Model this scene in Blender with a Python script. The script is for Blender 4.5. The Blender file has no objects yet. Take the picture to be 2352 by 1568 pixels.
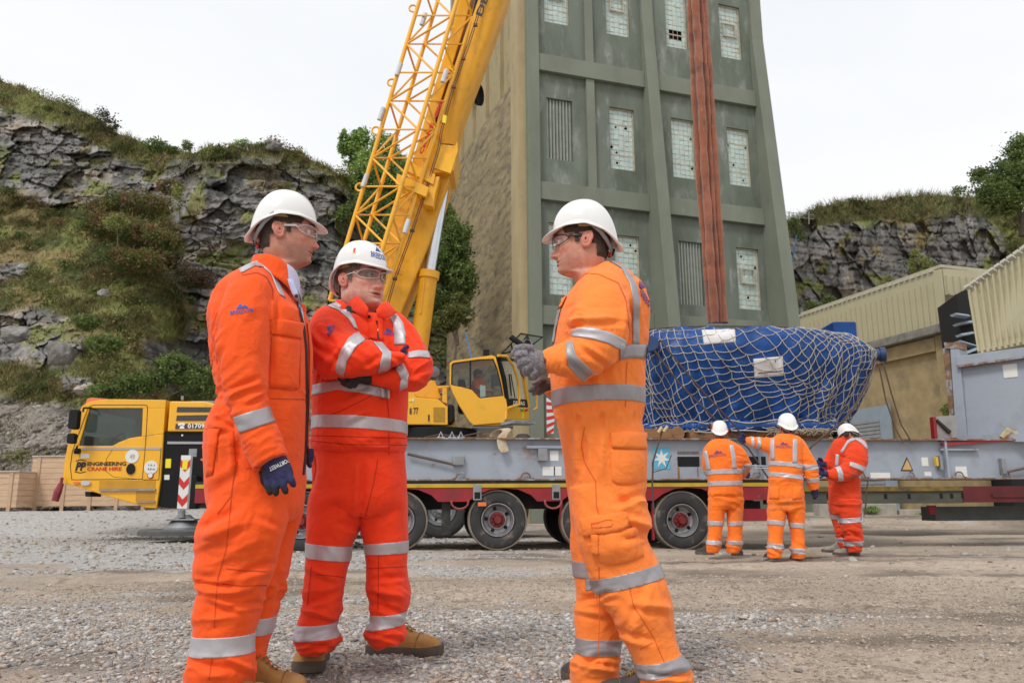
import bpy, bmesh, math, random
import numpy as np
from mathutils import Vector, Matrix, Euler
from mathutils.bvhtree import BVHTree
R = math.radians
SC = bpy.context.scene
COL = SC.collection
# ---------------------------------------------------------------- camera
CAMZ = 0.663; FPX = 1872.0; PCX = 1176.0; PCY = 784.0
cam_d = bpy.data.cameras.new('camera'); cam = bpy.data.objects.new('camera', cam_d); COL.objects.link(cam)
cam_d.sensor_width = 36.0; cam_d.lens = 36.0 * FPX / 2352.0; cam_d.clip_start = 0.05; cam_d.clip_end = 1500
cam_d.dof.use_dof = True; cam_d.dof.focus_distance = 3.25; cam_d.dof.aperture_fstop = 9.0
CROT = Euler((R(90 + 11.4), 0, 0)).to_matrix() @ Matrix.Rotation(R(-0.35), 3, 'Z')
cam.matrix_world = Matrix.Translation((0, 0, CAMZ)) @ CROT.to_4x4()
SC.camera = cam
CPOS = Vector((0, 0, CAMZ)); CINV = CROT.transposed()
# ---------------------------------------------------------------- sky, sun, exposure
SUN_EL, SUN_AZ = R(52), R(-150)          # azimuth measured from +Y towards +X: the light comes from behind the viewer, left
world = bpy.data.worlds.new('World'); SC.world = world; world.use_nodes = True
wn = world.node_tree.nodes; wl = world.node_tree.links; wn.clear()
w_out = wn.new('ShaderNodeOutputWorld'); w_bg = wn.new('ShaderNodeBackground'); w_sky = wn.new('ShaderNodeTexSky')
w_sky.sky_type = 'NISHITA'; w_sky.sun_disc = False; w_sky.sun_elevation = SUN_EL; w_sky.sun_rotation = SUN_AZ
w_sky.dust_density = 3.0
w_mix = wn.new('ShaderNodeMix'); w_mix.data_type = 'RGBA'; w_mix.inputs[0].default_value = 0.93
w_no = wn.new('ShaderNodeTexNoise'); w_no.inputs['Scale'].default_value = 1.6; w_no.inputs['Detail'].default_value = 4
w_map = wn.new('ShaderNodeMapping'); w_map.inputs['Scale'].default_value = (1, 1, 3); w_tc = wn.new('ShaderNodeTexCoord')
w_rmp = wn.new('ShaderNodeValToRGB')
w_rmp.color_ramp.elements[0].position = 0.3; w_rmp.color_ramp.elements[0].color = (9.0, 9.2, 9.5, 1)
w_rmp.color_ramp.elements[1].position = 0.7; w_rmp.color_ramp.elements[1].color = (10.1, 10.2, 10.35, 1)
wl.new(w_tc.outputs['Generated'], w_map.inputs[0]); wl.new(w_map.outputs[0], w_no.inputs[0]); wl.new(w_no.outputs[0], w_rmp.inputs[0])
wl.new(w_sky.outputs[0], w_mix.inputs[6]); wl.new(w_rmp.outputs[0], w_mix.inputs[7]); wl.new(w_mix.outputs[2], w_bg.inputs[0])
w_bg.inputs[1].default_value = 0.1; wl.new(w_bg.outputs[0], w_out.inputs[0])
sun_d = bpy.data.lights.new('sun', 'SUN'); sun_d.energy = 1.7; sun_d.angle = R(14); sun_d.color = (1, 0.965, 0.91)
sun = bpy.data.objects.new('sun', sun_d); COL.objects.link(sun)
_sd = Vector((math.sin(SUN_AZ) * math.cos(SUN_EL), math.cos(SUN_AZ) * math.cos(SUN_EL), math.sin(SUN_EL)))
sun.rotation_euler = _sd.to_track_quat('Z', 'Y').to_euler(); sun.location = (0, -5, 30)
SC.view_settings.view_transform = 'Standard'; SC.view_settings.look = 'None'; SC.view_settings.gamma = 1; SC.view_settings.exposure = 0.08
SC.cycles.max_bounces = 6; SC.cycles.diffuse_bounces = 3; SC.cycles.glossy_bounces = 3; SC.cycles.transmission_bounces = 4; SC.cycles.transparent_max_bounces = 8
SC.cycles.use_denoising = True
# ---------------------------------------------------------------- measuring helpers (photo pixel -> place in the world)
def ray(px, py):
    d = CROT @ Vector(((px - PCX) / FPX, -(py - PCY) / FPX, -1.0)); return d
def W(px, py, Y):
    d = ray(px, py); return CPOS + d * (Y / d.y)
def WG(px, py, z=0.0):
    d = ray(px, py); return CPOS + d * ((z - CAMZ) / d.z)
def WP(px, py, p, n):
    d = ray(px, py); return CPOS + d * ((Vector(p) - CPOS).dot(n) / d.dot(n))
def proj(P):
    """world points (N,3) -> photo pixels (N,2)"""
    q = (np.asarray(P, float) - np.array(CPOS)) @ np.array(CROT)
    return np.stack([PCX + FPX * q[:, 0] / -q[:, 2], PCY - FPX * q[:, 1] / -q[:, 2]], 1)
# ---------------------------------------------------------------- numpy noise
def _h(ix, iy, iz, s):
    n = (ix.astype(np.int64) * 374761393 + iy.astype(np.int64) * 668265263 + iz.astype(np.int64) * 2147483647 + s * 144665) & 0xffffffff
    n = ((n ^ (n >> 13)) * 1274126177) & 0xffffffff
    n = ((n ^ (n >> 16)) * 2246822519) & 0xffffffff
    return ((n ^ (n >> 15)) & 0xffffff) / float(0xffffff)
def vn(P, s=0):
    P = np.asarray(P, float); i = np.floor(P); f = P - i; f = f * f * (3 - 2 * f); r = 0
    for dx in (0, 1):
        for dy in (0, 1):
            for dz in (0, 1):
                w = (f[:, 0] if dx else 1 - f[:, 0]) * (f[:, 1] if dy else 1 - f[:, 1]) * (f[:, 2] if dz else 1 - f[:, 2])
                r = r + w * _h(i[:, 0] + dx, i[:, 1] + dy, i[:, 2] + dz, s)
    return r
def fbm(P, o=4, s=0, g=.5):
    P = np.asarray(P, float); r = 0; a = 1; t = 0
    for k in range(o): r = r + a * vn(P * 2 ** k, s + k * 7); t += a; a *= g
    return r / t
def worley(P, s=0, jit=.85):
    """cell value, distance to the cell border (F2-F1)"""
    P = np.asarray(P, float); i = np.floor(P); f1 = np.full(len(P), 9.); f2 = np.full(len(P), 9.); v = np.zeros(len(P))
    for dx in (-1, 0, 1):
        for dy in (-1, 0, 1):
            for dz in (-1, 0, 1):
                a, b, c = i[:, 0] + dx, i[:, 1] + dy, i[:, 2] + dz
                q = np.stack([a + .5 + jit * (_h(a, b, c, s) - .5), b + .5 + jit * (_h(a, b, c, s + 1) - .5), c + .5 + jit * (_h(a, b, c, s + 2) - .5)], 1)
                d = np.abs(q - P).max(1) * .6 + .4 * np.linalg.norm(q - P, axis=1)
                n1 = d < f1; v = np.where(n1, _h(a, b, c, s + 3), v); f2 = np.where(n1, f1, np.minimum(f2, d)); f1 = np.where(n1, d, f1)
    return v, f2 - f1
def sstep(a, b, x):
    t = np.clip((x - a) / (b - a), 0, 1); return t * t * (3 - 2 * t)
# ---------------------------------------------------------------- materials
def mat(name, col, rough=.6, metal=0., var=.12, vs=4., bump=0., bs=30., stain=None, sts=3., stf=(.55, .7), coat=0., spec=.5, stretch=None, stain2=None, st2s=6., st2f=(.6, .7), sheen=0., hue2=None):
    m = bpy.data.materials.new(name); m.use_nodes = True; nt = m.node_tree; N = nt.nodes; L = nt.links
    b = N['Principled BSDF']; b.inputs['Roughness'].default_value = rough; b.inputs['Metallic'].default_value = metal
    b.inputs['Specular IOR Level'].default_value = spec; b.inputs['Coat Weight'].default_value = coat; b.inputs['Coat Roughness'].default_value = .15
    if sheen: b.inputs['Sheen Weight'].default_value = sheen
    tc = N.new('ShaderNodeTexCoord'); mp = N.new('ShaderNodeMapping'); L.new(tc.outputs['Object'], mp.inputs[0])
    if stretch: mp.inputs['Scale'].default_value = stretch
    def noise(sc, det=5, ro=.6):
        n = N.new('ShaderNodeTexNoise'); n.inputs['Scale'].default_value = sc; n.inputs['Detail'].default_value = det; n.inputs['Roughness'].default_value = ro
        L.new(mp.outputs[0], n.inputs[0]); return n.outputs[0]
    def ramp(src, a, b_, ca=(0, 0, 0, 1), cb=(1, 1, 1, 1)):
        r = N.new('ShaderNodeValToRGB'); e = r.color_ramp.elements; e[0].position = a; e[1].position = b_; e[0].color = ca; e[1].color = cb; L.new(src, r.inputs[0]); return r.outputs[0]
    c2 = hue2 or tuple(min(1, c * (1 + var)) for c in col); c1 = tuple(c * (1 - var) for c in col) if not hue2 else col
    out = ramp(noise(vs), .3, .7, (*c1, 1), (*c2, 1))
    for (st, ss, sf) in ((stain, sts, stf), (stain2, st2s, st2f)):
        if st:
            mx = N.new('ShaderNodeMix'); mx.data_type = 'RGBA'; L.new(ramp(noise(ss, 8, .65), *sf), mx.inputs[0]); L.new(out, mx.inputs[6]); mx.inputs[7].default_value = (*st, 1); out = mx.outputs[2]
    L.new(out, b.inputs['Base Color'])
    if bump:
        bp = N.new('ShaderNodeBump'); bp.inputs['Strength'].default_value = bump; bp.inputs['Distance'].default_value = .02; L.new(noise(bs, 8, .7), bp.inputs['Height']); L.new(bp.outputs[0], b.inputs['Normal'])
    return m
def glass(name, col=(.8, .9, .85), alpha=.3, rough=.03):
    m = bpy.data.materials.new(name); m.use_nodes = True; b = m.node_tree.nodes['Principled BSDF']
    b.inputs['Base Color'].default_value = (*col, 1); b.inputs['Roughness'].default_value = rough; b.inputs['Alpha'].default_value = alpha; b.inputs['Specular IOR Level'].default_value = .8
    return m
# ---------------------------------------------------------------- mesh builder
class MB:
    def __init__(s): s.v = []; s.f = []; s.m = []
    def add(s, vs, fs, mi=0):
        o = len(s.v); s.v += [tuple(v) for v in vs]; s.f += [tuple(o + i for i in f) for f in fs]; s.m += [mi] * len(fs); return s
    def hexa(s, p, mi=0):     # 8 points: bottom 4 ccw, top 4
        return s.add(p, [(3, 2, 1, 0), (4, 5, 6, 7), (0, 1, 5, 4), (1, 2, 6, 5), (2, 3, 7, 6), (3, 0, 4, 7)], mi)
    def box(s, a, b, F=None, mi=0):
        x0, x1 = sorted((a[0], b[0])); y0, y1 = sorted((a[1], b[1])); z0, z1 = sorted((a[2], b[2]))
        p = [(x0, y0, z0), (x1, y0, z0), (x1, y1, z0), (x0, y1, z0), (x0, y0, z1), (x1, y0, z1), (x1, y1, z1), (x0, y1, z1)]
        if F: p = [F(*q) for q in p]
        return s.hexa(p, mi)
    def prism(s, pts, d0, d1, F, mi=0):   # polygon (u,z) extruded over depth d0..d1
        n = len(pts); v = [F(u, d0, z) for u, z in pts] + [F(u, d1, z) for u, z in pts]
        return s.add(v, [tuple(range(n)), tuple(range(2 * n - 1, n - 1, -1))] + [(i, (i + n), (i + 1) % n + n, (i + 1) % n) for i in range(n)], mi)
    def tube(s, pts, r, n=8, mi=0, cap=True, closed=False):
        pts = [Vector(p) for p in pts]; k = len(pts); rr = r if isinstance(r, (list, tuple)) else [r] * k; o = len(s.v)
        up = None
        for i, p in enumerate(pts):
            t = (pts[min(i + 1, k - 1)] - pts[max(i - 1, 0)])
            t = t.normalized() if t.length > 1e-9 else Vector((0, 0, 1))
            if up is None: up = t.orthogonal().normalized()
            up = (up - t * up.dot(t)); up = up.normalized() if up.length > 1e-6 else t.orthogonal().normalized(); w = t.cross(up)
            for j in range(n):
                a = 2 * math.pi * j / n; s.v.append(tuple(p + (up * math.cos(a) + w * math.sin(a)) * rr[i]))
        for i in range(k - 1):
            for j in range(n): s.f.append((o + i * n + j, o + i * n + (j + 1) % n, o + (i + 1) * n + (j + 1) % n, o + (i + 1) * n + j)); s.m.append(mi)
        if cap: s.f.append(tuple(o + j for j in range(n - 1, -1, -1))); s.f.append(tuple(o + (k - 1) * n + j for j in range(n))); s.m += [mi, mi]
        return s
    def lathe(s, prof, o, ax, n=32, mi=0, e=None):   # prof: (r, h) along axis ax from point o
        ax = Vector(ax).normalized(); e = Vector(e) if e else ax.orthogonal(); e = e.normalized(); w = ax.cross(e); o = Vector(o); b = len(s.v)
        for r, h in prof:
            for j in range(n): a = 2 * math.pi * j / n; s.v.append(tuple(o + ax * h + (e * math.cos(a) + w * math.sin(a)) * r))
        for i in range(len(prof) - 1):
            for j in range(n): s.f.append((b + i * n + j, b + i * n + (j + 1) % n, b + (i + 1) * n + (j + 1) % n, b + (i + 1) * n + j)); s.m.append(mi)
        return s
    def grid(s, P, mi=0, wrap=False):     # P[i][j]
        r = len(P); c = len(P[0]); o = len(s.v)
        for row in P: s.v += [tuple(q) for q in row]
        for i in range(r - 1):
            for j in range(c if wrap else c - 1): s.f.append((o + i * c + j, o + i * c + (j + 1) % c, o + (i + 1) * c + (j + 1) % c, o + (i + 1) * c + j)); s.m.append(mi)
        return s
    def build(s, name, mats, parent=None, smooth=False, loc=None, bevel=0, fix=True):
        me = bpy.data.meshes.new(name); base = Vector(parent['_o']) if parent is not None else Vector(loc or (0, 0, 0))
        me.from_pydata([(a - base.x, b - base.y, c - base.z) for a, b, c in s.v], [], s.f)
        if not isinstance(mats, (list, tuple)): mats = [mats]
        for m in mats: me.materials.append(m)
        if len(mats) > 1: me.polygons.foreach_set('material_index', s.m)
        if fix:
            bm = bmesh.new(); bm.from_mesh(me); bmesh.ops.recalc_face_normals(bm, faces=bm.faces)
            if bevel: bmesh.ops.bevel(bm, geom=[e for e in bm.edges if e.is_manifold and e.calc_face_angle(0) > .5], offset=bevel, segments=2, affect='EDGES', profile=.6)
            bm.to_mesh(me); bm.free()
        if smooth:
            me.polygons.foreach_set('use_smooth', [True] * len(me.polygons))
            if smooth != 'all': me.set_sharp_from_angle(angle=R(38))
        o = bpy.data.objects.new(name, me); COL.objects.link(o); o['_o'] = tuple(base)
        if parent is not None: o.parent = parent
        else: o.location = base
        return o
def tag(o, label=None, cat=None, group=None, kind=None):
    if label: o['label'] = label
    if cat: o['category'] = cat
    if group: o['group'] = group
    if kind: o['kind'] = kind
    return o
def thing(name, loc, label, cat, group=None):
    o = bpy.data.objects.new(name, None); COL.objects.link(o); o.location = loc; o['_o'] = tuple(loc); o.empty_display_size = .2
    return tag(o, label, cat, group)
class Fr:
    """upright frame: u along a wall, d away from the viewer's side, z up"""
    def __init__(s, o, u): s.o = Vector(o); s.u = Vector((u[0], u[1], 0)).normalized(); s.n = Vector((-s.u.y, s.u.x, 0))
    def __call__(s, u, d, z): return s.o + s.u * u + s.n * d + Vector((0, 0, z))
    def uz(s, px, py, d=0.):
        p = WP(px, py, s.o + s.n * d, s.n) - s.o; return p.dot(s.u), p.z
def mesh_np(name, V, Fq, mats, smooth=False, parent=None, mi=None, loc=(0, 0, 0)):
    me = bpy.data.meshes.new(name); V = np.asarray(V, np.float32); Fq = np.asarray(Fq, np.int32); k = Fq.shape[1]
    base = Vector(parent['_o']) if parent is not None else Vector(loc); V = V - np.array(base, np.float32)
    me.vertices.add(len(V)); me.vertices.foreach_set('co', V.ravel()); me.loops.add(Fq.size); me.loops.foreach_set('vertex_index', Fq.ravel())
    me.polygons.add(len(Fq)); me.polygons.foreach_set('loop_start', np.arange(0, Fq.size, k, dtype=np.int32)); me.polygons.foreach_set('loop_total', np.full(len(Fq), k, np.int32))
    for m in (mats if isinstance(mats, (list, tuple)) else [mats]): me.materials.append(m)
    if mi is not None: me.polygons.foreach_set('material_index', np.asarray(mi, np.int32))
    if smooth: me.polygons.foreach_set('use_smooth', np.ones(len(Fq), bool))
    me.update(); me.validate()
    o = bpy.data.objects.new(name, me); COL.objects.link(o); o['_o'] = tuple(base)
    if parent is not None: o.parent = parent
    else: o.location = base
    return o
def vcol(o, C, name='tint'):
    a = o.data.color_attributes.new(name, 'FLOAT_COLOR', 'POINT'); C = np.asarray(C, np.float32)
    if C.shape[1] == 3: C = np.concatenate([C, np.ones((len(C), 1), np.float32)], 1)
    a.data.foreach_set('color', C.ravel())
def text_uv(s, bold=0.0, shear=0., align='LEFT'):
    """text -> (verts in em units, faces)"""
    c = bpy.data.curves.new('t', 'FONT'); c.body = s; c.size = 1.0; c.resolution_u = 2; c.offset = bold; c.shear = shear
    o = bpy.data.objects.new('t', c); COL.objects.link(o); dg = bpy.context.evaluated_depsgraph_get(); me = bpy.data.meshes.new_from_object(o.evaluated_get(dg))
    V = [(v.co.x, v.co.y) for v in me.vertices]; F = [tuple(p.vertices) for p in me.polygons]
    bpy.data.objects.remove(o); bpy.data.curves.remove(c); bpy.data.meshes.remove(me)
    x0 = min(v[0] for v in V); x1 = max(v[0] for v in V); y0 = min(v[1] for v in V); y1 = max(v[1] for v in V)
    return [((a - x0) / (x1 - x0), (b - y0) / (y1 - y0)) for a, b in V], F
def text_on(mb, s, P, bold=.0, mi=0, shear=0.):
    """P(a,b) maps unit square to the surface"""
    V, F = text_uv(s, bold, shear); mb.add([P(a, b) for a, b in V], F, mi); return mb
def flat_on(fr, px0, py0, px1, py1, px2, py2, d):
    """unit square -> wall: origin px0, right px1, up px2 (photo pixels)"""
    o = Vector(fr(*_ud(fr, px0, py0, d))); r = Vector(fr(*_ud(fr, px1, py1, d))); u = Vector(fr(*_ud(fr, px2, py2, d)))
    return lambda a, b: o + (r - o) * a + (u - o) * b
def _ud(fr, px, py, d): u, z = fr.uz(px, py, d); return (u, d, z)
def rrect(x0, x1, z0, z1, r, k=4):
    P = []
    for cx, cz, a0 in ((x1 - r, z0 + r, -90), (x1 - r, z1 - r, 0), (x0 + r, z1 - r, 90), (x0 + r, z0 + r, 180)):
        for i in range(k + 1): a = R(a0 + 90 * i / k); P.append((cx + r * math.cos(a), cz + r * math.sin(a)))
    return P
# ================================================================ SETTING: ground, quarry faces, trees
RNG = np.random.default_rng(7)
def Wn(px, py, Y):
    px, py, Y = np.broadcast_arrays(np.asarray(px, float), np.asarray(py, float), np.asarray(Y, float))
    q = np.stack([(px - PCX) / FPX, -(py - PCY) / FPX, -np.ones_like(px)], -1) @ np.array(CROT).T
    return np.array(CPOS) + q * (Y / q[..., 1])[..., None]
def attr_mat(name, bump=.6, bs=9., rough=.95):
    """surface whose base colour varies with the kind of ground stored on the mesh"""
    m = bpy.data.materials.new(name); m.use_nodes = True; nt = m.node_tree; N = nt.nodes; L = nt.links; b = N['Principled BSDF']
    a = N.new('ShaderNodeVertexColor'); a.layer_name = 'tint'; tc = N.new('ShaderNodeTexCoord')
    n1 = N.new('ShaderNodeTexNoise'); n1.inputs['Scale'].default_value = bs; n1.inputs['Detail'].default_value = 9; n1.inputs['Roughness'].default_value = .7; L.new(tc.outputs['Object'], n1.inputs[0])
    r = N.new('ShaderNodeValToRGB'); r.color_ramp.elements[0].position = .3; r.color_ramp.elements[1].position = .7
    r.color_ramp.elements[0].color = (.62, .6, .58, 1); r.color_ramp.elements[1].color = (1.3, 1.3, 1.3, 1); L.new(n1.outputs[0], r.inputs[0])
    x = N.new('ShaderNodeMix'); x.data_type = 'RGBA'; x.blend_type = 'MULTIPLY'; x.inputs[0].default_value = 1; L.new(a.outputs[0], x.inputs[6]); L.new(r.outputs[0], x.inputs[7]); L.new(x.outputs[2], b.inputs['Base Color'])
    b.inputs['Roughness'].default_value = rough; b.inputs['Specular IOR Level'].default_value = .3
    bp = N.new('ShaderNodeBump'); bp.inputs['Strength'].default_value = bump; bp.inputs['Distance'].default_value = .05; L.new(n1.outputs[0], bp.inputs['Height']); L.new(bp.outputs[0], b.inputs['Normal'])
    return m
# ---- ground
def gravelness(X, Y):
    P = np.stack([X * .35, Y * .8, X * 0], 1); n = fbm(P, 4, 11); n2 = fbm(np.stack([X * 1.4, Y * 3.2, X * 0], 1), 3, 17)
    side = sstep(1.2, -2.5, X - Y * .02)                     # grey stone lies mostly on the left half of the yard
    near = sstep(6.0, 3.5, Y) * sstep(3.2, .3, X) * .7
    far_left = sstep(8, 13, Y) * sstep(-1, -4, X)
    g = n * 1.1 + n2 * .6 - 1.03 + .26 * side + .3 * near + .32 * far_left
    lf = sstep(-.5, -1.1, X); g = g + lf * (.16 * np.exp(-((Y - 4.7) / .6) ** 2) - .30 * np.exp(-((Y - 3.4) / .45) ** 2) - .26 * np.exp(-((Y - 6.9 + .3 * X) / 1.2) ** 2) + .10 * np.exp(-((Y - 10.5) / 1.8) ** 2)) - .10 * sstep(1.2, 2.2, X) - .12 * np.exp(-((Y - 7.5) / 1.3) ** 2)
    return sstep(-.03, .2, g)
def ground_z(X, Y):
    P = np.stack([X * .6, Y * .6, X * 0], 1); r = np.hypot(X, Y)
    z = (fbm(P, 3, 5) - .5) * .07 + (fbm(np.stack([X * 6, Y * 6, X * 0], 1), 4, 9) - .5) * .05 * sstep(30, 4, r)
    u = Y - 8.2 - .12 * X + .4 * np.sin(X * .5)
    z -= .03 * np.exp(-(u / .35) ** 2) + .025 * np.exp(-((u + 2.2) / .3) ** 2)
    w = Y - (19.5 + .25 * np.sin(X * .4)); z -= .16 * np.exp(-(w / .8) ** 2) * sstep(3, 7, X)
    z += .6 * sstep(19.6, 24, Y) * sstep(-4.5, -8, X) + .33 * sstep(20.8, 24, Y) * sstep(3, 6, X)
    z -= .045 * sstep(2., 4., X) * sstep(9.5, 12, Y) * sstep(18, 15, Y)
    return z
ang = np.concatenate([np.linspace(-180, -40, 29)[:-1], np.linspace(-40, 40, 900), np.linspace(40, 180, 29)[1:]]) * math.pi / 180
rad = np.concatenate([[.4, 1.5, 2.4], np.geomspace(3.0, 30, 620), np.geomspace(31, 600, 40)])
A, Rr = np.meshgrid(ang, rad); gx = (np.sin(A) * Rr).ravel(); gy = (np.cos(A) * Rr).ravel(); gz = ground_z(gx, gy)
gz += sstep(34, 60, np.hypot(gx, gy)) * .6
gg = gravelness(gx, gy)
na = len(ang); ii = np.arange(len(rad) - 1)[:, None] * na + np.arange(na - 1)[None, :]
gq = np.stack([ii, ii + na, ii + na + 1, ii + 1], -1).reshape(-1, 4)
pn = fbm(np.stack([gx * 2.5, gy * 2.5, gx * 0], 1), 5, 31)[:, None]; pb = fbm(np.stack([gx * .5, gy * 1.2, gx * 0], 1), 4, 37)[:, None]
mud = np.array([.43, .355, .285]) * (1 - pn * .0) + (pn - .5) * np.array([.16, .13, .10]); mud = mud * (1 - .42 * sstep(.56, .7, pb)) * (1 + .18 * sstep(.5, .35, pb))
fine = fbm(np.stack([gx * 14, gy * 14, gx * 0], 1), 3, 41)[:, None]
mud = mud * (1 - .35 * sstep(.58, .72, fine) * sstep(.45, .6, pn))
grv = np.array([.46, .445, .43]) * (.72 + .56 * fbm(np.stack([gx * 22, gy * 22, gx * 0], 1), 2, 43)[:, None])
gc = mud * (1 - gg[:, None]) + grv * gg[:, None]
wet = (np.exp(-((gy - (19.5 + .25 * np.sin(gx * .4))) / 1.3) ** 2) * sstep(3, 7, gx))[:, None]
gc = gc * (1 - .94 * wet)
ground = mesh_np('ground', np.stack([gx, gy, gz], 1), gq, attr_mat('ground_mix', .7, 42.), smooth=True); vcol(ground, gc); tag(ground, kind='structure')
# ---- loose stone
def icos():
    t = (1 + 5 ** .5) / 2; v = np.array([(-1, t, 0), (1, t, 0), (-1, -t, 0), (1, -t, 0), (0, -1, t), (0, 1, t), (0, -1, -t), (0, 1, -t), (t, 0, -1), (t, 0, 1), (-t, 0, -1), (-t, 0, 1)], float)
    f = np.array([(0, 11, 5), (0, 5, 1), (0, 1, 7), (0, 7, 10), (0, 10, 11), (1, 5, 9), (5, 11, 4), (11, 10, 2), (10, 7, 6), (7, 1, 8), (3, 9, 4), (3, 4, 2), (3, 2, 6), (3, 6, 8), (3, 8, 9), (4, 9, 5), (2, 4, 11), (6, 2, 10), (8, 6, 7), (9, 8, 1)])
    return v / np.linalg.norm(v[0]), f
def rot_rand(n, tilt=None):
    q = RNG.normal(size=(n, 4)); q /= np.linalg.norm(q, axis=1)[:, None]; w, x, y, z = q.T
    return np.stack([1 - 2 * (y * y + z * z), 2 * (x * y - w * z), 2 * (x * z + w * y), 2 * (x * y + w * z), 1 - 2 * (x * x + z * z), 2 * (y * z - w * x), 2 * (x * z - w * y), 2 * (y * z + w * x), 1 - 2 * (x * x + y * y)], 1).reshape(n, 3, 3)
def stones(name, P, S, C, m, flat=.6):
    n = len(P); v, f = icos(); V = v[None] * (1 + .32 * RNG.normal(size=(n, 12, 1)).clip(-1, 1)); V = V * np.stack([RNG.uniform(.7, 1.3, n), RNG.uniform(.6, 1.1, n), RNG.uniform(.35, .8, n)], 1)[:, None]
    V = np.einsum('nij,nkj->nki', rot_rand(n), V); V[:, :, 2] *= flat; V = V * S[:, None, None] + P[:, None]
    F = (f[None] + 12 * np.arange(n)[:, None, None]).reshape(-1, 3); o = mesh_np(name, V.reshape(-1, 3), F, m); vcol(o, np.repeat(C, 12, 0)); return o
m_stone = attr_mat('stone_mix', .4, 60.)
def scatter_ground(n, r0, r1, a0=-37, a1=37, pw=1.0):
    r = np.sqrt(RNG.uniform(r0 * r0, r1 * r1, n)) if pw == 2 else RNG.uniform(r0, r1, n); a = np.radians(RNG.uniform(a0, a1, n)); return np.sin(a) * r, np.cos(a) * r
X, Y = scatter_ground(150000, 3.1, 11, pw=2); X2, Y2 = scatter_ground(130000, 3.1, 6.5, pw=2); X = np.r_[X, X2]; Y = np.r_[Y, Y2]
keep = RNG.random(len(X)) < gravelness(X, Y) ** 1.2 * .6 + .008; X, Y = X[keep], Y[keep]
S = RNG.gamma(1.9, .0034, len(X)).clip(.0035, .045); Z = ground_z(X, Y) + S * .15
base = np.where(RNG.random((len(X), 1)) < .75, np.array([[.48, .455, .435]]), np.array([[.43, .35, .28]])) * RNG.uniform(.55, 1.35, (len(X), 1))
gravel = stones('gravel', np.stack([X, Y, Z], 1), S, base, m_stone); tag(gravel, kind='stuff')
X, Y = scatter_ground(26000, 10, 27, -40, 40); keep = (RNG.random(len(X)) < gravelness(X, Y) * .8 + .06) & ~((X > 4) & (np.abs(Y - 19.5) < 1.6)); X, Y = X[keep], Y[keep]
S = RNG.gamma(2.4, .008, len(X)).clip(.01, .10); base = np.where(RNG.random((len(X), 1)) < .7, np.array([[.44, .42, .40]]), np.array([[.38, .30, .23]])) * RNG.uniform(.6, 1.3, (len(X), 1))
g2 = stones('gravel', np.stack([X, Y, ground_z(X, Y) + S * .1], 1), S, base, m_stone); tag(g2, kind='stuff')
X, Y = scatter_ground(80000, 3.1, 8.5, pw=2); S = RNG.gamma(2, .0024, len(X)).clip(.002, .02)
clods = stones('gravel', np.stack([X, Y, ground_z(X, Y) + S * .1], 1), S, np.array([[.43, .355, .29]]) * RNG.uniform(.6, 1.3, (len(X), 1)), m_stone); tag(clods, kind='stuff')
# ---- leaves and blades
def blades(name, P, H, Wd, C, m, lean=.5, up=None, parent=None, loc=(0, 0, 0)):
    n = len(P); a = RNG.uniform(0, 2 * np.pi, n); b = RNG.uniform(0, 2 * np.pi, n); s = np.stack([np.cos(a), np.sin(a), a * 0], 1) * (Wd / 2)[:, None]
    t = np.stack([np.cos(b) * lean, np.sin(b) * lean, np.ones(n)], 1) * H[:, None] * RNG.uniform(.5, 1, (n, 1)); V = np.stack([P - s, P + s, P + t * .6 + s * .8, P + t + s * .1], 1)
    F = np.arange(4 * n).reshape(n, 4); o = mesh_np(name, V.reshape(-1, 3), F, m, parent=parent, loc=loc); vcol(o, np.repeat(C, 4, 0)); return o
def leaves(name, P, S, C, m, parent=None, loc=(0, 0, 0)):
    n = len(P); q = np.array([(-.5, 0, 0), (0, -.3, .1), (.5, 0, 0), (0, .3, .1)]); V = np.einsum('nij,kj->nki', rot_rand(n), q) * S[:, None, None] + P[:, None]
    o = mesh_np(name, V.reshape(-1, 3), np.arange(4 * n).reshape(n, 4), m, parent=parent, loc=loc); vcol(o, np.repeat(C, 4, 0)); return o
def leaf_mat(name):
    m = attr_mat(name, 0, 3., .6); N = m.node_tree.nodes; L = m.node_tree.links; b = N['Principled BSDF']; t = N.new('ShaderNodeBsdfTranslucent'); mx = N.new('ShaderNodeMixShader'); mx.inputs[0].default_value = .42
    L.new(b.inputs['Base Color'].links[0].from_socket, t.inputs[0]); L.new(b.outputs[0], mx.inputs[1]); L.new(t.outputs[0], mx.inputs[2]); L.new(mx.outputs[0], N['Material Output'].inputs[0]); return m
m_leaf = leaf_mat('leaf_mix')
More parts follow.
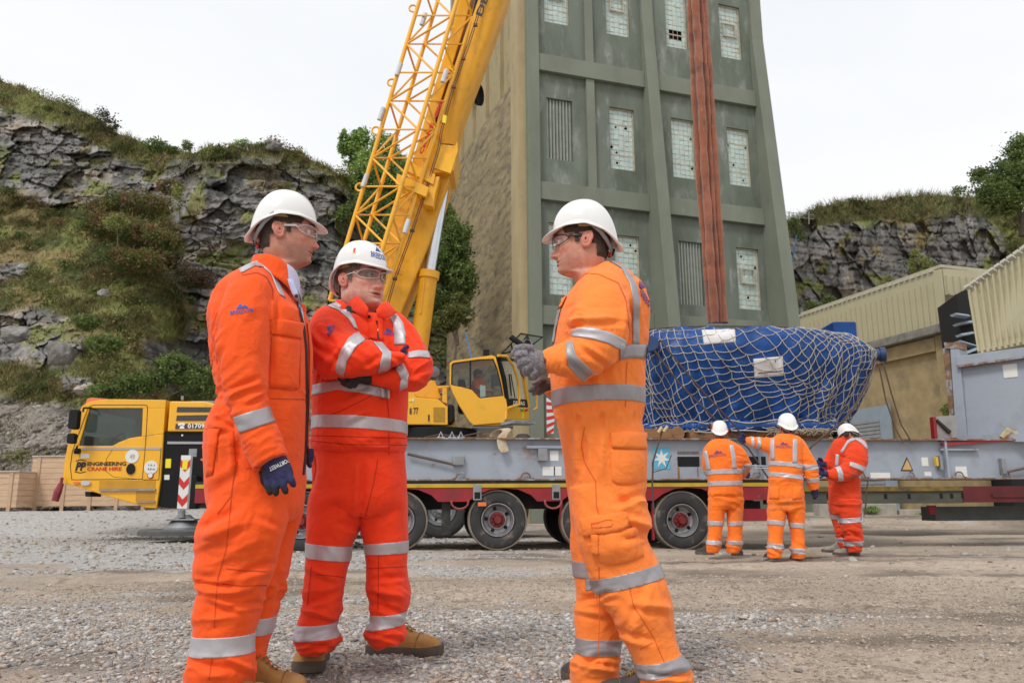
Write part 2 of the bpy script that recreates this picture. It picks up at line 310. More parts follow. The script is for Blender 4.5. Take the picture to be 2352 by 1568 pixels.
# ---- quarry faces
def block2(U, s):
    x, z = U[:, 0], U[:, 2]; i, k = np.floor(x), np.floor(z); f1 = np.full(len(x), 9.); f2 = f1.copy(); v = np.zeros(len(x)); o = np.zeros(len(x))
    for dx in (-1, 0, 1):
        for dz in (-1, 0, 1):
            a, c = i + dx, k + dz; d1, d2 = np.abs(a + .5 + .9 * (_h(a, o, c, s) - .5) - x), np.abs(c + .5 + .9 * (_h(a, o, c, s + 1) - .5) - z)
            d = np.maximum(d1, d2) + .12 * (d1 + d2); n1 = d < f1; v = np.where(n1, _h(a, o, c, s + 3), v); f2 = np.where(n1, f1, np.minimum(f2, d)); f1 = np.where(n1, d, f1)
    return v, f2 - f1
def mask_poly(px, py, poly, soft=18., nz=None):
    """soft mask of a region given by its outline; the border is roughened"""
    x = px + (0 if nz is None else nz[0]); y = py + (0 if nz is None else nz[1]); ins = np.zeros(x.shape, bool); d = np.full(x.shape, 1e9); n = len(poly)
    for i in range(n):
        (x1, y1), (x2, y2) = poly[i], poly[(i + 1) % n]
        if y1 != y2: ins ^= ((y1 > y) != (y2 > y)) & (x < (x2 - x1) * (y - y1) / (y2 - y1) + x1)
        t = np.clip(((x - x1) * (x2 - x1) + (y - y1) * (y2 - y1)) / ((x2 - x1) ** 2 + (y2 - y1) ** 2), 0, 1); d = np.minimum(d, np.hypot(x - x1 - t * (x2 - x1), y - y1 - t * (y2 - y1)))
    return sstep(-soft, soft, np.where(ins, d, -d))
def face(name, px, top, bot, depth, rockmask, blocks, rows, back=14., sc=(1, 1), greens=None, soil=None):
    T = np.interp(px, [t[0] for t in top], [t[1] for t in top]); T = T + (fbm(np.stack([px * .06, px * 0, px * 0 + 3], 1), 4, 3) - .5) * 16
    s = np.linspace(0, 1, rows); PX = np.repeat(px[None], rows, 0); PY = bot + (T[None] - bot) * s[:, None]; sh = PX.shape; x, y = PX.ravel(), PY.ravel()
    Yb = depth(x, y); Q = Wn(x, y, Yb); nz = ((fbm(Q * .35, 4, 21) - .5) * 150, (fbm(Q * .35, 4, 22) - .5) * 150)
    rk = rockmask(x, y, nz); bx, bz = blocks; wq = Q + (np.stack([fbm(Q * .9, 3, 61), fbm(Q * .5, 3, 62), fbm(Q * .9, 3, 63)], 1) - .5) * .7
    tl = .12; U = np.stack([wq[:, 0] / bx, Q[:, 1] * 0 + .5, (wq[:, 2] + wq[:, 0] * tl) / bz], 1)
    v1, e1 = block2(U, 5); v2, e2 = block2(U * 2.1 + 7, 15); v3, e3 = block2(U * 5.2 + 3, 25); k2 = .35 + .65 * sstep(.35, .55, fbm(Q * .4, 3, 66))
    cm = .25 + .75 * sstep(.38, .52, fbm(Q * .8, 3, 68)); lay = np.abs((Q[:, 2] * 1.55 + Q[:, 0] * .16 + fbm(Q * .5, 3, 69) * 1.4) % 1 - .5); dsp = -(v1 - .5) * 1.0 - (v2 - .5) * .6 * k2 - (v3 - .5) * .2 - .10 * sstep(.0, .3, lay) + .32 * cm * (1 - sstep(0, .035, e1)) + .18 * k2 * cm * (1 - sstep(0, .05, e2)) + .04 * (1 - sstep(0, .09, e3)) + (fbm(Q * 2.2, 5, 71) - .5) * .22 + (v1 * 7 % 1 - .5) * .3 * (U[:, 0] % 1 - .5) + (v1 * 13 % 1 - .5) * .3 * (U[:, 2] % 1 - .5); crk = np.maximum(cm * (1 - sstep(.01, .05, e1)), .8 * k2 * cm * (1 - sstep(.01, .06, e2)))
    soft = (fbm(Q * .5, 5, 81) - .5) * 1.6 + (fbm(Q * 3, 3, 85) - .5) * .5
    big = (fbm(Q * .16, 3, 91) - .5) * 3.5
    Yd = Yb + big + dsp * rk + soft * (1 - rk); V = Wn(x, y, Yd)
    g = fbm(Q * .7, 4, 101)[:, None]; g2 = fbm(Q * 4, 3, 103)[:, None]
    rock = np.array([.178, .173, .167]) * (.7 + .7 * g2) ; rock = rock + sstep(.52, .7, g) * np.array([.11, .075, .035]) + sstep(.62, .75, fbm(Q * np.array([1.6, 1.6, .5]), 4, 107))[:, None] * .10
    rock = rock * (.75 + .5 * v2[:, None]) * (1 - .6 * crk[:, None])
    rock = rock * (1 - .55 * sstep(.56, .7, fbm(Q * np.array([1.5, 1.5, .45]), 4, 109))[:, None])
    gr = np.array([.18, .20, .062]); br = np.array([.23, .175, .08]); dk = np.array([.085, .10, .038]); h = fbm(Q * .45, 4, 111)[:, None]; h2 = fbm(Q * 1.3, 4, 113)[:, None]
    veg = gr * (1 - sstep(.45, .62, h)) + br * sstep(.45, .62, h); veg = veg * (1 - sstep(.55, .66, h2)) + dk * sstep(.55, .66, h2); veg = veg * (.7 + .6 * g2)
    moss = (sstep(.56, .66, fbm(Q * .8, 4, 121)) * .85)[:, None]; col = rock * (1 - moss) + veg * moss * 1.1
    C = veg * (1 - rk[:, None]) + col * rk[:, None]
    if soil is not None:
        so = soil(x, y, nz)[:, None]; C = C * (1 - so) + np.array([.23, .205, .18]) * (.6 + .8 * fbm(Q * 9, 2, 131)[:, None]) * so
    G = V.reshape(*sh, 3)
    bk = []; last = G[-1]; cl = C.reshape(*sh, 3)[-1]; Cs = [C]
    for i, dd in enumerate((.4, 1.2, 3, 7, back)):
        r = last.copy(); r[:, 1] += dd; r[:, 0] += dd * r[:, 0] / r[:, 1]; r[:, 2] += (.15 if dd < 2 else -.02 * dd) ; bk.append(r); Cs.append(np.tile([.08, .09, .03], (len(px), 1)))
    r = bk[-1].copy(); r[:, 2] = -1; bk.append(r); Cs.append(np.tile([.08, .09, .03], (len(px), 1)))
    G = np.concatenate([G, np.array(bk)]); rr, cc = G.shape[:2]; ii = np.arange(rr - 1)[:, None] * cc + np.arange(cc - 1)[None]; Fq = np.stack([ii, ii + 1, ii + cc + 1, ii + cc], -1).reshape(-1, 4)
    o = mesh_np(name, G.reshape(-1, 3), Fq, attr_mat(name + '_mix', .7, 5.), smooth=False); vcol(o, np.concatenate(Cs)); tag(o, kind='structure')
    return dict(V=V, rk=rk, x=x, y=y, T=T, sh=sh, soil=(soil(x, y, nz) if soil else rk * 0), moss=moss[:, 0])
TOPL = [(-500, 60), (-200, 110), (0, 183), (60, 205), (100, 222), (200, 262), (290, 312), (335, 338), (400, 346), (450, 350), (480, 338), (560, 340), (625, 330), (690, 350), (705, 362), (740, 378), (790, 405), (830, 430), (900, 420), (1000, 470), (1100, 500), (1250, 520)]
def depthL(x, y):
    yy = np.clip((1172 - y) / (1172 - 430), 0, 1.3); slope = 26 + 19 * yy ** .85; facey = 39.5 + 3 * yy
    k = sstep(330, 470, x + (y - 600) * .10); rgt = sstep(760, 860, x); return slope * (1 - k) + facey * k + rgt * 5
def rockL(x, y, nz):
    band = mask_poly(x, y, [(-600, 60), (-10, 232), (60, 262), (150, 290), (230, 335), (300, 372), (420, 388), (420, 455), (395, 480), (300, 480), (200, 505), (120, 480), (60, 450), (0, 430), (-600, 400)], 12, nz=(nz[0] * .35, nz[1] * .35))
    fc = mask_poly(x, y, [(395, 350), (700, 362), (800, 420), (1260, 520), (1260, 1200), (480, 1200), (480, 900), (330, 880), (335, 800), (430, 790), (455, 700), (385, 640), (410, 560), (395, 470)], 12, nz=(nz[0] * .5, nz[1] * .5))
    oc = mask_poly(x, y, [(-300, 700), (60, 712), (160, 735), (188, 790), (150, 850), (60, 842), (-300, 840)], 10, nz=(nz[0] * .4, nz[1] * .4)); oc2 = mask_poly(x, y, [(130, 860), (215, 870), (210, 905), (140, 900)], 8); oc3 = mask_poly(x, y, [(-10, 590), (70, 610), (60, 640), (-10, 650)], 8)
    return np.maximum.reduce([band, fc, oc, oc2, oc3])
def soilL(x, y, nz): return mask_poly(x, y, [(-500, 890), (120, 915), (200, 945), (420, 960), (420, 1300), (-500, 1300)], 14, nz=(nz[0] * .4, nz[1] * .3))
pxs = np.concatenate([np.arange(-500, -20, 8.), np.arange(-20, 1110, 2.1), np.arange(1110, 1260, 8.)])
QL = face('quarry_face', pxs, TOPL, 1200., depthL, rockL, (1.9, 1.35), 460, soil=soilL)
TOPR = [(1700, 540), (1800, 512), (1830, 500), (1860, 480), (1925, 466), (1985, 460), (2050, 456), (2100, 450), (2200, 448), (2260, 462), (2352, 490), (2450, 500), (2800, 540)]
def depthR(x, y):
    yy = np.clip((1165 - y) / 700, 0, 1.2); return 50 + 4 * yy - 5 * sstep(2290, 2500, x)
def rockR(x, y, nz):
    return mask_poly(x, y, [(1600, 520), (1840, 520), (1930, 505), (2040, 520), (2120, 500), (2215, 480), (2262, 500), (2300, 560), (2330, 640), (2420, 1200), (1600, 1200)], 12, nz=(nz[0] * .45, nz[1] * .45))
pxr = np.concatenate([np.arange(1700, 1790, 8.), np.arange(1790, 2380, 2.1), np.arange(2380, 2800, 10.)])
QR = face('quarry_face', pxr, TOPR, 1172., depthR, rockR, (1.5, 2.9), 300)
def greenery(Q, n, name, hmin, hmax, seed, sel, cols, wd=.035, lean=.6):
    w = sel(Q); idx = RNG.choice(len(w), n, p=w / w.sum()); P = Q['V'][idx] + RNG.normal(size=(n, 3)) * .07
    k = fbm(P * .8, 3, seed)[:, None]; pick = RNG.integers(0, len(cols), n); C = np.array(cols)[pick] * RNG.uniform(.6, 1.4, (n, 1)) * (.6 + .8 * k)
    o = blades(name, P, RNG.uniform(hmin, hmax, n), RNG.uniform(wd * .7, wd * 1.6, n), C, m_leaf, lean); return tag(o, kind='stuff')
top_sel = lambda Q: (np.tile(np.repeat(np.array([0, 1.]), [Q['sh'][0] - int(.07 * Q['sh'][0]), int(.07 * Q['sh'][0])])[:, None], (1, Q['sh'][1])).ravel()) + 1e-9
vg = lambda Q: (1 - Q['rk']) * (1 - Q['soil']) * (sstep(.42, .6, fbm(Q['V'] * .9, 3, 200)) + .15) + .06 * Q['moss'] * Q['rk'] + 1e-9
greenery(QL, 75000, 'grass', .10, .42, 301, vg, [(.19, .20, .07), (.14, .16, .05), (.27, .23, .11), (.21, .14, .07)], .03)
so_ = lambda Q: Q['soil'] * sstep(.5, .62, fbm(Q['V'] * .8, 3, 210)) + 1e-9
greenery(QL, 9000, 'grass', .06, .2, 309, so_, [(.20, .19, .08), (.16, .15, .06), (.24, .17, .09)], .025)
greenery(QL, 15000, 'grass', .15, .40, 303, top_sel, [(.26, .27, .09), (.20, .22, .07), (.32, .28, .13)], .03)
greenery(QR, 20000, 'grass', .12, .5, 305, vg, [(.23, .24, .09), (.17, .19, .07), (.31, .27, .14)], .03)
greenery(QR, 9000, 'grass', .3, .8, 307, top_sel, [(.28, .28, .12), (.22, .24, .09), (.36, .31, .18)], .03)
# low undergrowth clumps on the slopes
def undergrowth(Q, nc, per, cols, seed, rmin=.25, rmax=.9):
    w = (1 - Q['rk']) * (1 - Q['soil']) + .04 * Q['moss'] + 1e-9; idx = RNG.choice(len(w), nc, p=w / w.sum()); Ps = []; Cs = []
    for i in idx:
        r = RNG.uniform(rmin, rmax); d = RNG.normal(size=(per, 3)); d /= np.linalg.norm(d, axis=1)[:, None]; P = d * r * RNG.uniform(.3, 1.05, (per, 1)) * np.array([1.2, .8, .6]); Ps.append(P + Q['V'][i] + np.array([0, -.1, r * .25])); Cs.append(np.tile(cols[RNG.integers(len(cols))], (per, 1)) * RNG.uniform(.6, 1.4, (per, 1)))
    P = np.concatenate(Ps); tag(leaves('undergrowth', P, RNG.uniform(.07, .16, len(P)), np.concatenate(Cs), m_leaf), kind='stuff')
undergrowth(QL, 210, 150, [(.11, .16, .045), (.15, .19, .055), (.20, .17, .07), (.24, .26, .08), (.23, .16, .08), (.08, .12, .035)], 5)
undergrowth(QR, 60, 110, [(.09, .13, .04), (.17, .19, .06), (.14, .12, .05)], 6)
# rubble on the scree
so = np.where(QL['soil'] > .5)[0]; idx = RNG.choice(so, 4500); P = QL['V'][idx]; S = RNG.gamma(1.6, .028, 4500).clip(.02, .3)
tag(stones('rubble', P, S, np.array([[.33, .30, .27]]) * RNG.uniform(.5, 1.35, (4500, 1)), m_stone, .8), kind='stuff')
# boulders that can be told apart
def boulder(px, py, Y, s, label, col=(.24, .23, .22), z=None):
    rg = np.random.default_rng(int(px)); bm = bmesh.new(); q = rg.uniform(-1, 1, (15, 3)); q /= np.abs(q).max(1)[:, None] ** .8
    for v in q: bm.verts.new(v)
    r = bmesh.ops.convex_hull(bm, input=bm.verts); bmesh.ops.delete(bm, geom=[g for g in r['geom_interior'] if isinstance(g, bmesh.types.BMVert)], context='VERTS')
    bmesh.ops.bevel(bm, geom=bm.edges[:], offset=.07, segments=1, affect='EDGES'); bmesh.ops.triangulate(bm, faces=bm.faces[:]); bmesh.ops.subdivide_edges(bm, edges=bm.edges[:], cuts=4, use_grid_fill=True)
    V = np.array([v.co[:] for v in bm.verts]); V = (V + (np.stack([fbm(V * 2.5 + k, 4, int(px) + k) for k in range(3)], 1) - .5) * .35) * np.array(s) * .9
    for k, w in enumerate(bm.verts): w.co = V[k]
    me = bpy.data.meshes.new('boulder'); bm.to_mesh(me); bm.free(); me.materials.append(mat('boulder_rock', col, .95, var=.35, vs=3, bump=.9, bs=6)); o = bpy.data.objects.new('boulder', me); COL.objects.link(o); o.location = W(px, py, Y) if z is None else WG(px, py, z); o.rotation_euler = (0, 0, px)
    return tag(o, label, 'boulder')
boulder(629, 334, 42.0, (.45, .4, .3), 'small grey boulder perched on the cliff top left of the leaning crane boom')
boulder(140, 812, 29.6, (.68, .5, .5), 'large grey limestone boulder jutting from the grassy slope at far left', (.2, .185, .17))
boulder(36, 768, 30.5, (.6, .6, .42), 'weathered rock block behind the large boulder on the left slope', (.21, .2, .19))
boulder(190, 893, 28.5, (.36, .4, .26), 'pale broken rock at the foot of the slope above the crane cab', (.36, .31, .26))
boulder(238, 672, 36.0, (.24, .3, .18), 'small pale boulder in the middle of the green slope', (.3, .28, .27))
boulder(1905, 1243, 0, (.085, .07, .05), 'dusty pale lump of stone on mud beside the worker in red', (.42, .38, .33), z=.03).location = WG(1963, 1287, .02)
# ---- trees and bushes
m_bark = mat('bark', (.12, .09, .065), .95, var=.3, vs=6, bump=.6, bs=20)
def tree(name, label, px, py0, Y, blobs, n, ls, cols, cat='tree', group=None, trunk_r=.12, z0=None, sink=.6):
    """blobs: (px, py, rx_px, ry_px, dY) of the crown; trunk and limbs run from the foot to each blob"""
    foot = W(px, py0, Y) - Vector((0, 0, sink)); t = thing(name, foot, label, cat, group); sc = Y / FPX; mb = MB(); Ps = []; Cs = []; tot = sum(b[2] * b[3] for b in blobs)
    cc = [W(b[0], b[1], Y + b[4]) for b in blobs]; mid = foot.lerp(sum(cc, Vector()) / len(cc), .45)
    mb.tube([foot, foot.lerp(mid, .5) + Vector((trunk_r * .6, 0, 0)), mid], [trunk_r, trunk_r * .8, trunk_r * .6], 8)
    for (bx, by, rx, ry, dy), c in zip(blobs, cc):
        k = mid.lerp(c, .5) + Vector((RNG.normal() * .15, RNG.normal() * .15, .1)); mb.tube([mid, k, c, c + (c - k) * .5], [trunk_r * .5, trunk_r * .35, trunk_r * .2, .01], 6)
        nn = int(n * rx * ry / tot); d = RNG.normal(size=(nn, 3)); d /= np.linalg.norm(d, axis=1)[:, None]; rr = RNG.uniform(.35, 1.08, (nn, 1)) ** .6 * np.where(RNG.random((nn, 1)) < .22, RNG.uniform(.9, 1.35, (nn, 1)), 1)
        e = .38 + 1.15 * fbm(d * 2.6 + bx, 4, int(bx))[:, None]; P = d * rr * e * np.array([rx * sc, (rx + ry) / 2 * sc, ry * sc])
        cl = fbm(P / (ls * 4) + bx, 2, 5); kp = cl > .38; P = P[kp]
        Ps.append(P + np.array(c)); Cs.append(np.array(cols)[(fbm(P / (ls * 9), 2, 9) * len(cols) * 1.4 - .2 * len(cols)).clip(0, len(cols) - 1).astype(int)] * RNG.uniform(.65, 1.4, (len(P), 1)))
        for _ in range(5):
            d3 = Vector(RNG.normal(size=3)).normalized(); mb.tube([c, c + Vector((d3.x * rx, d3.y * rx, d3.z * ry)) * sc * .8], [trunk_r * .15, .006], 4)
    mb.build('trunk', m_bark, t, smooth=True); P = np.concatenate(Ps); leaves('crown', P, RNG.uniform(.6, 1.4, len(P)) * ls, np.concatenate(Cs), m_leaf, parent=t); return t
LG = [(.28, .42, .11), (.35, .48, .15), (.20, .33, .09), (.42, .48, .20)]; DG = [(.08, .14, .04), (.14, .20, .055), (.18, .24, .075), (.07, .12, .035)]; YG = [(.23, .28, .08), (.30, .33, .11), (.16, .21, .06)]
BR = [(.22, .17, .07), (.17, .18, .055), (.24, .16, .075), (.13, .15, .045)]
tree('birch_tree', 'bright green leafy tree on the cliff behind the lattice jib', 850, 470, 45, [(850, 400, 55, 60, 0), (812, 350, 28, 42, .5), (880, 340, 35, 38, 0), (830, 318, 22, 28, .3), (905, 400, 45, 60, 1), (790, 330, 16, 34, 0), (800, 440, 34, 34, -.5), (860, 430, 60, 45, .5)], 26000, .17, LG)
tree('elder_tree', 'dark green tree standing at the foot of the cliff under the boom', 860, 560, 42, [(850, 480, 50, 45, 0), (900, 520, 50, 50, -1), (800, 490, 30, 30, 0)], 7000, .16, DG)
tree('ash_tree', 'large dark green tree at the top right above the cliff', 2345, 520, 46, [(2330, 420, 75, 62, 0), (2365, 375, 66, 66, 1), (2430, 400, 80, 90, 0), (2285, 440, 48, 36, -.5), (2345, 345, 30, 38, 0), (2250, 400, 26, 16, 1), (2310, 465, 60, 30, -.6)], 30000, .17, DG + [(.09, .15, .04)], trunk_r=.2)
tree('hawthorn_bush', 'bare twiggy bush leaning out left of the big tree at top right', 2215, 460, 46, [(2205, 438, 22, 12, 0), (2240, 415, 14, 10, 0)], 500, .13, DG, 'bush', trunk_r=.05)
tree('ivy_bush', 'tall dark bush climbing the corner between cliff and tower', 1050, 760, 33, [(1040, 560, 45, 70, .5), (1060, 640, 38, 45, 0), (1020, 495, 30, 45, 1), (1000, 600, 45, 55, 0), (985, 680, 35, 40, -.3), (1030, 610, 55, 60, .6), (1010, 540, 45, 60, .9), (1045, 690, 40, 40, .3), (1000, 720, 45, 35, .3)], 32000, .13, DG + [(.11, .13, .035)], 'bush', trunk_r=.1)
tree('ivy_bush', 'yellowish green bush low down beside the tan tower wall', 1045, 790, 31.6, [(1050, 722, 38, 30, 0), (1020, 745, 34, 22, .2), (1062, 690, 24, 20, .2)], 7000, .11, [(.12, .14, .04), (.16, .17, .05), (.08, .11, .03)], 'bush', trunk_r=.06)
tree('juniper_bush', 'wide brown and green spreading bush under the dark rock band', 300, 560, 39, [(310, 470, 95, 28, 1.5), (250, 520, 80, 35, 0), (340, 550, 70, 35, .3), (300, 600, 80, 35, -1.2), (390, 430, 35, 22, 2), (230, 480, 45, 25, .8)], 22000, .13, BR + DG[:2], 'bush', trunk_r=.08)
tree('fern_bush', 'pale yellow green seedling tree in front of the brown bush', 272, 540, 37.2, [(270, 510, 28, 22, 0)], 900, .12, YG, 'bush', trunk_r=.04)
tree('bramble_bush', 'dark bramble thicket right behind the crane cab roof', 330, 930, 27.5, [(320, 880, 60, 26, 0), (400, 850, 55, 40, .5), (250, 900, 55, 18, 0), (470, 880, 45, 45, .5)], 14000, .10, DG + [(.10, .12, .04), (.12, .09, .05)], 'bush', trunk_r=.05)
tree('gorse_bush', 'dark thorny bush on the skyline of the left hill', 240, 300, 45, [(235, 268, 26, 22, 0), (250, 290, 30, 18, 0)], 1500, .12, [(.07, .08, .04), (.10, .09, .05)], 'bush', trunk_r=.05)
tree('gorse_bush', 'dark green bush on the saddle between hill and rock face', 362, 352, 43, [(358, 335, 30, 18, 0), (392, 345, 22, 12, 0), (430, 335, 14, 12, 0)], 2600, .11, DG + [(.12, .14, .05)], 'bush', trunk_r=.05)
tree('gorse_bush', 'little green bush on the rock top near the cream board', 570, 345, 42.5, [(560, 328, 26, 8, 0), (600, 334, 20, 7, 0)], 900, .10, LG, 'bush', trunk_r=.03)
tree('ivy_bush', 'pale green bush growing from the middle of the right cliff', 2115, 660, 48.5, [(2112, 612, 28, 26, 0), (2135, 625, 18, 16, 0), (2100, 585, 12, 14, 0)], 2600, .13, YG, 'bush', trunk_r=.05)
tree('ivy_bush', 'dark bush at the cliff foot beside the tower edge', 1865, 740, 46, [(1862, 712, 28, 22, 0), (1905, 690, 18, 12, 0), (1840, 740, 20, 20, 0)], 2800, .13, DG + YG[:1], 'bush', trunk_r=.05)
tree('ivy_bush', 'small bush on the ledge right of the tower top corner', 1825, 520, 50, [(1825, 515, 18, 14, 0), (1838, 535, 14, 22, 0)], 1200, .13, DG + LG[:1], 'bush', trunk_r=.05)
tree('sapling', 'yellow green sapling on the pale rock left of the man in the collar shirt', 415, 480, 40.5, [(410, 440, 14, 26, 0), (408, 470, 14, 18, 0)], 900, .11, YG, 'bush', trunk_r=.04)
tree('heather_bush', 'reddish brown heather clump below the pale cliff', 430, 640, 38.2, [(440, 640, 55, 26, 0), (400, 600, 35, 20, .4)], 5000, .11, [(.13, .075, .05), (.09, .08, .035), (.07, .09, .03)], 'bush', trunk_r=.04)
tree('fern_bush', 'low green bush by the boulder on the left slope', 190, 760, 30, [(200, 740, 35, 20, 0), (240, 790, 45, 20, 0)], 2600, .11, DG + LG[:1], 'bush', trunk_r=.04)
tree('weed_clump', 'small green weeds at the foot of the shed wall behind the steel rail', 2185, 975, 24, [(2175, 940, 14, 14, 0), (2195, 965, 12, 10, 0)], 700, .07, YG, 'plant', trunk_r=.004, sink=.0)
tree('weed_clump', 'patch of weeds on the ground behind the red clad worker', 2000, 1182, 23.9, [(2002, 1170, 18, 7, 0)], 500, .06, LG, 'plant', trunk_r=.004, sink=.0)
tree('weed_clump', 'line of low weeds on the far side of the yard at right', 2190, 1184, 23.9, [(2120, 1182, 22, 5, 0), (2200, 1184, 40, 5, 0), (2270, 1186, 30, 4, 0)], 1200, .06, LG, 'plant', trunk_r=.004, sink=.0)
# cream board on the cliff top, fence above the right cliff
mb = MB(); p = [W(505, 327, 44), W(567, 333, 42.5), W(571, 346, 42.5), W(541, 343, 43.2)]; q = [v + Vector((.05, .12, .02)) for v in p]; mb.hexa(p + q); o = mb.build('signboard', mat('cream_board', (.6, .57, .47), .6), loc=p[3]); tag(o, 'cream board lying tilted on the cliff top behind the man in the collar', 'board')
ft = thing('wire_fence', W(1812, 500, 50), 'thin wire fence on the skyline between the tower and right cliff', 'fence'); m_gal = mat('galvanised', (.35, .36, .36), .5, .6)
for px in (1813, 1836, 1858): mb = MB(); mb.tube([W(px, 515, 50), W(px, 486, 50)], .03, 6); mb.build('post', m_gal, ft)
mb = MB(); mb.tube([W(1806, 487, 50), W(1870, 494, 50)], .02, 5); mb.tube([W(1806, 497, 50), W(1870, 503, 50)], .02, 5); mb.build('wire', m_gal, ft)
# ================================================================ TOWER AND SHEDS
m_green = mat('green_concrete', (.158, .182, .150), .85, var=.14, vs=.5, bump=.35, bs=4, stain=(.36, .38, .36), sts=1.7, stf=(.53, .74), stain2=(.10, .118, .09), st2s=.8, st2f=(.42, .66), stretch=(1, 1, .35))
m_greentrim = mat('green_concrete_trim', (.178, .198, .155), .85, var=.12, vs=.9, bump=.3, bs=5, stain=(.30, .30, .25), sts=1.6, stf=(.66, .76), stretch=(1, 1, .5))
m_tan = mat('tan_concrete', (.30, .235, .13), .92, var=.2, vs=.7, bump=.5, bs=6, stain=(.105, .09, .065), sts=1.7, stf=(.45, .68), stain2=(.42, .34, .20), st2s=2.5, st2f=(.55, .7), stretch=(.6, .6, 2.2))
m_tan2 = mat('tan_concrete_pale', (.40, .32, .18), .92, var=.16, vs=1.2, bump=.4, bs=9, stain=(.15, .12, .07), sts=1.5, stf=(.60, .78), stretch=(1, 1, .4))
m_shed = mat('shed_concrete', (.33, .25, .13), .95, var=.2, vs=2.5, bump=.5, bs=12, stain=(.18, .15, .10), sts=1.2, stf=(.55, .75), stain2=(.42, .38, .3), st2s=7, st2f=(.68, .72))
m_pane = mat('pane_glass', (.46, .57, .53), .25, var=.10, vs=2.2, stain=(.36, .48, .50), sts=5, stf=(.5, .7), spec=.7)
m_bar = mat('glazing_bar', (.42, .37, .28), .8, var=.25, vs=6)
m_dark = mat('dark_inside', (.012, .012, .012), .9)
m_shut = mat('ribbed_shutter', (.27, .29, .25), .45, .3, var=.12, vs=3, stain=(.42, .42, .40), sts=1.4, stf=(.6, .75))
TF = Fr((0.66, 32, 0), (.949, .316)); TD = 12.0; ZT = 40.0
tower = thing('concrete_tower', TF(0, 0, 0), 'tall green painted concrete tower with tan side wall and glazed windows', 'building')
u_end = TF.uz(1833, 740, 0)[0]; u_mid = TF.uz(1498, 740, 0)[0] + .36; u_end = TF.uz(1766, 740, 0)[0] + .62
def rect(F, a, b, d=0): (u0, z1), (u1, z0) = F.uz(*a, d), F.uz(*b, d); return u0, u1, z0, z1
WIN = [((1246, -85), (1306, 63), 'g', 0), ((1387, -55), (1445, 90), 'g', 1), ((1523, -25), (1579, 118), 'g', 2), ((1647, 11), (1703, 142), 'g', 3),
       ((1253, 226), (1315, 374), 's', 0), ((1397, 247), (1459, 396), 'g', 4), ((1538, 272), (1598, 415), 'g', 5), ((1666, 294), (1725, 432), 'g', 6),
       ((1258, 512), (1316, 681), 'g', 7), ((1409, 540), (1471, 690), 'g', 8), ((1555, 554), (1617, 704), 's', 1), ((1687, 569), (1748, 714), 'g', 9)]
RW = [(*rect(TF, a, b, .1), k, i) for a, b, k, i in WIN]
# front wall built as strips round the openings
us = sorted({0, u_end} | {r[0] for r in RW} | {r[1] for r in RW}); mb = MB()
rows = [(0, RW[8:12]), (1, RW[4:8]), (2, RW[0:4])]; zb = 0.
bands = [TF.uz(1250, 747, 0)[1], TF.uz(1240, 461, 0)[1], TF.uz(1229, 165, 0)[1]]
lv = [-.3, bands[1] + .3, bands[2] + .3, ZT]
for k, ws in rows:
    z0, z1 = lv[k], lv[k + 1]; u = .002
    for (a, b, wz0, wz1, kind, i) in sorted(ws):
        mb.box((u, .0, z0), (a, .35, z1), TF); mb.box((a, .0, z0), (b, .35, wz0), TF); mb.box((a, .0, wz1), (b, .35, z1), TF); u = b
    mb.box((u, 0, z0), (u_end, .35, z1), TF)
mb.build('wall', m_green, tower)
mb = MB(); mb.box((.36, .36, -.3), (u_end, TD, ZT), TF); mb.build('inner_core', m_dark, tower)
# piers, ledges, bands
mb = MB()
mb.box((-.02, -.32, -.3), (.5, -.002, ZT), TF)
def pier(a, b, p0, zk, p1):
    mb.prism([(-p0, -.3), (-p1, zk), (-p1, ZT), (-.003, ZT), (-.003, -.3)], a, b, lambda d, u, z: TF(u, d, z))
pier(u_mid - .36, u_mid + .2, 2.05, 22.5, .22); pier(u_end - .62, u_end, 2.05, 22.5, .24)
for k, bz in enumerate(bands):
    h = .78
    for a, b in ((.505, u_mid - .365), (u_mid + .205, u_end - .625)): mb.box((a, -.24, bz), (b, -.004, bz + h), TF)
for c in (1356,):
    ua = TF.uz(c - 10, 300)[0]; ub = TF.uz(c + 9, 300)[0]
    for k in range(3): mb.box((ua, -.16, (bands[k] + .785)), (ub, -.005, (bands[k + 1] - .002 if k < 2 else ZT)), TF)
mb.build('pier', m_greentrim, tower, bevel=.02)
BROKEN = {4: [(1, 3), (3, 3), (1, 10), (1, 8), (0, 7)], 5: [(4, 3), (4, 9)], 6: [(0, 3), (4, 3), (1, 7), (3, 10)], 8: [(0, 2), (4, 2), (3, 1)], 9: [(4, 3), (1, 1), (2, 9)], 2: [(1, 8), (2, 8), (3, 8), (1, 9), (2, 9), (3, 9)], 0: []}
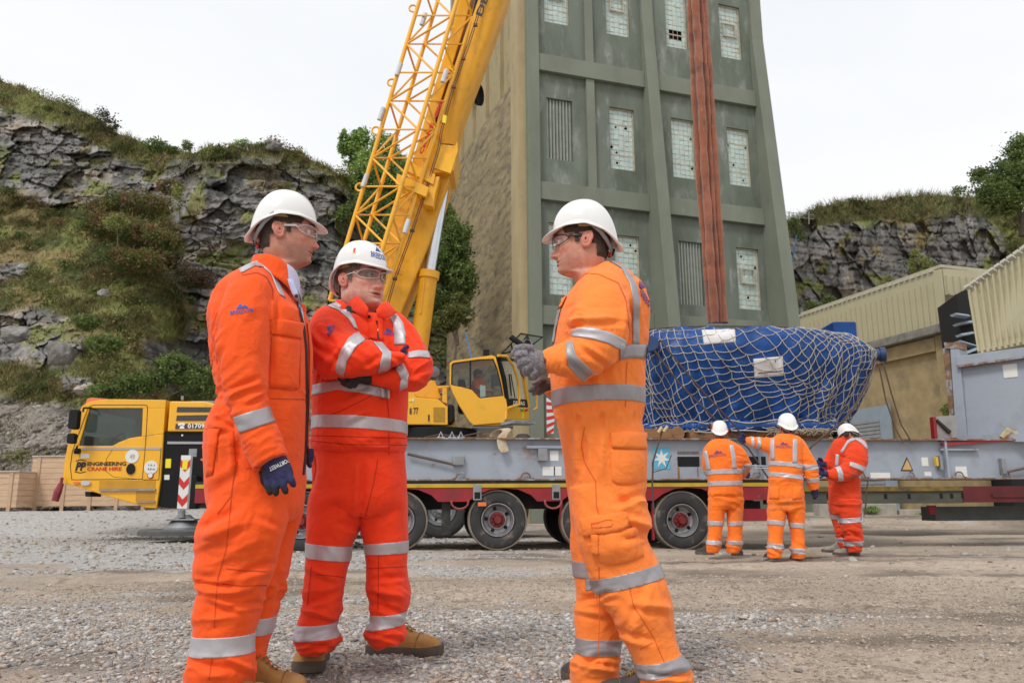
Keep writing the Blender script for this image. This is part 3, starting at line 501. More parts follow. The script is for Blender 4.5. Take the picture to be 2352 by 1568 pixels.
for (u0, u1, z0, z1, kind, i) in RW:
    if kind == 's':
        mb = MB(); n = 8; w = (u1 - u0) / n
        for k in range(n): mb.prism([(u0 + k * w + .01, .16), (u0 + k * w + w * .3, .10), (u0 + k * w + w * .75, .10), (u0 + k * w + w - .01, .16), (u0 + k * w + w - .01, .2), (u0 + k * w + .01, .2)], z0, z1, lambda a, z, d: TF(a, d, z))
        mb.build('shutter', m_shut, tower); continue
    fr_ = MB(); pn_ = MB(); nc, nr = 5, 12; tall = z1 - z0
    fw = .05
    fr_.box((u0, .10, z0), (u0 + fw, .2, z1), TF); fr_.box((u1 - fw, .10, z0), (u1, .2, z1), TF); fr_.box((u0 + fw, .10, z0), (u1 - fw, .2, z0 + fw), TF); fr_.box((u0 + fw, .10, z1 - fw), (u1 - fw, .2, z1), TF)
    for c in range(1, nc): uu = u0 + (u1 - u0) * c / nc; fr_.box((uu - .010, .158, z0 + fw), (uu + .010, .175, z1 - fw), TF)
    for r in range(1, nr): zz = z0 + tall * r / nr; hh = .03 if r in (3, 9) else .010; fr_.box((u0 + fw, .156, zz - hh), (u1 - fw, .188, zz + hh), TF)
    if i in (0, 1, 3, 9):   # hinged vent standing slightly proud
        a, b = u0 + (u1 - u0) / nc, u1 - (u1 - u0) / nc; c, d = z0 + tall * 5 / nr, z0 + tall * 8 / nr
        for q in ((a, c, b, c + .05), (a, d - .05, b, d), (a, c + .05, a + .05, d - .05), (b - .05, c + .05, b, d - .05)): fr_.box((q[0], .05, q[1]), (q[2], .119, q[3]), TF)
    bro = BROKEN.get(i, []); rg = random.Random(i)
    for c in range(nc):
        for r in range(nr):
            a, b = u0 + (u1 - u0) * c / nc, u0 + (u1 - u0) * (c + 1) / nc; e, f = z1 - tall * (r + 1) / nr, z1 - tall * r / nr
            t = [rg.uniform(-.012, .012) for _ in range(4)]
            if (c, r) in bro:
                # a pane with a jagged hole: four slivers round the gap
                if i == 2: continue
                mx, mz = (a + b) / 2, (e + f) / 2; hw, hh = (b - a) * rg.uniform(.25, .36), (f - e) * rg.uniform(.25, .38)
                P = [(mx - hw, mz - hh * .6), (mx + hw * .6, mz - hh), (mx + hw, mz + hh * .3), (mx, mz + hh)]; Q = [(a, e), (b, e), (b, f), (a, f)]
                for k in range(4): pn_.add([TF(Q[k][0], .17, Q[k][1]), TF(Q[(k + 1) % 4][0], .17, Q[(k + 1) % 4][1]), TF(P[(k + 1) % 4][0], .17, P[(k + 1) % 4][1]), TF(P[k][0], .17, P[k][1])], [(0, 1, 2, 3)])
            else: pn_.add([TF(a, .165 + t[0], e), TF(b, .165 + t[1], e), TF(b, .165 + t[2], f), TF(a, .165 + t[3], f)], [(0, 1, 2, 3)])
    w = fr_.build('window', m_bar, tower); pn_.build('pane', m_pane, w, fix=False)
# tan side wall: lower part stands proud, upper part ribbed
zs = TF.uz(1195, 160, 0)[1]; SF = Fr(TF(0, 0, 0), (.316, -.949)); # u runs towards the viewer's corner, d inward
mb = MB(); L_ = 12.5
mb.box((-L_, -.30, -.3), (-1.0, -.01, zs), SF); m_up = MB(); m_up.box((-L_, -.06, zs), (-1.0, -.012, ZT), SF)
k = 0; uu = -1.0
while uu > -L_ + 1: m_up.box((uu - 2.35, -.22, zs + .002), (uu - 1.95, -.065, ZT), SF); uu -= 2.35
rg = random.Random(4); z = .9
while z < zs - .3:
    mb.box((-L_, -.303, z), (-1.02, -.2995, z + .012), SF); z += 1.22
mb.build('side_wall', m_tan, tower); m_up.build('upper_side_wall', mat('tan_concrete_upper', (.36, .29, .16), .92, var=.15, vs=1.2, bump=.4, bs=9, stain=(.17, .14, .09), sts=1.2, stf=(.52, .75), stretch=(1, 1, .5)), tower)
mb = MB(); mb.box((-.995, -.36, -.3), (-.0, -.01, ZT), SF); mb.build('corner_pier', m_tan2, tower)
mb = MB(); mb.box((-L_, 0, ZT), (.1, -6, ZT + .6), Fr(TF(0, 0, 0), (.316, -.949))) if False else mb.box((-.1, -.5, ZT), (u_end + .3, TD, ZT + .6), TF); mb.build('parapet', m_greentrim, tower)
# ---- shed beside the tower
m_clad = mat('beige_cladding', (.44, .40, .26), .45, .0, var=.05, vs=1.2, stain=(.36, .33, .22), sts=1.2, stf=(.55, .75))
m_lint = mat('grey_lintel', (.20, .19, .16), .9, var=.3, vs=4, bump=.3)
m_bsteel = mat('blue_grey_door', (.30, .36, .42), .45, .2, var=.08)
HF = Fr((11.15, 30.0, 0), (.316, -.949)); HL = HF.uz(2208, 735)[0]
shed = thing('industrial_shed', HF(0, 0, 0), 'tan concrete shed with beige ribbed cladding beside the tower', 'building')
zc0 = HF.uz(2200, 738)[1]; zc1 = HF.uz(2165, 618)[1]; uc = HF.uz(2165, 618)[0]
mb = MB(); mb.box((-.3, 0, -.3), (HL, .4, zc0 - .3), HF); ua, ub, za, zb_ = rect(HF, (2140, 1000), (2200, 780)); mb.box((HL - .9, -.15, -.3), (HL, -.002, zc0 - .3), HF)
mb.box((-.3, -.15, zc0 - .75), (HL - .92, -.003, zc0 - .32), HF); mb.build('wall', m_shed, shed)
mb = MB(); mb.box((-.3, -.42, zc0 - .29), (HL + .3, .3, zc0 - .02), HF); mb.build('lintel', m_lint, shed, bevel=.03)
mb = MB(); n = int((uc + .3) / .24)
mb.box((-.3, -.1, zc0), (uc, -.04, zc1), HF)
for k in range(n): mb.box((-.26 + k * .24, -.15, zc0 + .02), (-.2 + k * .24, -.102, zc1 - .35), HF)
mb.build('cladding', m_clad, shed)
mb = MB()
for k in range(n): mb.box((-.3 + k * .24, -.16, zc1 - .02), (-.14 + k * .24, -.02, zc1 + .04), HF)
mb.build('roof_edge', mat('roof_sheet', (.5, .48, .4), .5, .1), shed)
# end face over the gap and its roof
EF = Fr(HF(uc, -.05, 0), (.949, .25)); mb = MB(); mb.box((0.05, 0, zc0 + .9), (5.2, .1, zc1 + .02), EF)
for k in range(20): mb.box((.12 + k * .25, -.05, zc0 + .92), (.17 + k * .25, -.002, zc1 - .2), EF)
mb.build('end_cladding', m_clad, shed)
mb = MB(); mb.box((-.3, -.05, zc1 + .05), (uc, 7, zc1 + .15), HF); mb.build('roof', mat('roof_sheet_beige', (.42, .39, .28), .5), shed)
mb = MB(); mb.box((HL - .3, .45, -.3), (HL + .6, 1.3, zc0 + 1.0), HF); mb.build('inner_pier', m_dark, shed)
su0, su1, sz0, sz1 = rect(HF, (1966, 966), (2046, 1120)); mb = MB(); mb.box((su0 - .5, -.2, sz0 - 1), (su1 + .5, -.16, sz1 + .35), HF); mb.build('door_frame', m_bsteel, shed)
mb = MB(); z = sz0 - 1
while z < sz1 - .1: mb.box((su0, -.26, z), (su1, -.205, z + .10), HF); z += .125
mb.build('roller_door', mat('roller_door_steel', (.42, .43, .44), .4, .5), shed)
# ---- the nearer shed with leaning cladding
sh2 = thing('leaning_shed', W(2300, 1000, 19.5), 'nearer beige clad shed with torn open end at the right edge', 'building')
bl, br_, tl, tr = W(2246, 812, 19.0), W(2620, 735, 15.5), W(2222, 668, 20.2), W(2620, 398, 15.5); nn = (br_ - bl).cross(tl - bl).normalized(); nn = nn if nn.y < 0 else -nn
def S2(a, b, o=0): return bl.lerp(br_, a).lerp(tl.lerp(tr, a), b) + nn * o
mb = MB(); mb.hexa([S2(0, 0, -.08), S2(1, 0, -.08), S2(1, 0), S2(0, 0), S2(0, 1, -.08), S2(1, 1, -.08), S2(1, 1), S2(0, 1)])
N2 = 24
for k in range(N2): a = (k + .35) / N2; b = a + .25 / N2; mb.hexa([S2(a, .01, .002), S2(b, .01, .002), S2(b, .01, .06), S2(a, .01, .06), S2(a, .97, .002), S2(b, .97, .002), S2(b, .97, .06), S2(a, .97, .06)])
mb.build('cladding', m_clad, sh2)
mb = MB()
for k in range(N2): a = (k + .05) / N2; b = (k + .85) / N2; mb.hexa([S2(a, .995, -.1), S2(b, .995, -.1), S2(b, .995, .12), S2(a, .995, .12), S2(a, 1.02, -.1), S2(b, 1.02, -.1), S2(b, 1.02, .14), S2(a, 1.02, .14)])
mb.build('roof_edge', mat('roof_sheet_pale', (.62, .6, .52), .5), sh2)
mb = MB()   # dark opening behind, with hanging scraps of sheet
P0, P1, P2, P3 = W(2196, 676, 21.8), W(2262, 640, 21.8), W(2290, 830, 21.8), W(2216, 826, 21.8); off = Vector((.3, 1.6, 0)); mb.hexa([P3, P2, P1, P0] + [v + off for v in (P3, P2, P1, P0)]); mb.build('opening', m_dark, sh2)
for (x0, y0, x1, y1, yy) in ((2206, 745, 2246, 738, 21.5), (2212, 770, 2240, 765, 21.4), (2210, 785, 2262, 800, 21.3), (2222, 812, 2258, 798, 21.2), (2200, 722, 2230, 726, 21.3)):
    mb = MB(); a, b = W(x0, y0, yy), W(x1, y1, yy); w = Vector((0, .1, .07)); mb.hexa([a, b, b + Vector((0, .3, 0)), a + Vector((0, .3, 0)), a + w, b + w, b + w + Vector((0, .3, 0)), a + w + Vector((0, .3, 0))]); mb.build('torn_sheet', m_bsteel, sh2)
# low blocks along the far edge of the yard
m_blk = mat('pale_concrete_block', (.36, .33, .29), .95, var=.2, vs=5, bump=.5)
for k, (a, b, t) in enumerate(((1884, 1962, 'pale low concrete block left behind the worker in red'), (1966, 2062, 'pale low concrete block right behind the worker in red'), (2068, 2190, 'long low concrete kerb block behind the trailer rail'))):
    g = thing('concrete_block', W((a + b) / 2, 1186, 24), t, 'block', 'low concrete blocks at the yard edge'); x0, x1 = W(a, 1186, 24).x, W(b, 1186, 24).x
    mb = MB(); mb.box((x0, 24, .2), (x1, 24.5, .67 if k < 2 else .5)); mb.build('block', m_blk, g, bevel=.03)
# rope hanging down the right cliff and by the left bush
m_blue_rope = mat('blue_rope', (.03, .2, .55), .6)
o = MB().tube([W(1829, 540, 44), W(1826, 570, 44), W(1820, 600, 44)], .03, 6).build('rope', m_blue_rope, loc=W(1820, 600, 44)); tag(o, 'blue rope hanging down the rock right of the tower', 'rope')
o = MB().tube([W(1068, 762, 30.5), W(1076, 792, 30.5), W(1084, 828, 30.4)], .022, 6).build('rope', m_blue_rope, loc=W(1084, 828, 30.4)); tag(o, 'blue rope hanging from the bush beside the tan wall', 'rope')
# ================================================================ MOBILE CRANE
m_yel = mat('yellow_paint', (.86, .42, .008), .32, var=.05, vs=1.5, stain=(.50, .26, .03), sts=3.5, stf=(.58, .8), coat=.3)
m_yel2 = mat('yellow_paint_weathered', (.80, .38, .010), .42, var=.08, vs=1.2, stain=(.42, .22, .04), sts=2.6, stf=(.52, .78), stretch=(1, 1, .5))
m_blk = mat('black_plastic', (.010, .010, .011), .6, var=.2, spec=.25)
m_blkp = mat('black_panel', (.010, .010, .011), .5, spec=.2, var=.2, vs=2, stain=(.045, .04, .035), sts=3, stf=(.6, .8))
m_chrome = mat('chrome_rod', (.62, .64, .67), .18, .9, var=.05)
m_steel = mat('dull_steel', (.30, .31, .32), .45, .6, var=.2, vs=6, stain=(.2, .13, .08), sts=8, stf=(.62, .75))
m_glass = glass('cab_glass', (.03, .045, .04), .62, .05); m_glass2 = glass('clear_glass', (.5, .6, .56), .22, .04)
m_white = mat('white_sticker', (.72, .72, .70), .5, var=.04); m_blackt = mat('black_lettering', (.01, .01, .01), .5, var=0.); m_redt = mat('red_lettering', (.62, .02, .015), .45, var=.04); m_whitet = mat('white_lettering', (.8, .8, .8), .5, var=0.)
m_org = mat('orange_lens', (.75, .16, .03), .25, var=.08, coat=.6); m_grey = mat('grey_stripe', (.38, .36, .38), .4, var=.05); m_warn = mat('yellow_sticker', (.85, .68, .02), .5, var=.02); m_pan = mat('grille_dark', (.05, .05, .055), .6)
CF = Fr((0, 17.4, 0), (1, .03)); CW = 2.6
crane = thing('mobile_crane', CF(-7, 1, 0), 'yellow mobile crane with raised telescopic boom and lattice jib behind the three men', 'crane')
def cu(px, py, d=0): return CF.uz(px, py, d)
def panel(pts, d0, d1, name=None, m=None, par=None, bevel=0, F=CF, smooth=False):
    b = MB(); b.prism([F.uz(x, y, d0) for x, y in pts], d0, d1, F)
    return b.build(name, m, par or crane, bevel=bevel, smooth=smooth) if name else b
# carrier cab: shell with a real window opening, built as side frames + roof + back
def z2(x, y): return (x / 3.564 / 1.0884, (960 + y / 3.564) / 1.0884)
def L(*p): return [z2(*q) for q in p]
# outer silhouette split into strips round the window
side_low = L((560, 840), (575, 700), (600, 560), (632, 430), (700, 548), (1000, 548), (1060, 515), (1150, 480), (1262, 462), (1300, 462), (1455, 440), (1430, 850), (1395, 1105), (1300, 1100), (1180, 1060), (900, 980), (700, 915), (585, 890))
pillA = L((632, 430), (665, 330), (735, 190), (800, 212), (770, 300), (745, 400), (700, 548)); roofp = L((735, 190), (790, 160), (880, 140), (990, 133), (1478, 140), (1472, 212), (800, 212))
pillB = L((1272, 212), (1472, 212), (1455, 440), (1300, 462), (1262, 462))
cab = panel(side_low, 0, .08, 'carrier_cab', m_yel, bevel=.02)
for p_ in (pillA, roofp, pillB): panel(p_, .001, .079, 'cab_frame', m_yel, cab, bevel=.012)
for p_ in (side_low, pillA, roofp, pillB): panel([(x, y) for x, y in p_], CW - .08, CW, 'cab_frame', m_yel, cab)
# front skin, roof skin, rear wall, floor between the two sides
def skin(pts, d0, d1, t, name, m, F=CF):
    b = MB(); q = [F.uz(x, y, 0) for x, y in pts]
    for (u0, z0), (u1, z1) in zip(q[:-1], q[1:]):
        n = Vector((-(z1 - z0), u1 - u0)).normalized() * t; b.hexa([F(u0, d0, z0), F(u1, d0, z1), F(u1, d1, z1), F(u0, d1, z0), F(u0 + n.x, d0, z0 + n.y), F(u1 + n.x, d0, z1 + n.y), F(u1 + n.x, d1, z1 + n.y), F(u0 + n.x, d1, z0 + n.y)])
    return b.build(name, m, cab)
skin(L((585, 890), (560, 840), (575, 700), (600, 560), (632, 430)), .081, CW - .081, -.05, 'front_panel', m_yel)
skin(L((735, 190), (790, 160), (880, 140), (990, 133), (1478, 140), (1455, 440), (1430, 850), (1395, 1105)), .081, CW - .081, -.05, 'roof_panel', m_yel)
skin(L((640, 425), (672, 330), (735, 195)), .2, CW - .2, -.02, 'windscreen', m_glass2)
b = MB(); q = [cu(*p) for p in L((612, 560), (640, 425), (735, 195), (990, 150), (1465, 150), (1440, 560))]
b.box((q[0][0] + .1, .15, q[0][1] - .25), (q[5][0], CW - .15, q[0][1] - .1), CF); b.build('cab_floor', m_blk, cab)
panel(L((800, 214), (1272, 214), (1262, 462), (1150, 482), (1060, 517), (1000, 548), (702, 548), (745, 400), (770, 300)), .03, .045, 'side_window', m_glass, cab)
panel(L((800, 214), (1272, 214), (1262, 462), (1150, 482), (1060, 517), (1000, 548), (702, 548), (745, 400), (770, 300)), CW - .05, CW - .035, 'side_window', m_glass2, cab)
# door shut-line, ledges, seat, wheel
b = MB()
def line(pts, F=CF, w=.012, d=-.004): 
    for p, q in zip(pts[:-1], pts[1:]):
        (u0, z0), (u1, z1) = F.uz(*p, 0), F.uz(*q, 0); t = Vector((u1 - u0, z1 - z0)).normalized(); n = Vector((-t.y, t.x)) * w / 2
        b.prism([(u0 - n.x, z0 - n.y), (u1 - n.x, z1 - n.y), (u1 + n.x, z1 + n.y), (u0 + n.x, z0 + n.y)], d, .0005, F)
line(L((640, 850), (627, 730), (645, 600), (700, 450), (745, 320), (790, 205), (830, 185), (1300, 185), (1316, 200), (1295, 560), (1268, 845), (640, 850))); line(L((1435, 570), (1415, 850), (1270, 850)))
line(L((1020, 560), (950, 660), (940, 770), (1010, 825), (1240, 845)), w=.006); b.build('door_seam', m_blkp, cab)
panel(L((722, 563), (1285, 563), (1283, 583), (725, 585)), -.012, -.002, 'stripe', m_grey, cab); panel(L((1296, 563), (1432, 563), (1430, 583), (1294, 583)), -.012, -.002, 'stripe', m_grey, cab)
# steps: dark recesses with bright treads
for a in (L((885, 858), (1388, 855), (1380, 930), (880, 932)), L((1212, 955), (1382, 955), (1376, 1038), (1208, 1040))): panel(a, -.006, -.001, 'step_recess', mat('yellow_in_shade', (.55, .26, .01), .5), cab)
for a in (L((880, 936), (1382, 930), (1382, 946), (880, 952)), L((1210, 1044), (1376, 1040), (1376, 1052), (1210, 1056))): panel(a, -.05, -.008, 'step', m_steel, cab)
def disc(px, py, rpx, F, d, name, m, par, n=24, t=.012, ry=None):
    u, z = F.uz(px, py, 0); r = rpx * F.o.y / FPX; ryy = (ry or rpx) * F.o.y / FPX
    b = MB(); b.prism([(u + r * math.cos(2 * math.pi * k / n), z + ryy * math.sin(2 * math.pi * k / n)) for k in range(n)], d - t, d, F); return b.build(name, m, par)
disc(*z2(1179, 643), 15, CF, -.002, 'round_sticker', m_white, cab); disc(*z2(1347, 740), 15, CF, -.002, 'round_sticker', m_white, cab); disc(*z2(1168, 755), 9.5, CF, -.002, 'door_handle', m_blk, cab, t=.03, ry=12)
disc(*z2(1343, 812), 7, CF, -.002, 'round_sticker', m_redt, cab); disc(*z2(1343, 812), 5, CF, -.015, 'round_sticker', m_white, cab)
disc(*z2(687, 877), 7.5, CF, -.002, 'side_marker', m_org, cab, ry=3, t=.03); disc(*z2(770, 880), 10.5, CF, -.002, 'fog_lamp', mat('lamp_glass', (.5, .5, .52), .15, .3), cab, ry=5.5, t=.04)
panel(L((720, 617), (795, 617), (795, 657), (720, 660)), -.008, -.002, 'sticker', m_white, cab)
b = MB(); b.prism([cu(*p) for p in L((740, 187), (765, 125), (800, 116), (955, 126), (955, 136), (880, 150), (790, 175))], .05, 1.1, CF); b.build('light_bar', m_org, cab, bevel=.02)
# lettering
def txt(s, F, x0, y0, x1, y1, x2, y2, m, par, bold=.0, shear=0., d=-.006, name='lettering'):
    b = MB(); text_on(b, s, flat_on(F, x0, y0, x1, y1, x2, y2, d), bold, 0, shear); return b.build(name, m, par, fix=False)
A_ = lambda x, y: z2(x, y)
txt('ENGINEERING', CF, *A_(778, 727), *A_(1124, 726), *A_(778, 690), m_blackt, cab, .035, 0)
txt('CRANE HIRE', CF, *A_(775, 772), *A_(1082, 770), *A_(777, 737), m_redt, cab, .035, 0)
txt('PP', CF, *A_(668, 770), *A_(768, 772), *A_(668, 690), m_blackt, cab, .06, .3)
b = MB(); line(L((675, 683), (720, 672), (770, 683)), w=.02); line(L((665, 778), (715, 790), (765, 778)), w=.02); b.build('lettering_frame', m_blackt, cab)
txt('13,1', CF, *A_(1322, 730), *A_(1378, 730), *A_(1322, 712), m_blackt, cab, .01, d=-.018); txt('4.0 m', CF, *A_(1315, 765), *A_(1380, 765), *A_(1315, 745), m_blackt, cab, .01, d=-.018)
txt('49', CF, *A_(1155, 668), *A_(1202, 668), *A_(1155, 622), mat('brown_lettering', (.45, .38, .25), .6), cab, .02, d=-.018)
# mirrors
b = MB(); b.prism(rrect(*[v for v in (cu(*A_(697, 330))[0], cu(*A_(775, 330))[0], cu(*A_(740, 415))[1], cu(*A_(740, 243))[1])], .05), -.42, -.25, CF); b.build('mirror', m_blk, cab, bevel=.02)
b = MB(); b.prism(rrect(cu(*A_(678, 500))[0], cu(*A_(745, 500))[0], cu(*A_(700, 540))[1], cu(*A_(700, 450))[1], .04), -.4, -.25, CF); b.build('mirror', m_blk, cab, bevel=.02)
b = MB(); P = lambda x, y, d: CF(*(lambda q: (q[0], d, q[1]))(cu(*A_(x, y), d))); b.tube([P(815, 212, 0), P(745, 212, -.3), P(740, 245, -.33)], .02, 6); b.tube([P(690, 545, -.3), P(680, 580, -.3), P(690, 600, -.05)], .02, 6); b.tube([P(668, 596, -.1), P(712, 596, -.1)], .06, 8); b.build('mirror_arm', m_blk, cab)
# red marker hanging at the nose, flap, engine housing
b = MB(); b.tube([P(555, 830, -.1), P(540, 900, -.1)], .03, 6); b.tube([P(548, 880, -.1), P(515, 960, -.1), P(490, 1040, -.1)], [.05, .08, .07], 8); b.build('hook_bar', mat('dull_red', (.25, .03, .04), .6, var=.3), cab)
panel(L((757, 955), (803, 960), (800, 1000), (760, 1000)), .0, .5, 'mud_flap', m_blk, cab)
seat = MB(); u, z = cu(*A_(1000, 520)); seat.box((u, .5, z - .4), (u + .5, 1.0, z - .1), CF); seat.box((u + .42, .5, z - .1), (u + .55, 1.0, z + .55), CF); seat.build('driver_seat', m_blk, cab, bevel=.04)
b = MB(); u, z = cu(*A_(900, 495)); o_ = CF(u, .75, z); b.tube([o_ + Vector((math.cos(a) * .08 * 1.6, math.sin(a) * .22, math.cos(a) * .2)) for a in [2 * math.pi * k / 20 for k in range(21)]], .015, 6); b.build('steering_wheel', m_blk, cab)
b = MB(); u, z = cu(*A_(850, 495)); b.box((u - .15, .5, z - .05), (u + .1, 1.1, z + .1), CF); b.build('vest', mat('hi_vis_lime', (.45, .85, .03), .7), cab, bevel=.03)
eng = panel(L((1512, 150), (1820, 152), (1900, 168), (1960, 200), (2300, 200), (2300, 420), (1490, 420)), 0, CW, 'engine_housing', m_yel, bevel=.03)
for a in (L((1580, 202), (1930, 205), (1920, 248), (1572, 248)), L((1575, 278), (1910, 272), (1890, 325), (1568, 325)), L((1565, 352), (1960, 348), (1960, 398), (1560, 398))): panel(a, -.012, -.001, 'vent_panel', m_pan, eng)
txt('01709 5', CF, *A_(1672, 393), *A_(1868, 390), *A_(1672, 350), m_whitet, eng, .025, d=-.016)
b = MB(); line(L((1590, 362), (1620, 352), (1648, 362)), w=.045, d=-.02); b.build('phone_symbol', m_whitet, eng); panel(L((1597, 395), (1607, 370), (1632, 370), (1645, 395)), -.022, -.0125, 'phone_symbol', m_whitet, eng)
body = panel(L((1440, 420), (2600, 420), (2600, 1000), (1840, 1060), (1520, 1105), (1400, 1085)), .06, CW - .05, 'carrier_body', m_blkp)
panel(L((1490, 510), (2000, 512), (2000, 533), (1490, 532)), .045, .058, 'stripe', m_grey, body); panel(L((1476, 665), (1524, 663), (1520, 745), (1472, 745)), .045, .058, 'warning_sticker', m_warn, body); panel(L((1465, 806), (1510, 806), (1508, 850), (1463, 850)), .045, .058, 'sticker', m_white, body); panel(L((1685, 575), (1756, 575), (1750, 645), (1680, 645)), .045, .058, 'socket_plate', m_steel, body)
disc(*A_(1800, 670), 5, CF, .05, 'side_marker', m_org, body, ry=3); disc(*A_(1617, 453), 2.2, CF, .05, 'bolt', m_white, body)
panel(L((1700, 810), (1750, 815), (1760, 900), (1740, 1110), (1680, 1110)), -.2, .058, 'leg_bracket', m_blk, body, bevel=.02)
b = MB(); b.tube([P(1625, 105, .6), P(1625, 140, .6)], .03, 6); b.box((cu(*A_(1630, 130))[0], .5, cu(*A_(1630, 140))[1]), (cu(*A_(2100, 130))[0], .9, cu(*A_(1630, 122))[1]), CF); b.build('exhaust_frame', m_steel, eng)
# carrier chassis and its wheels run on behind the trailer
b = MB(); b.box((cu(470, 1100)[0], .3, .75), (cu(1320, 1100)[0], CW - .3, 1.25), CF); b.build('chassis', m_blkp, crane)
def wheel(parent, c, r, w, m_t, m_r, m_h, ax, name='wheel', hub=True):
    """c centre of the outer face; ax points outward"""
    ax = Vector(ax).normalized(); b = MB()
    b.lathe([(r * .56, -w), (r * .93, -w), (r, -w * .86), (r, -w * .14), (r * .965, -w * .04), (r * .88, .012), (r * .72, .02), (r * .60, 0), (r * .56, -.03), (r * .56, -w)], c, ax, 48); t = b.build(name, m_t, parent, smooth=True)
    b = MB(); b.lathe([(r * .56, -.025), (r * .555, .008), (r * .53, .008), (r * .50, -.03), (r * .48, -.05), (r * .44, -.12), (r * .33, -.14), (r * .30, -.10), (r * .0001, -.10)], c, ax, 40); rm = b.build('rim', m_r, t, smooth=True)
    if hub:
        b = MB(); b.lathe([(r * .27, -.10), (r * .26, -.07), (r * .15, -.06), (r * .14, -.0), (r * .11, .02), (r * .0001, .02)], c, ax, 24); e = ax.orthogonal().normalized(); w2 = ax.cross(e)
        for k in range(10): a = 2 * math.pi * k / 10; p = Vector(c) + (e * math.cos(a) + w2 * math.sin(a)) * r * .21; b.tube([p - ax * .08, p - ax * .03], .018, 6)
        b.build('hub', m_h, t, smooth=True)
        b = MB()
        for k in range(5): a = 2 * math.pi * (k + .3) / 5; p = Vector(c) + (e * math.cos(a) + w2 * math.sin(a)) * r * .385; b.tube([p - ax * .135, p - ax * .119], .03, 10)
        b.build('rim_hole', m_blk, t)
    return t
m_tyre0 = mat('tyre_rubber', (.035, .034, .033), .85, var=.2, vs=8, bump=.3)
for px in (620, 760, 1010, 1150): u = cu(px, 1100)[0]; wheel(crane, CF(u, .2, .6), .6, .4, m_tyre0, m_steel, m_steel, -CF.n)
# outrigger with round foot and striped post
of = Fr((0, 16.6, 0), (1, .03)); OP = lambda x, y, d=0: of(*(lambda q: (q[0], d, q[1]))(of.uz(*A_(x, y), d)))
b = MB(); c = OP(1620, 1300); b.tube([OP(1618, 1120), OP(1618, 1190)], .07, 12); b.build('outrigger_leg', m_steel, crane, smooth=True)
b = MB(); zc = OP(1600, 1300).z; b.lathe([(.10, .30), (.13, .28), (.36, .07), (.38, .05), (.38, .0)], (OP(1600, 1300).x, 16.6, zc), (0, 0, 1), 28); b.build('outrigger_foot', m_steel, crane, smooth=True)
b = MB(); b.box((OP(1490, 1200).x, 16.3, OP(1490, 1215).z), (OP(1750, 1200).x, 16.9, OP(1490, 1200).z)); b.build('outrigger_yoke', m_steel, crane, bevel=.02)
pad = MB(); pad.lathe([(.001, .11), (.82, .11), (.86, .08), (.86, 0), (.001, 0)], (OP(1580, 1320).x, 16.75, .0 if False else OP(1500, 1345).z + .0), (0, 0, 1), 40)
o = pad.build('outrigger_pad', mat('pad_plastic', (.09, .09, .088), .8, var=.2, vs=6), loc=(OP(1580, 1320).x, 16.75, 0), smooth=True); tag(o, 'round grey spreader pad under the front outrigger foot', 'outrigger pad')
b = MB(); b.box((OP(1445, 1150).x, 18.2, .18), (OP(1445, 1150).x + 1.6, 19.0, .28)); b.lathe([(.3, .28), (.12, .5)], (OP(1445, 1150).x + .9, 18.6, 0), (0, 0, 1), 20)
o = b.build('outrigger_pad', m_steel, loc=(OP(1445, 1150).x + .8, 18.6, 0)); tag(o, 'far spreader plate behind the striped outrigger post', 'outrigger pad')
# striped post: white plate with red chevrons
PW = [OP(1615, 633), OP(1702, 633), OP(1665, 1107), OP(1576, 1107)]
def SPt(a, t, d=0): return PW[0].lerp(PW[1], a).lerp(PW[3].lerp(PW[2], a), t) + Vector((0, -d, 0))
b = MB(); b.hexa([SPt(0, 1), SPt(1, 1), SPt(1, 1, -.1), SPt(0, 1, -.1), SPt(0, 0), SPt(1, 0), SPt(1, 0, -.1), SPt(0, 0, -.1)]); post = b.build('striped_post', m_white, crane)
b = MB()
for k, t in enumerate((.07, .40, .72)):
    h = .14
    for (a0, a1, s) in ((0, .5, 1), (.5, 1, -1)):
        t0, t1 = (t, t + .11) if s == 1 else (t + .11, t); b.add([SPt(a0, t0, .004), SPt(a1, t1, .004), SPt(a1, t1 + h, .004), SPt(a0, t0 + h, .004)], [(0, 1, 2, 3)])
b.build('chevron', m_redt, post, fix=False)
b = MB(); b.add([SPt(.22, .08, .006), SPt(.75, .08, .006), SPt(.7, .27, .006), SPt(.2, .27, .006)], [(0, 1, 2, 3)]); b.build('warning_sticker', m_warn, post, fix=False)
# ---- superstructure
UF = Fr((0, 17.9, 0), (1, .05)); U = lambda x, y, d=0: UF(*(lambda q: (q[0], d, q[1]))(UF.uz(x, y, d)))
def c2(x, y): return ((980 + x / 5.6) / 1.0884, (860 + y / 5.6) / 1.0884)
def M(*p): return [c2(*q) for q in p]
def upanel(pts, d0, d1, name, m, par=None, bevel=0): return panel(pts, d0, d1, name, m, par or crane, bevel, UF)
up = upanel([(880, 905), (945, 895), *M((340, 745), (640, 765), (780, 880), (780, 1130), (240, 1125)), (880, 985)], .0, 1.9, 'counterweight_housing', m_yel, bevel=.02)
upanel(M((580, 880), (742, 885), (742, 1090), (580, 1085)), -.01, -.001, 'grille', mat('grille_mesh', (.42, .22, .01), .6, var=.4, vs=60), up); upanel(M((505, 985), (525, 985), (525, 1078), (505, 1076)), -.012, -.001, 'latch', m_blk, up)
upanel(M((235, 770), (275, 765), (278, 800), (238, 805)), -.012, -.001, 'warning_sticker', m_warn, up); upanel(M((278, 765), (308, 763), (310, 798), (282, 800)), -.012, -.001, 'sticker', m_white, up)
txt('8 77', UF, *c2(245, 985), *c2(370, 977), *c2(243, 892), m_blackt, up, .02, d=-.01)
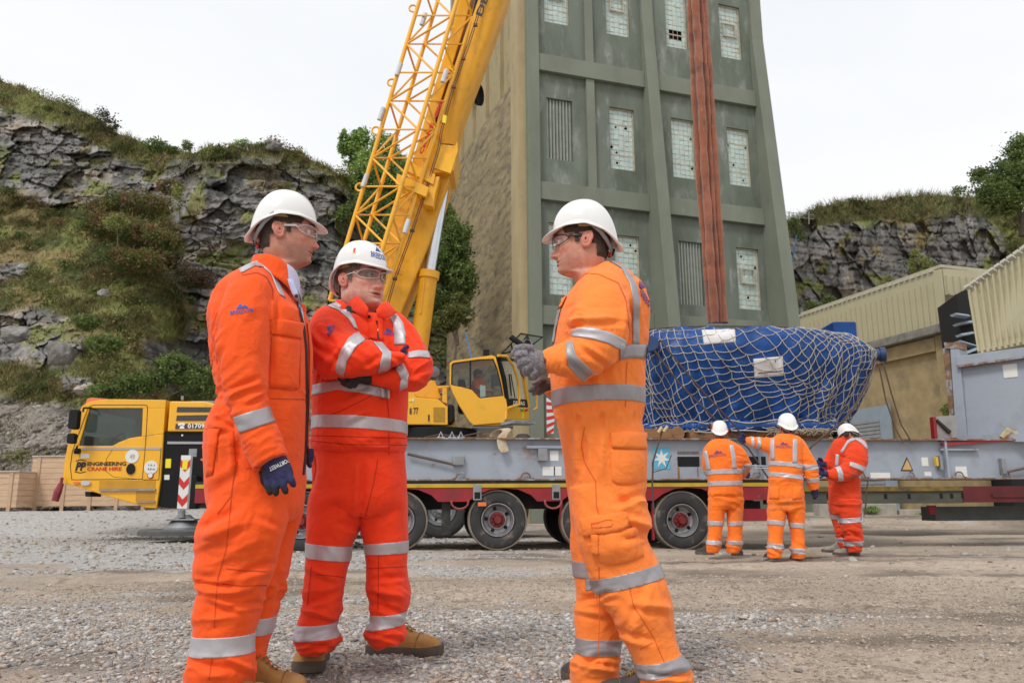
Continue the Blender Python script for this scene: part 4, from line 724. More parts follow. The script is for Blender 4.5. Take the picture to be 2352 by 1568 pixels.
b = MB(); b.lathe([(.9, 0), (.95, .02), (.95, .25), (.001, .25)], U(1000, 985, .9) - Vector((0, 0, .28)), (0, 0, 1), 60); b.build('slew_ring', m_blk, crane)
upanel(M((300, 690), (545, 500), (600, 515), (700, 760), (640, 765), (340, 745)), .7, 1.0, 'boom_bracket', m_yel, up, .02); upanel([(860, 900), (905, 820), (935, 795), (970, 870), (985, 915), (930, 915)], .9, 1.15, 'boom_bracket', m_yel, up, .02)
upanel(M((625, 585), (800, 575), (795, 605), (640, 615)), .2, .9, 'rail_frame', m_yel, up); upanel(M((705, 600), (770, 600), (770, 830), (705, 800)), .2, .5, 'rail_frame', m_yel, up)
upanel(M((780, 830), (870, 850), (875, 1060), (830, 1110), (785, 1110)), .05, .5, 'fuel_tank', m_blk, up, .04); upanel(M((770, 1120), (870, 1060), (920, 1185), (560, 1150)), .3, 1.2, 'slew_frame', m_yel, up)
b = MB(); b.lathe([(.001, 0), (.10, 0), (.12, .03), (.12, .16), (.001, .18)], U(*c2(600, 400), .3), (0, -1, 0), 20); b.tube([U(*c2(600, 440), .3), U(*c2(600, 500), .3)], .03, 6); b.build('work_lamp', mat('lamp_grey', (.12, .12, .13), .5), up, smooth=True)
# crane cab with real openings
ocab = upanel(M((805, 560), (870, 580), (980, 600), (1120, 640), (1200, 730), (1230, 757), (1560, 722), (1600, 700), (1612, 850), (1620, 1000), (1560, 1100), (1140, 1135), (1080, 1080), (940, 860), (850, 680)), 0, .06, 'crane_cab', m_yel, bevel=.015)
for q in (M((805, 560), (808, 270), (850, 235), (1200, 185), (1400, 155), (1450, 175), (1420, 205), (1200, 215), (860, 262), (832, 290), (828, 562)), M((1450, 175), (1490, 240), (1540, 400), (1600, 700), (1560, 722), (1530, 560), (1480, 350), (1420, 205))): upanel(q, .001, .06, 'cab_frame', m_yel, ocab, .01)
gpts = M((832, 290), (860, 262), (1200, 215), (1420, 205), (1480, 350), (1530, 560), (1560, 722), (1230, 757), (1180, 690), (1120, 640), (980, 600), (870, 578), (830, 560)); upanel(gpts, .03, .04, 'side_window', glass('tinted_glass', (.03, .04, .038), .30, .05), ocab)
b = MB(); mk = [UF.uz(*p) for p in gpts]; n = len(mk); mx = sum(p[0] for p in mk) / n; mz = sum(p[1] for p in mk) / n
for i in range(n):
    a, c_ = mk[i], mk[(i + 1) % n]; f = .955; b.prism([a, c_, (mx + (c_[0] - mx) * f, mz + (c_[1] - mz) * f), (mx + (a[0] - mx) * f, mz + (a[1] - mz) * f)], .02, .028, UF)
b.build('window_seal', m_blk, ocab); upanel(M((1085, 245), (1108, 243), (1108, 640), (1085, 625)), .015, .027, 'window_seal', m_blk, ocab)
CB = 1.15
for q in (M((805, 560), (1120, 640), (1230, 757), (1600, 700), (1620, 1000), (1560, 1100), (1140, 1135), (940, 860)),): upanel(q, CB - .05, CB, 'cab_far_side', m_yel, ocab)
for q in (M((805, 560), (808, 270), (850, 235), (860, 262), (832, 290), (828, 562)), M((850, 235), (1400, 155), (1450, 175), (1420, 205), (860, 262)), M((1450, 175), (1600, 700), (1560, 722), (1420, 205))): upanel(q, CB - .05, CB, 'cab_frame', m_yel, ocab)
b = MB(); q = [UF.uz(*p) for p in M((805, 560), (808, 270), (850, 235), (1200, 185), (1400, 155), (1450, 175))]
for (u0, z0), (u1, z1) in zip(q[:-1], q[1:]):
    n_ = Vector((-(z1 - z0), u1 - u0)).normalized() * -.04; b.hexa([UF(u0, .061, z0), UF(u1, .061, z1), UF(u1, CB - .05, z1), UF(u0, CB - .05, z0), UF(u0 + n_.x, .061, z0 + n_.y), UF(u1 + n_.x, .061, z1 + n_.y), UF(u1 + n_.x, CB - .05, z1 + n_.y), UF(u0 + n_.x, CB - .05, z0 + n_.y)])
u0, z0 = UF.uz(*c2(1140, 1135)); u1, z1 = UF.uz(*c2(1560, 1100)); b.box((u0, .06, z0 + .0), (u1, CB - .05, z0 + .06), UF); b.build('cab_shell', m_yel, ocab)
# cab front: glazed face set at an angle so that it shows beside the door
FA, FB = UF.uz(*c2(1610, 700)), UF.uz(*c2(1910, 700), CB)
def FQ(x, y):   # point on the vertical front plane through the two corners
    A0 = UF(FA[0], 0, 0); B0 = Vector((W(c2(1905, 700)[0], 900, A0.y + CB).x, A0.y + CB, 0)); d_ = (B0 - A0).normalized(); n_ = Vector((d_.y, -d_.x, 0)); return WP(*c2(x, y), A0, n_), n_
def fpan(pts, t0, t1, name, m, bevel=0):
    v = []; n_ = None
    for p in pts: w_, n_ = FQ(*p); v.append(w_)
    b = MB(); k = len(v); b.add([w_ + n_ * t0 for w_ in v] + [w_ + n_ * t1 for w_ in v], [tuple(range(k)), tuple(range(2 * k - 1, k - 1, -1))] + [(i, i + k, (i + 1) % k + k, (i + 1) % k) for i in range(k)]); return b.build(name, m, ocab, bevel=bevel)
fpan([(1612, 870), (1905, 885), (1925, 1000), (1920, 1060), (1600, 1050)], -.05, .0, 'front_panel', m_yel, .01)
fpan([(1690, 760), (1895, 775), (1905, 884), (1612, 868), (1608, 770)], -.04, -.001, 'front_badge', m_blk)
fpan([(1480, 175), (1760, 210), (1770, 240), (1500, 235)], -.05, 0, 'front_header', m_blk); fpan([(1480, 175), (1520, 185), (1600, 480), (1640, 770), (1608, 770), (1560, 480)], -.05, .0, 'front_pillar', m_blk); fpan([(1760, 210), (1790, 225), (1860, 420), (1930, 885), (1905, 884), (1840, 480)], -.05, .01, 'front_pillar', m_yel)
fpan([(1510, 236), (1765, 242), (1838, 480), (1890, 775), (1642, 765), (1600, 480)], -.02, -.012, 'windscreen', m_glass2)
b = MB(); o_, n_ = FQ(1695, 848); r_, _ = FQ(1855, 858); t_, _ = FQ(1695, 790); text_on(b, 'DEMAG', lambda a, c: o_ + (r_ - o_) * a + (t_ - o_) * c + n_ * .006, .03); b.build('lettering', m_whitet, ocab, fix=False)
def fdisc(x, y, r, name, m): o_, n_ = FQ(x, y); b = MB(); b.lathe([(r, 0), (r, .04), (r * .8, .055), (.0001, .06)], o_, n_, 14); b.build(name, m, ocab, smooth=True)
fdisc(1803, 918, .032, 'signal_light', mat('green_lens', (.0, .45, .16), .2)); fdisc(1868, 920, .032, 'signal_light', mat('red_lens', (.6, .01, .01), .2)); fdisc(1835, 918, .025, 'signal_light', m_org); fpan([(1815, 955), (1848, 955), (1846, 1040), (1814, 1040)], .001, .006, 'warning_sticker', m_warn)
b = MB(); b.tube([FQ(*p)[0] + n_ * q for p, q in (((1470, 160), .02), ((1530, 175), .12), ((1600, 300), .16), ((1670, 520), .16), ((1690, 700), .16), ((1685, 850), .16), ((1605, 895), .03))], .03, 8); b.build('grab_rail', m_yel, ocab, smooth=True); b = MB(); b.tube([FQ(*p)[0] + n_ * .1 for p in ((1840, 380), (1930, 470), (1975, 700), (1975, 890), (1925, 925))], .022, 8); b.build('grab_rail', m_yel, ocab, smooth=True)
b = MB(); b.tube([FQ(*p)[0] + n_ * .04 for p in ((1700, 100 + 660), (1640, 420))], .012, 5); b.tube([FQ(*p)[0] + n_ * .05 for p in ((1610, 420), (1640, 720))], .018, 5); b.tube([FQ(*p)[0] + n_ * .08 for p in ((1790, 345), (1755, 370), (1760, 420), (1810, 480))], .012, 5); b.build('wiper', m_blk, ocab)
b = MB(); p = [U(*c2(1520, 1095), -.05), U(*c2(1720, 1062), -.3), U(*c2(2010, 1078), .2), U(*c2(1900, 1105), .9)]; dn = Vector((0, 0, -.06)); b.hexa([v + dn for v in p] + p); b.build('cab_step', m_steel, ocab)
b = MB(); b.box((UF.uz(*c2(1120, 1140))[0], .1, UF.uz(*c2(1120, 1165))[1]), (UF.uz(*c2(1700, 1140))[0], CB, UF.uz(*c2(1120, 1140))[1]), UF); b.build('cab_mount', m_steel, ocab)
# raised roof window and lamps
q = [U(*c2(1470, 150), .1), U(*c2(1600, 30), .1), U(*c2(1880, -80), .6), U(*c2(2000, 30), .9)]
b = MB(); A1, A2 = W(1152, 812, 18.1), W(1196, 766, 18.3); A3, A4 = W(1246, 774, 19.0), W(1212, 800, 18.9); b.add([A1, A2, A3, A4], [(0, 1, 2, 3)]); b.build('roof_window', glass('roof_glass', (.25, .32, .28), .45, .05), ocab, fix=False)
b = MB(); b.tube([A1, A2, A3, A4, A1], .02, 6); b.tube([A1.lerp(A2, .5), W(1180, 818, 18.4)], .015, 5); b.build('roof_window_frame', m_blk, ocab)
b = MB(); c = U(*c2(1318, 120), .3); b.box((c.x - .07, c.y - .05, c.z - .06), (c.x + .07, c.y + .05, c.z + .07)); b.tube([c, c - Vector((0, 0, .14))], .02, 6); b.build('work_lamp', m_blk, ocab, bevel=.01)
b = MB(); b.box((UF.uz(*c2(1400, 400))[0], .8, UF.uz(*c2(1400, 640))[1]), (UF.uz(*c2(1432, 400))[0], .85, UF.uz(*c2(1400, 350))[1]), UF); c = U(*c2(1490, 500), .6); b.box((c.x - .12, c.y, c.z - .14), (c.x + .12, c.y + .05, c.z + .14)); b.build('monitor', mat('screen_grey', (.16, .2, .2), .3), ocab)
b = MB(); c = U(*c2(1180, 640), .35); b.box((c.x - .25, c.y, c.z - .5), (c.x + .35, c.y + .5, c.z - .25)); b.box((c.x - .42, c.y, c.z - .5), (c.x - .26, c.y + .5, c.z + .25)); b.build('seat', m_blk, ocab, bevel=.04)
b = MB(); c = U(*c2(1270, 640), -.0); b.add([U(*c2(1232, 570), .028), U(*c2(1308, 580), .028), U(*c2(1308, 735), .028), U(*c2(1232, 745), .028)], [(0, 1, 2, 3)]); b.build('window_sticker', glass('pale_film', (.3, .45, .42), .7, .4), ocab, fix=False)
# ---- boom
def bar(mb_, pts, wpx, Y, thick, mi=0):   # tapered box beam through photo points
    return mb_
def beam(edges, Y0, Y1, thick, name, m, par, bevel=.03):
    """edges: list of (left px,py, right px,py); depth runs Y0->Y1 along the beam"""
    b = MB(); n = len(edges); vs = []
    for i, (xa, ya, xb, yb) in enumerate(edges):
        Y = Y0 + (Y1 - Y0) * i / max(1, n - 1); a, c = W(xa, ya, Y), W(xb, yb, Y); vs += [a, c, c + Vector((0, thick, 0)), a + Vector((0, thick, 0))]
    f = [(3, 2, 1, 0), tuple(4 * (n - 1) + k for k in range(4))]
    for i in range(n - 1):
        for k in range(4): f.append((4 * i + k, 4 * i + (k + 1) % 4, 4 * i + 4 + (k + 1) % 4, 4 * i + 4 + k))
    b.add(vs, f); return b.build(name, m, par, bevel=bevel)
boom = beam([(800, 870, 872, 905), (858, 700, 918, 727), (925, 500, 985, 560), (962, 395, 1038, 392)], 18.2, 17.9, .9, 'boom', m_yel2, crane, .05)
# upper, rounded telescopic section
b = MB(); P0, P1 = W(995, 395, 18.1), W(1150, -75, 17.2); Q0, Q1 = W(1046, 345, 18.1), W(1183, -75, 17.2); ring = []
secL = [(983, 330), (1006, 250), (1038, 150), (1068, 60), (1092, -20), (1110, -80), (1200, -380)]; secR = [(1048, 330), (1066, 255), (1098, 170), (1130, 85), (1160, 0), (1183, -75), (1285, -380)]
for i, (a, c) in enumerate(zip(secL, secR)):
    Y = 17.75 - .12 * i; A_1, C_1 = W(*a, Y), W(*c, Y); md = (A_1 + C_1) / 2; sv = (A_1 - C_1) / 2; row = []
    for k in range(24):
        t = 2 * math.pi * k / 24; cs, sn = math.cos(t), math.sin(t); e = .55; row.append(md + sv * (abs(cs) ** e * (1 if cs > 0 else -1)) + Vector((0, .48, 0)) * (abs(sn) ** e * (1 if sn > 0 else -1)) + Vector((0, .48, 0)))
    ring.append(row)
b.grid(ring, wrap=True); b.build('telescopic_section', m_yel2, crane, smooth=True)
beam([(960, 402, 1042, 392), (985, 330, 1052, 335), (998, 295, 1010, 330)], 17.62, 17.62, 1.15, 'boom_collar', m_yel, crane, .03)
b = MB(); pr = [(1002, 300), (1038, 392), (985, 365)]; 
b = MB(); pp = [W(x, y, 17.58) for x, y in ((1000, 295), (1008, 325), (1022, 352), (1040, 350), (1050, 325), (1052, 345), (1035, 398), (995, 385))]; b.add(pp + [v + Vector((0, .1, 0)) for v in pp], [tuple(range(8)), tuple(range(15, 7, -1))] + [(i, i + 8, (i + 1) % 8 + 8, (i + 1) % 8) for i in range(8)]); b.build('collar_plate', mat('yellow_bright', (.9, .46, .012), .35), crane)
# inner left flange of the boom (lighter plate facing the jib)
beam([(835, 690, 858, 702), (905, 495, 930, 500), (950, 360, 975, 365), (985, 240, 1006, 250), (1040, 60, 1066, 62), (1068, -60, 1096, -55)], 18.25, 17.35, .5, 'boom_flange', m_yel, crane, .02)
b = MB()   # hydraulic lines with clips along the boom
hp = [(888, 700), (905, 640), (945, 530), (975, 440), (1000, 360), (1006, 340), (1012, 300), (1040, 200), (1075, 100), (1110, -10), (1130, -70)]
for o2 in (0, 4): b.tube([W(x + o2, y + o2 * .3, 17.72 - (700 - y) * .00072) for x, y in hp], .012, 5)
for x, y in ((905, 640), (945, 530), (975, 440), (1018, 280), (1040, 200), (1062, 135), (1090, 58)): c = W(x + 2, y, 17.72 - (700 - y) * .00072); b.box((c.x - .05, c.y - .03, c.z - .03), (c.x + .05, c.y + .03, c.z + .03))
b.build('hydraulic_line', mat('brown_hose', (.10, .055, .035), .6), crane)
dk = beam([(1001, 335, 1010, 338), (1030, 240, 1042, 243), (1060, 130, 1075, 133), (1085, 30, 1100, 34), (1108, -70, 1124, -64)], 17.95, 17.2, .25, 'boom_gap', m_blk, crane, 0)
b = MB(); o_, r_, t_ = W(1107, 40, 17.02), W(1153, -85, 17.02), W(1092, 33, 17.02); text_on(b, 'DEMAG', lambda a, c: o_ + (r_ - o_) * a + (t_ - o_) * c, .04); b.build('lettering', m_blackt, crane, fix=False)
b = MB(); o_, r_, t_ = W(970, 356, 17.5), W(998, 285, 17.35), W(962, 352, 17.5); text_on(b, 'CRANE', lambda a, c: o_ + (r_ - o_) * a + (t_ - o_) * c, .05); o2, r2, t2 = W(1000, 278, 17.35), W(1018, 235, 17.3), W(993, 274, 17.35); text_on(b, 'HIRE', lambda a, c: o2 + (r2 - o2) * a + (t2 - o2) * c, .05); b.build('lettering', m_redt, crane, fix=False)
b = MB(); pp = [W(x, y, 17.28) for x, y in ((1018, 263), (1026, 266), (1024, 284), (1015, 281))]; b.add(pp, [(0, 1, 2, 3)]); b.build('warning_sticker', m_warn, crane, fix=False)
b = MB(); b.lathe([(.001, 0), (.15, .02), (.24, .1), (.26, .2)], W(1086, 220, 18.6), (.9, -.3, -.1), 20); b.build('cable_drum', m_blk, crane, smooth=True)
# brackets holding the jib
beam([(912, 398, 908, 423), (985, 430, 978, 452)], 17.35, 17.35, .16, 'jib_bracket', m_yel, crane, .01); beam([(940, 372, 934, 392), (1000, 400, 995, 424)], 17.5, 17.5, .16, 'jib_bracket', m_yel, crane, .01)
beam([(965, 410, 1010, 405), (960, 440, 1000, 445), (975, 470, 995, 475)], 17.55, 17.55, .3, 'jib_bracket', m_yel, crane, .02)
beam([(895, 618, 895, 622), (925, 620, 922, 630)], 17.7, 17.7, .12, 'jib_bracket', m_yel, crane, 0)
# lift cylinder
b = MB(); b.lathe([(.16, 0), (.165, .3)], (0, 0, 0), (0, 0, 1)) if False else None
b.tube([W(962, 800, 18.35), W(985, 628, 18.25)], .21, 24); b.tube([W(984, 640, 18.25), W(986, 624, 18.25)], .245, 24); b.tube([W(966, 720, 18.1), W(975, 640, 18.05)], .03, 6); b.build('lift_cylinder', m_yel2, crane, smooth=True)
b = MB(); b.tube([W(985, 632, 18.25), W(1022, 408, 18.2)], .135, 24); b.build('piston_rod', m_chrome, crane, smooth=True); b = MB(); b.tube([W(1018, 405, 17.95), W(1018, 405, 18.6)], .16, 14); b.tube([W(1022, 415, 18.2), W(1025, 390, 18.2)], .15, 12); b.build('cylinder_pin', mat('dark_steel', (.06, .05, .045), .5, .4), crane, smooth=True)
# lattice jib: four chords with braces
def lerp2(p, q, t): return (p[0] + (q[0] - p[0]) * t, p[1] + (q[1] - p[1]) * t)
TL = [((760, 690), (1008, -75)), ((800, 640), (1052, -75)), ((858, 690), (1116, -75)), ((872, 560), (1090, -75))]
C_ = [((765, 690), (1030, -180), 17.3), ((845, 690), (1110, -180), 17.05), ((880, 690), (1200, -180), 17.2), ((812, 690), (1066, -180), 18.0)]
C_ = [((757, 690), (1012, -160), 17.7), ((795, 690), (1055, -160), 18.5), ((843, 690), (1098, -160), 17.1), ((880, 690), (1148, -160), 17.45)]
jib = thing('lattice_jib', W(800, 800, 17.8), 'yellow lattice jib of round tubes stowed alongside the crane boom', 'crane jib')
N_ = 13; nodes = [[W(*lerp2(a, c, i / N_), Y) for i in range(N_ + 1)] for a, c, Y in C_]
for k in range(4): b = MB(); b.tube([nodes[k][0], nodes[k][-1]], .05, 10); b.build('chord', m_yel, jib, smooth=True)
for k, (i, j) in enumerate(((0, 1), (0, 2), (2, 3), (1, 3))):
    b = MB()
    for s in range(N_): b.tube([nodes[i][s], nodes[j][s + 1]] if s % 2 else [nodes[j][s], nodes[i][s + 1]], .026, 7); 
    for s in range(0, N_ + 1): 
        if k != 1 or s % 2 == 0: b.tube([nodes[i][s], nodes[j][s]], .022, 6)
    b.build('brace', m_yel, jib, smooth=True)
b = MB(); e0 = W(757, 690, 17.7)
for x, y in ((836, 430), (873, 300), (909, 190), (958, 20)):
    c = W(x - 3, y, 17.7); b = MB(); b.tube([c + Vector((math.cos(a) * .09 - .07, 0, math.sin(a) * .09)) for a in [2 * math.pi * k / 10 for k in range(11)]], .025, 5); b.build('lug', m_yel, jib)

for k, (x, y) in enumerate(((835, 415), (873, 262), (913, 160), (970, 45), (1018, 175), (931, 520))):
    b = MB(); t = Vector((.28, 0, .95)) * .16; c = W(x + 3, y, 17.64 if k < 4 else 17.04); b.tube([c - t, c + t], .057, 10); b.build('sleeve_mark', mat('silver_tape', (.6, .6, .6), .4, .3), jib)
# lower end of jib with sheave near the middle man's shoulder
b = MB(); b.lathe([(.001, 0), (.22, 0), (.24, .03), (.22, .06), (.001, .06)], W(783, 655, 17.5), (0, -1, 0), 20); b.build('sheave', m_yel, jib, smooth=True); b = MB(); b.lathe([(.001, .061), (.07, .061), (.07, .1), (.001, .1)], W(783, 655, 17.5), (0, -1, 0), 14); b.build('sheave_hub', m_blk, jib)
# striped board standing beyond the trailer, and crates at left
bd = thing('striped_board', W(1262, 1000, 16.4), 'red and white striped marker board standing behind the steel beam', 'marker board')
PB = [W(1255, 912, 16.4), W(1271, 924, 16.4), W(1268, 995, 16.4), W(1256, 995, 16.4)]
SB = lambda a, t, d=0: PB[0].lerp(PB[1], a).lerp(PB[3].lerp(PB[2], a), t) + Vector((0, -d, 0))
b = MB(); b.hexa([SB(0, 1), SB(1.3, 1), SB(1.3, 1, -.04), SB(0, 1, -.04), SB(0, 0), SB(1.3, 0), SB(1.3, 0, -.04), SB(0, 0, -.04)]); b.build('board', m_white, bd)
b = MB()
for k in range(5): t = k * .21 + .02; b.add([SB(0, t + .1, .004), SB(1.3, t - .06, .004), SB(1.3, t + .05, .004), SB(0, t + .2, .004)], [(0, 1, 2, 3)])
b.build('stripe', m_redt, bd, fix=False)
m_wood = mat('pale_crate_wood', (.58, .40, .265), .8, var=.14, vs=3, stain=(.42, .27, .17), sts=2.5, stf=(.55, .8), stretch=(1, 1, 6), bump=.2); m_wood2 = mat('crate_batten', (.50, .35, .23), .8, var=.15, vs=4)
def crate(X0, X1, Y0, Y1, h, label, rot=0., zg=.6):
    t = thing('wooden_crate', ((X0 + X1) / 2, Y0, zg), label, 'crate', 'wooden crates left of the crane'); F = Fr((X0, Y0, zg), (1, rot)); h -= zg; w = X1 - X0; n = int(h / .17); b = MB(); b.box((.03, .03, .14), (w - .03, Y1 - Y0, h - .02), F); b.build('box', m_wood2, t); b = MB()
    for k in range(n): b.box((.0, .0, .14 + k * (h - .16) / n), (w, .028, .14 + (k + 1) * (h - .16) / n - .008), F)
    for k in range(n): b.box((-.001 - .028, .0, .14 + k * (h - .16) / n), (-.001, Y1 - Y0, .14 + (k + 1) * (h - .16) / n - .008), F); b.box((w + .001, .0, .14 + k * (h - .16) / n), (w + .029, Y1 - Y0, .14 + (k + 1) * (h - .16) / n - .008), F)
    b.build('plank', m_wood, t); m = max(2, int(w / .85))
    for k in range(m + 1): b = MB(); x = .12 + k * (w - .34) / m; b.box((x, -.03, 0), (x + .1, -.002, h - .03), F); b.build('batten', m_wood2, t)
    b = MB(); b.box((-.04, -.04, h - .018), (w + .04, Y1 - Y0 + .04, h + .02), F); b.build('lid', mat('crate_lid', (.5, .45, .38), .8), t); return t
xa, xb = W(66, 1165, 24.6).x, W(338, 1165, 24.6).x; crate(xa, xb, 24.6, 26.2, W(150, 1047, 24.6).z, 'long pale wooden crate on the ground behind the crane cab nose', .03)
xa, xb = W(-160, 1165, 23.6).x, W(30, 1165, 23.6).x; crate(xa, xb, 23.6, 25.0, W(20, 1082, 23.6).z, 'pale wooden crate cut off by the left edge of the picture', .03, .57)
# ================================================================ helpers that lay patches, seams and lettering on a surface
class Surf:
    def __init__(s, objs):
        V = []; F = []
        for o in objs:
            b = len(V); off = Vector(o['_o']); V += [v.co + off for v in o.data.vertices]; F += [tuple(b + i for i in p.vertices) for p in o.data.polygons]
        s.t = BVHTree.FromPolygons(V, F)
    def hit(s, px, py, off=0., ref=None, lim=.14):
        d = ray(px, py).normalized(); h = s.t.ray_cast(CPOS, d)
        if h[0] is None or (ref is not None and abs(h[0].y - ref) > lim):
            if ref is None: return None
            return W(px, py, ref)
        n = h[1] if h[1].dot(d) < 0 else -h[1]; return h[0] + n * off
def patch(name, rails, sf, off, m, parent, n=14, k=8, drop=None, bulge=0., lim=.14, ref=None, edge=True):
    """rails: two polylines (photo pixels), the sheet is stretched between them"""
    def samp(pl, t):
        L_ = [0]; 
        for a, c in zip(pl[:-1], pl[1:]): L_.append(L_[-1] + math.hypot(c[0] - a[0], c[1] - a[1]))
        x = t * L_[-1]
        for i in range(len(pl) - 1):
            if x <= L_[i + 1] + 1e-9: f = (x - L_[i]) / max(1e-9, L_[i + 1] - L_[i]); return (pl[i][0] + (pl[i + 1][0] - pl[i][0]) * f, pl[i][1] + (pl[i + 1][1] - pl[i][1]) * f)
        return pl[-1]
    G = []; prev = ref
    for i in range(n + 1):
        a, c = samp(rails[0], i / n), samp(rails[1], i / n); row = []
        rp = prev
        for j in range(k + 1):
            f = j / k; x, y = a[0] + (c[0] - a[0]) * f, a[1] + (c[1] - a[1]) * f; bb = off + bulge * max(0, math.sin(math.pi * f)) ** .6 * max(0, math.sin(math.pi * i / n)) ** .6
            p = sf.hit(x, y, bb, rp, lim)
            if p is None: p = W(x, y, parent['_o'][1]) if rp is None else W(x, y, rp)
            if j == 0: prev = p.y
            rp = p.y; row.append(p)
        G.append(row)
    if edge:
        dn = (drop or (off + .006)); back = lambda p: p + (p - CPOS).normalized() * dn
        G = [[back(p) for p in G[0]]] + G + [[back(p) for p in G[-1]]]; G = [[back(r[0])] + r + [back(r[-1])] for r in G]
    b = MB(); b.grid(G); return b.build(name, m, parent, smooth='all', fix=False)
def seam(name, pts, w, sf, m, parent, off=.0015, n=None, lim=.12, ref=None):
    a = []; c = []
    for i, p in enumerate(pts):
        q = pts[max(i - 1, 0)]; r = pts[min(i + 1, len(pts) - 1)]; t = Vector((r[0] - q[0], r[1] - q[1])).normalized(); a.append((p[0] - t.y * w / 2, p[1] + t.x * w / 2)); c.append((p[0] + t.y * w / 2, p[1] - t.x * w / 2))
    ln = sum(math.hypot(q[0] - p[0], q[1] - p[1]) for p, q in zip(pts[:-1], pts[1:])); return patch(name, (a, c), sf, off, m, parent, n or max(3, int(ln / 6)), 1, lim=lim, ref=ref, edge=False)
def word(name, s, o, r, u, sf, m, parent, off=.003, bold=.02, shear=0., ref=None):
    V, F = text_uv(s, bold, shear); b = MB(); P = []
    for a, c in V: P.append(sf.hit(o[0] + (r[0] - o[0]) * a + (u[0] - o[0]) * c, o[1] + (r[1] - o[1]) * a + (u[1] - o[1]) * c, off, ref) or W(o[0], o[1], parent['_o'][1]))
    b.add(P, F); return b.build(name, m, parent, fix=False)
# ================================================================ TRAILER, STEEL BEAM AND WHAT LIES ON IT
m_tyre = mat('muddy_tyre', (.035, .034, .034), .8, var=.25, vs=5, bump=.3, bs=25, stain=(.20, .165, .13), sts=5, stf=(.56, .72))
m_tread = mat('mud_caked_tread', (.24, .20, .16), .95, var=.3, vs=6, bump=.6, bs=20)
m_rim = mat('silver_rim', (.36, .36, .37), .4, .6, var=.25, vs=7, stain=(.14, .12, .11), sts=6, stf=(.58, .75))
m_red = mat('trailer_red', (.28, .012, .02), .5, var=.2, vs=2.5, stain=(.36, .20, .18), sts=9, stf=(.66, .74), stain2=(.09, .03, .03), st2s=2.2, st2f=(.52, .75))
m_hub = mat('hub_red', (.17, .014, .014), .5, var=.3, vs=9, stain=(.12, .05, .04), sts=8)
m_ystr = mat('dull_yellow_strip', (.50, .34, .02), .6, var=.15, vs=4, stain=(.25, .18, .08), sts=6, stf=(.58, .75))
m_beam = mat('grey_blue_steel', (.33, .37, .43), .5, .0, var=.08, vs=1.2, stain=(.33, .18, .08), sts=3.2, stf=(.63, .67), stain2=(.24, .26, .30), st2s=1.6, st2f=(.5, .75))
m_rust = mat('rusty_edge', (.22, .12, .07), .85, var=.4, vs=7, stain=(.32, .33, .35), sts=5, stf=(.5, .6), bump=.3)
m_ch = mat('dark_chassis', (.022, .021, .02), .7, var=.4, vs=4, stain=(.09, .075, .06), sts=5, stf=(.58, .75))
m_shadyel = mat('shaded_grimy_yellow', (.20, .13, .02), .8, var=.3, vs=3, stain=(.06, .05, .03), sts=4, stf=(.45, .65)); m_dred = mat('shaded_dark_red', (.10, .008, .010), .6, var=.3, vs=3)  # shade under the beam put into both base colours; the yellow is also dirty
m_olive = mat('grimy_olive_rail', (.07, .072, .055), .75, var=.25, vs=2, stain=(.05, .045, .035), sts=2.2, stf=(.5, .7), stretch=(1, 1, 3))
m_wire = mat('brown_wire_rope', (.085, .05, .035), .7, var=.3, vs=20); m_rope = mat('white_net_rope', (.50, .46, .40), .9, var=.15, vs=20, stain=(.28, .19, .13), sts=4, stf=(.55, .7))
m_timber = mat('brown_timber', (.27, .14, .06), .85, var=.35, vs=2.5, bump=.4, bs=14, stain=(.10, .055, .03), sts=3, stf=(.5, .7), stretch=(.5, 1, 4))
LF = Fr((0, 12.9, 0), (1, .105)); uz = lambda x, y, d=0: LF.uz(x, y, d)
ZT_ = uz(1144, 1005)[1]; ZB_ = uz(1144, 1103)[1]; ZY = uz(1144, 1110)[1]; ZR0 = uz(1144, 1119)[1]; ZR1 = uz(1144, 1151)[1]
UL = uz(700, 1100)[0]; UR = uz(1766, 1100)[0]; UE = uz(2700, 1100)[0]
trailer = thing('low_loader_trailer', LF(1, 0, 0), 'dark red low loader trailer with yellow strip and muddy wheels under the beam', 'trailer')
b = MB(); pts = [(UL - 1.6, ZR0), (UR, ZR0)]
low = []; u = UL - 1.6; wc = [690, 913, 1144, 1357, 1570]; ur = [uz(x + 14, 1190)[0] for x in wc]
low = [(UL - 1.6, ZR1)]
for c in ur:
    low += [(c - .56, ZR1), (c - .42, ZR1 + .10), (c - .22, ZR0 - .03), (c, ZR0 - .012), (c + .22, ZR0 - .03), (c + .42, ZR1 + .10), (c + .52, ZR1)]
low += [(UR, ZR1)]; b.prism([(UL - 1.6, ZR0)] + low + [(UR, ZR0)], 0, .06, LF)
b.v[:] = b.v; b.build('side_rail', m_red, trailer)
b = MB(); b.box((UL - 1.6, -.012, ZR0 + .002), (UR, .05, ZY), LF); b.build('yellow_strip', m_ystr, trailer)
b = MB(); b.box((UL - 1.6, .0, ZY + .002), (UR, 2.5, ZB_ - .004), LF); b.build('deck', m_ch, trailer)
b = MB(); b.box((UL - 1.6, .7, ZR1 - .12), (UR, 1.8, ZY - .01), LF); b.build('chassis', m_ch, trailer)
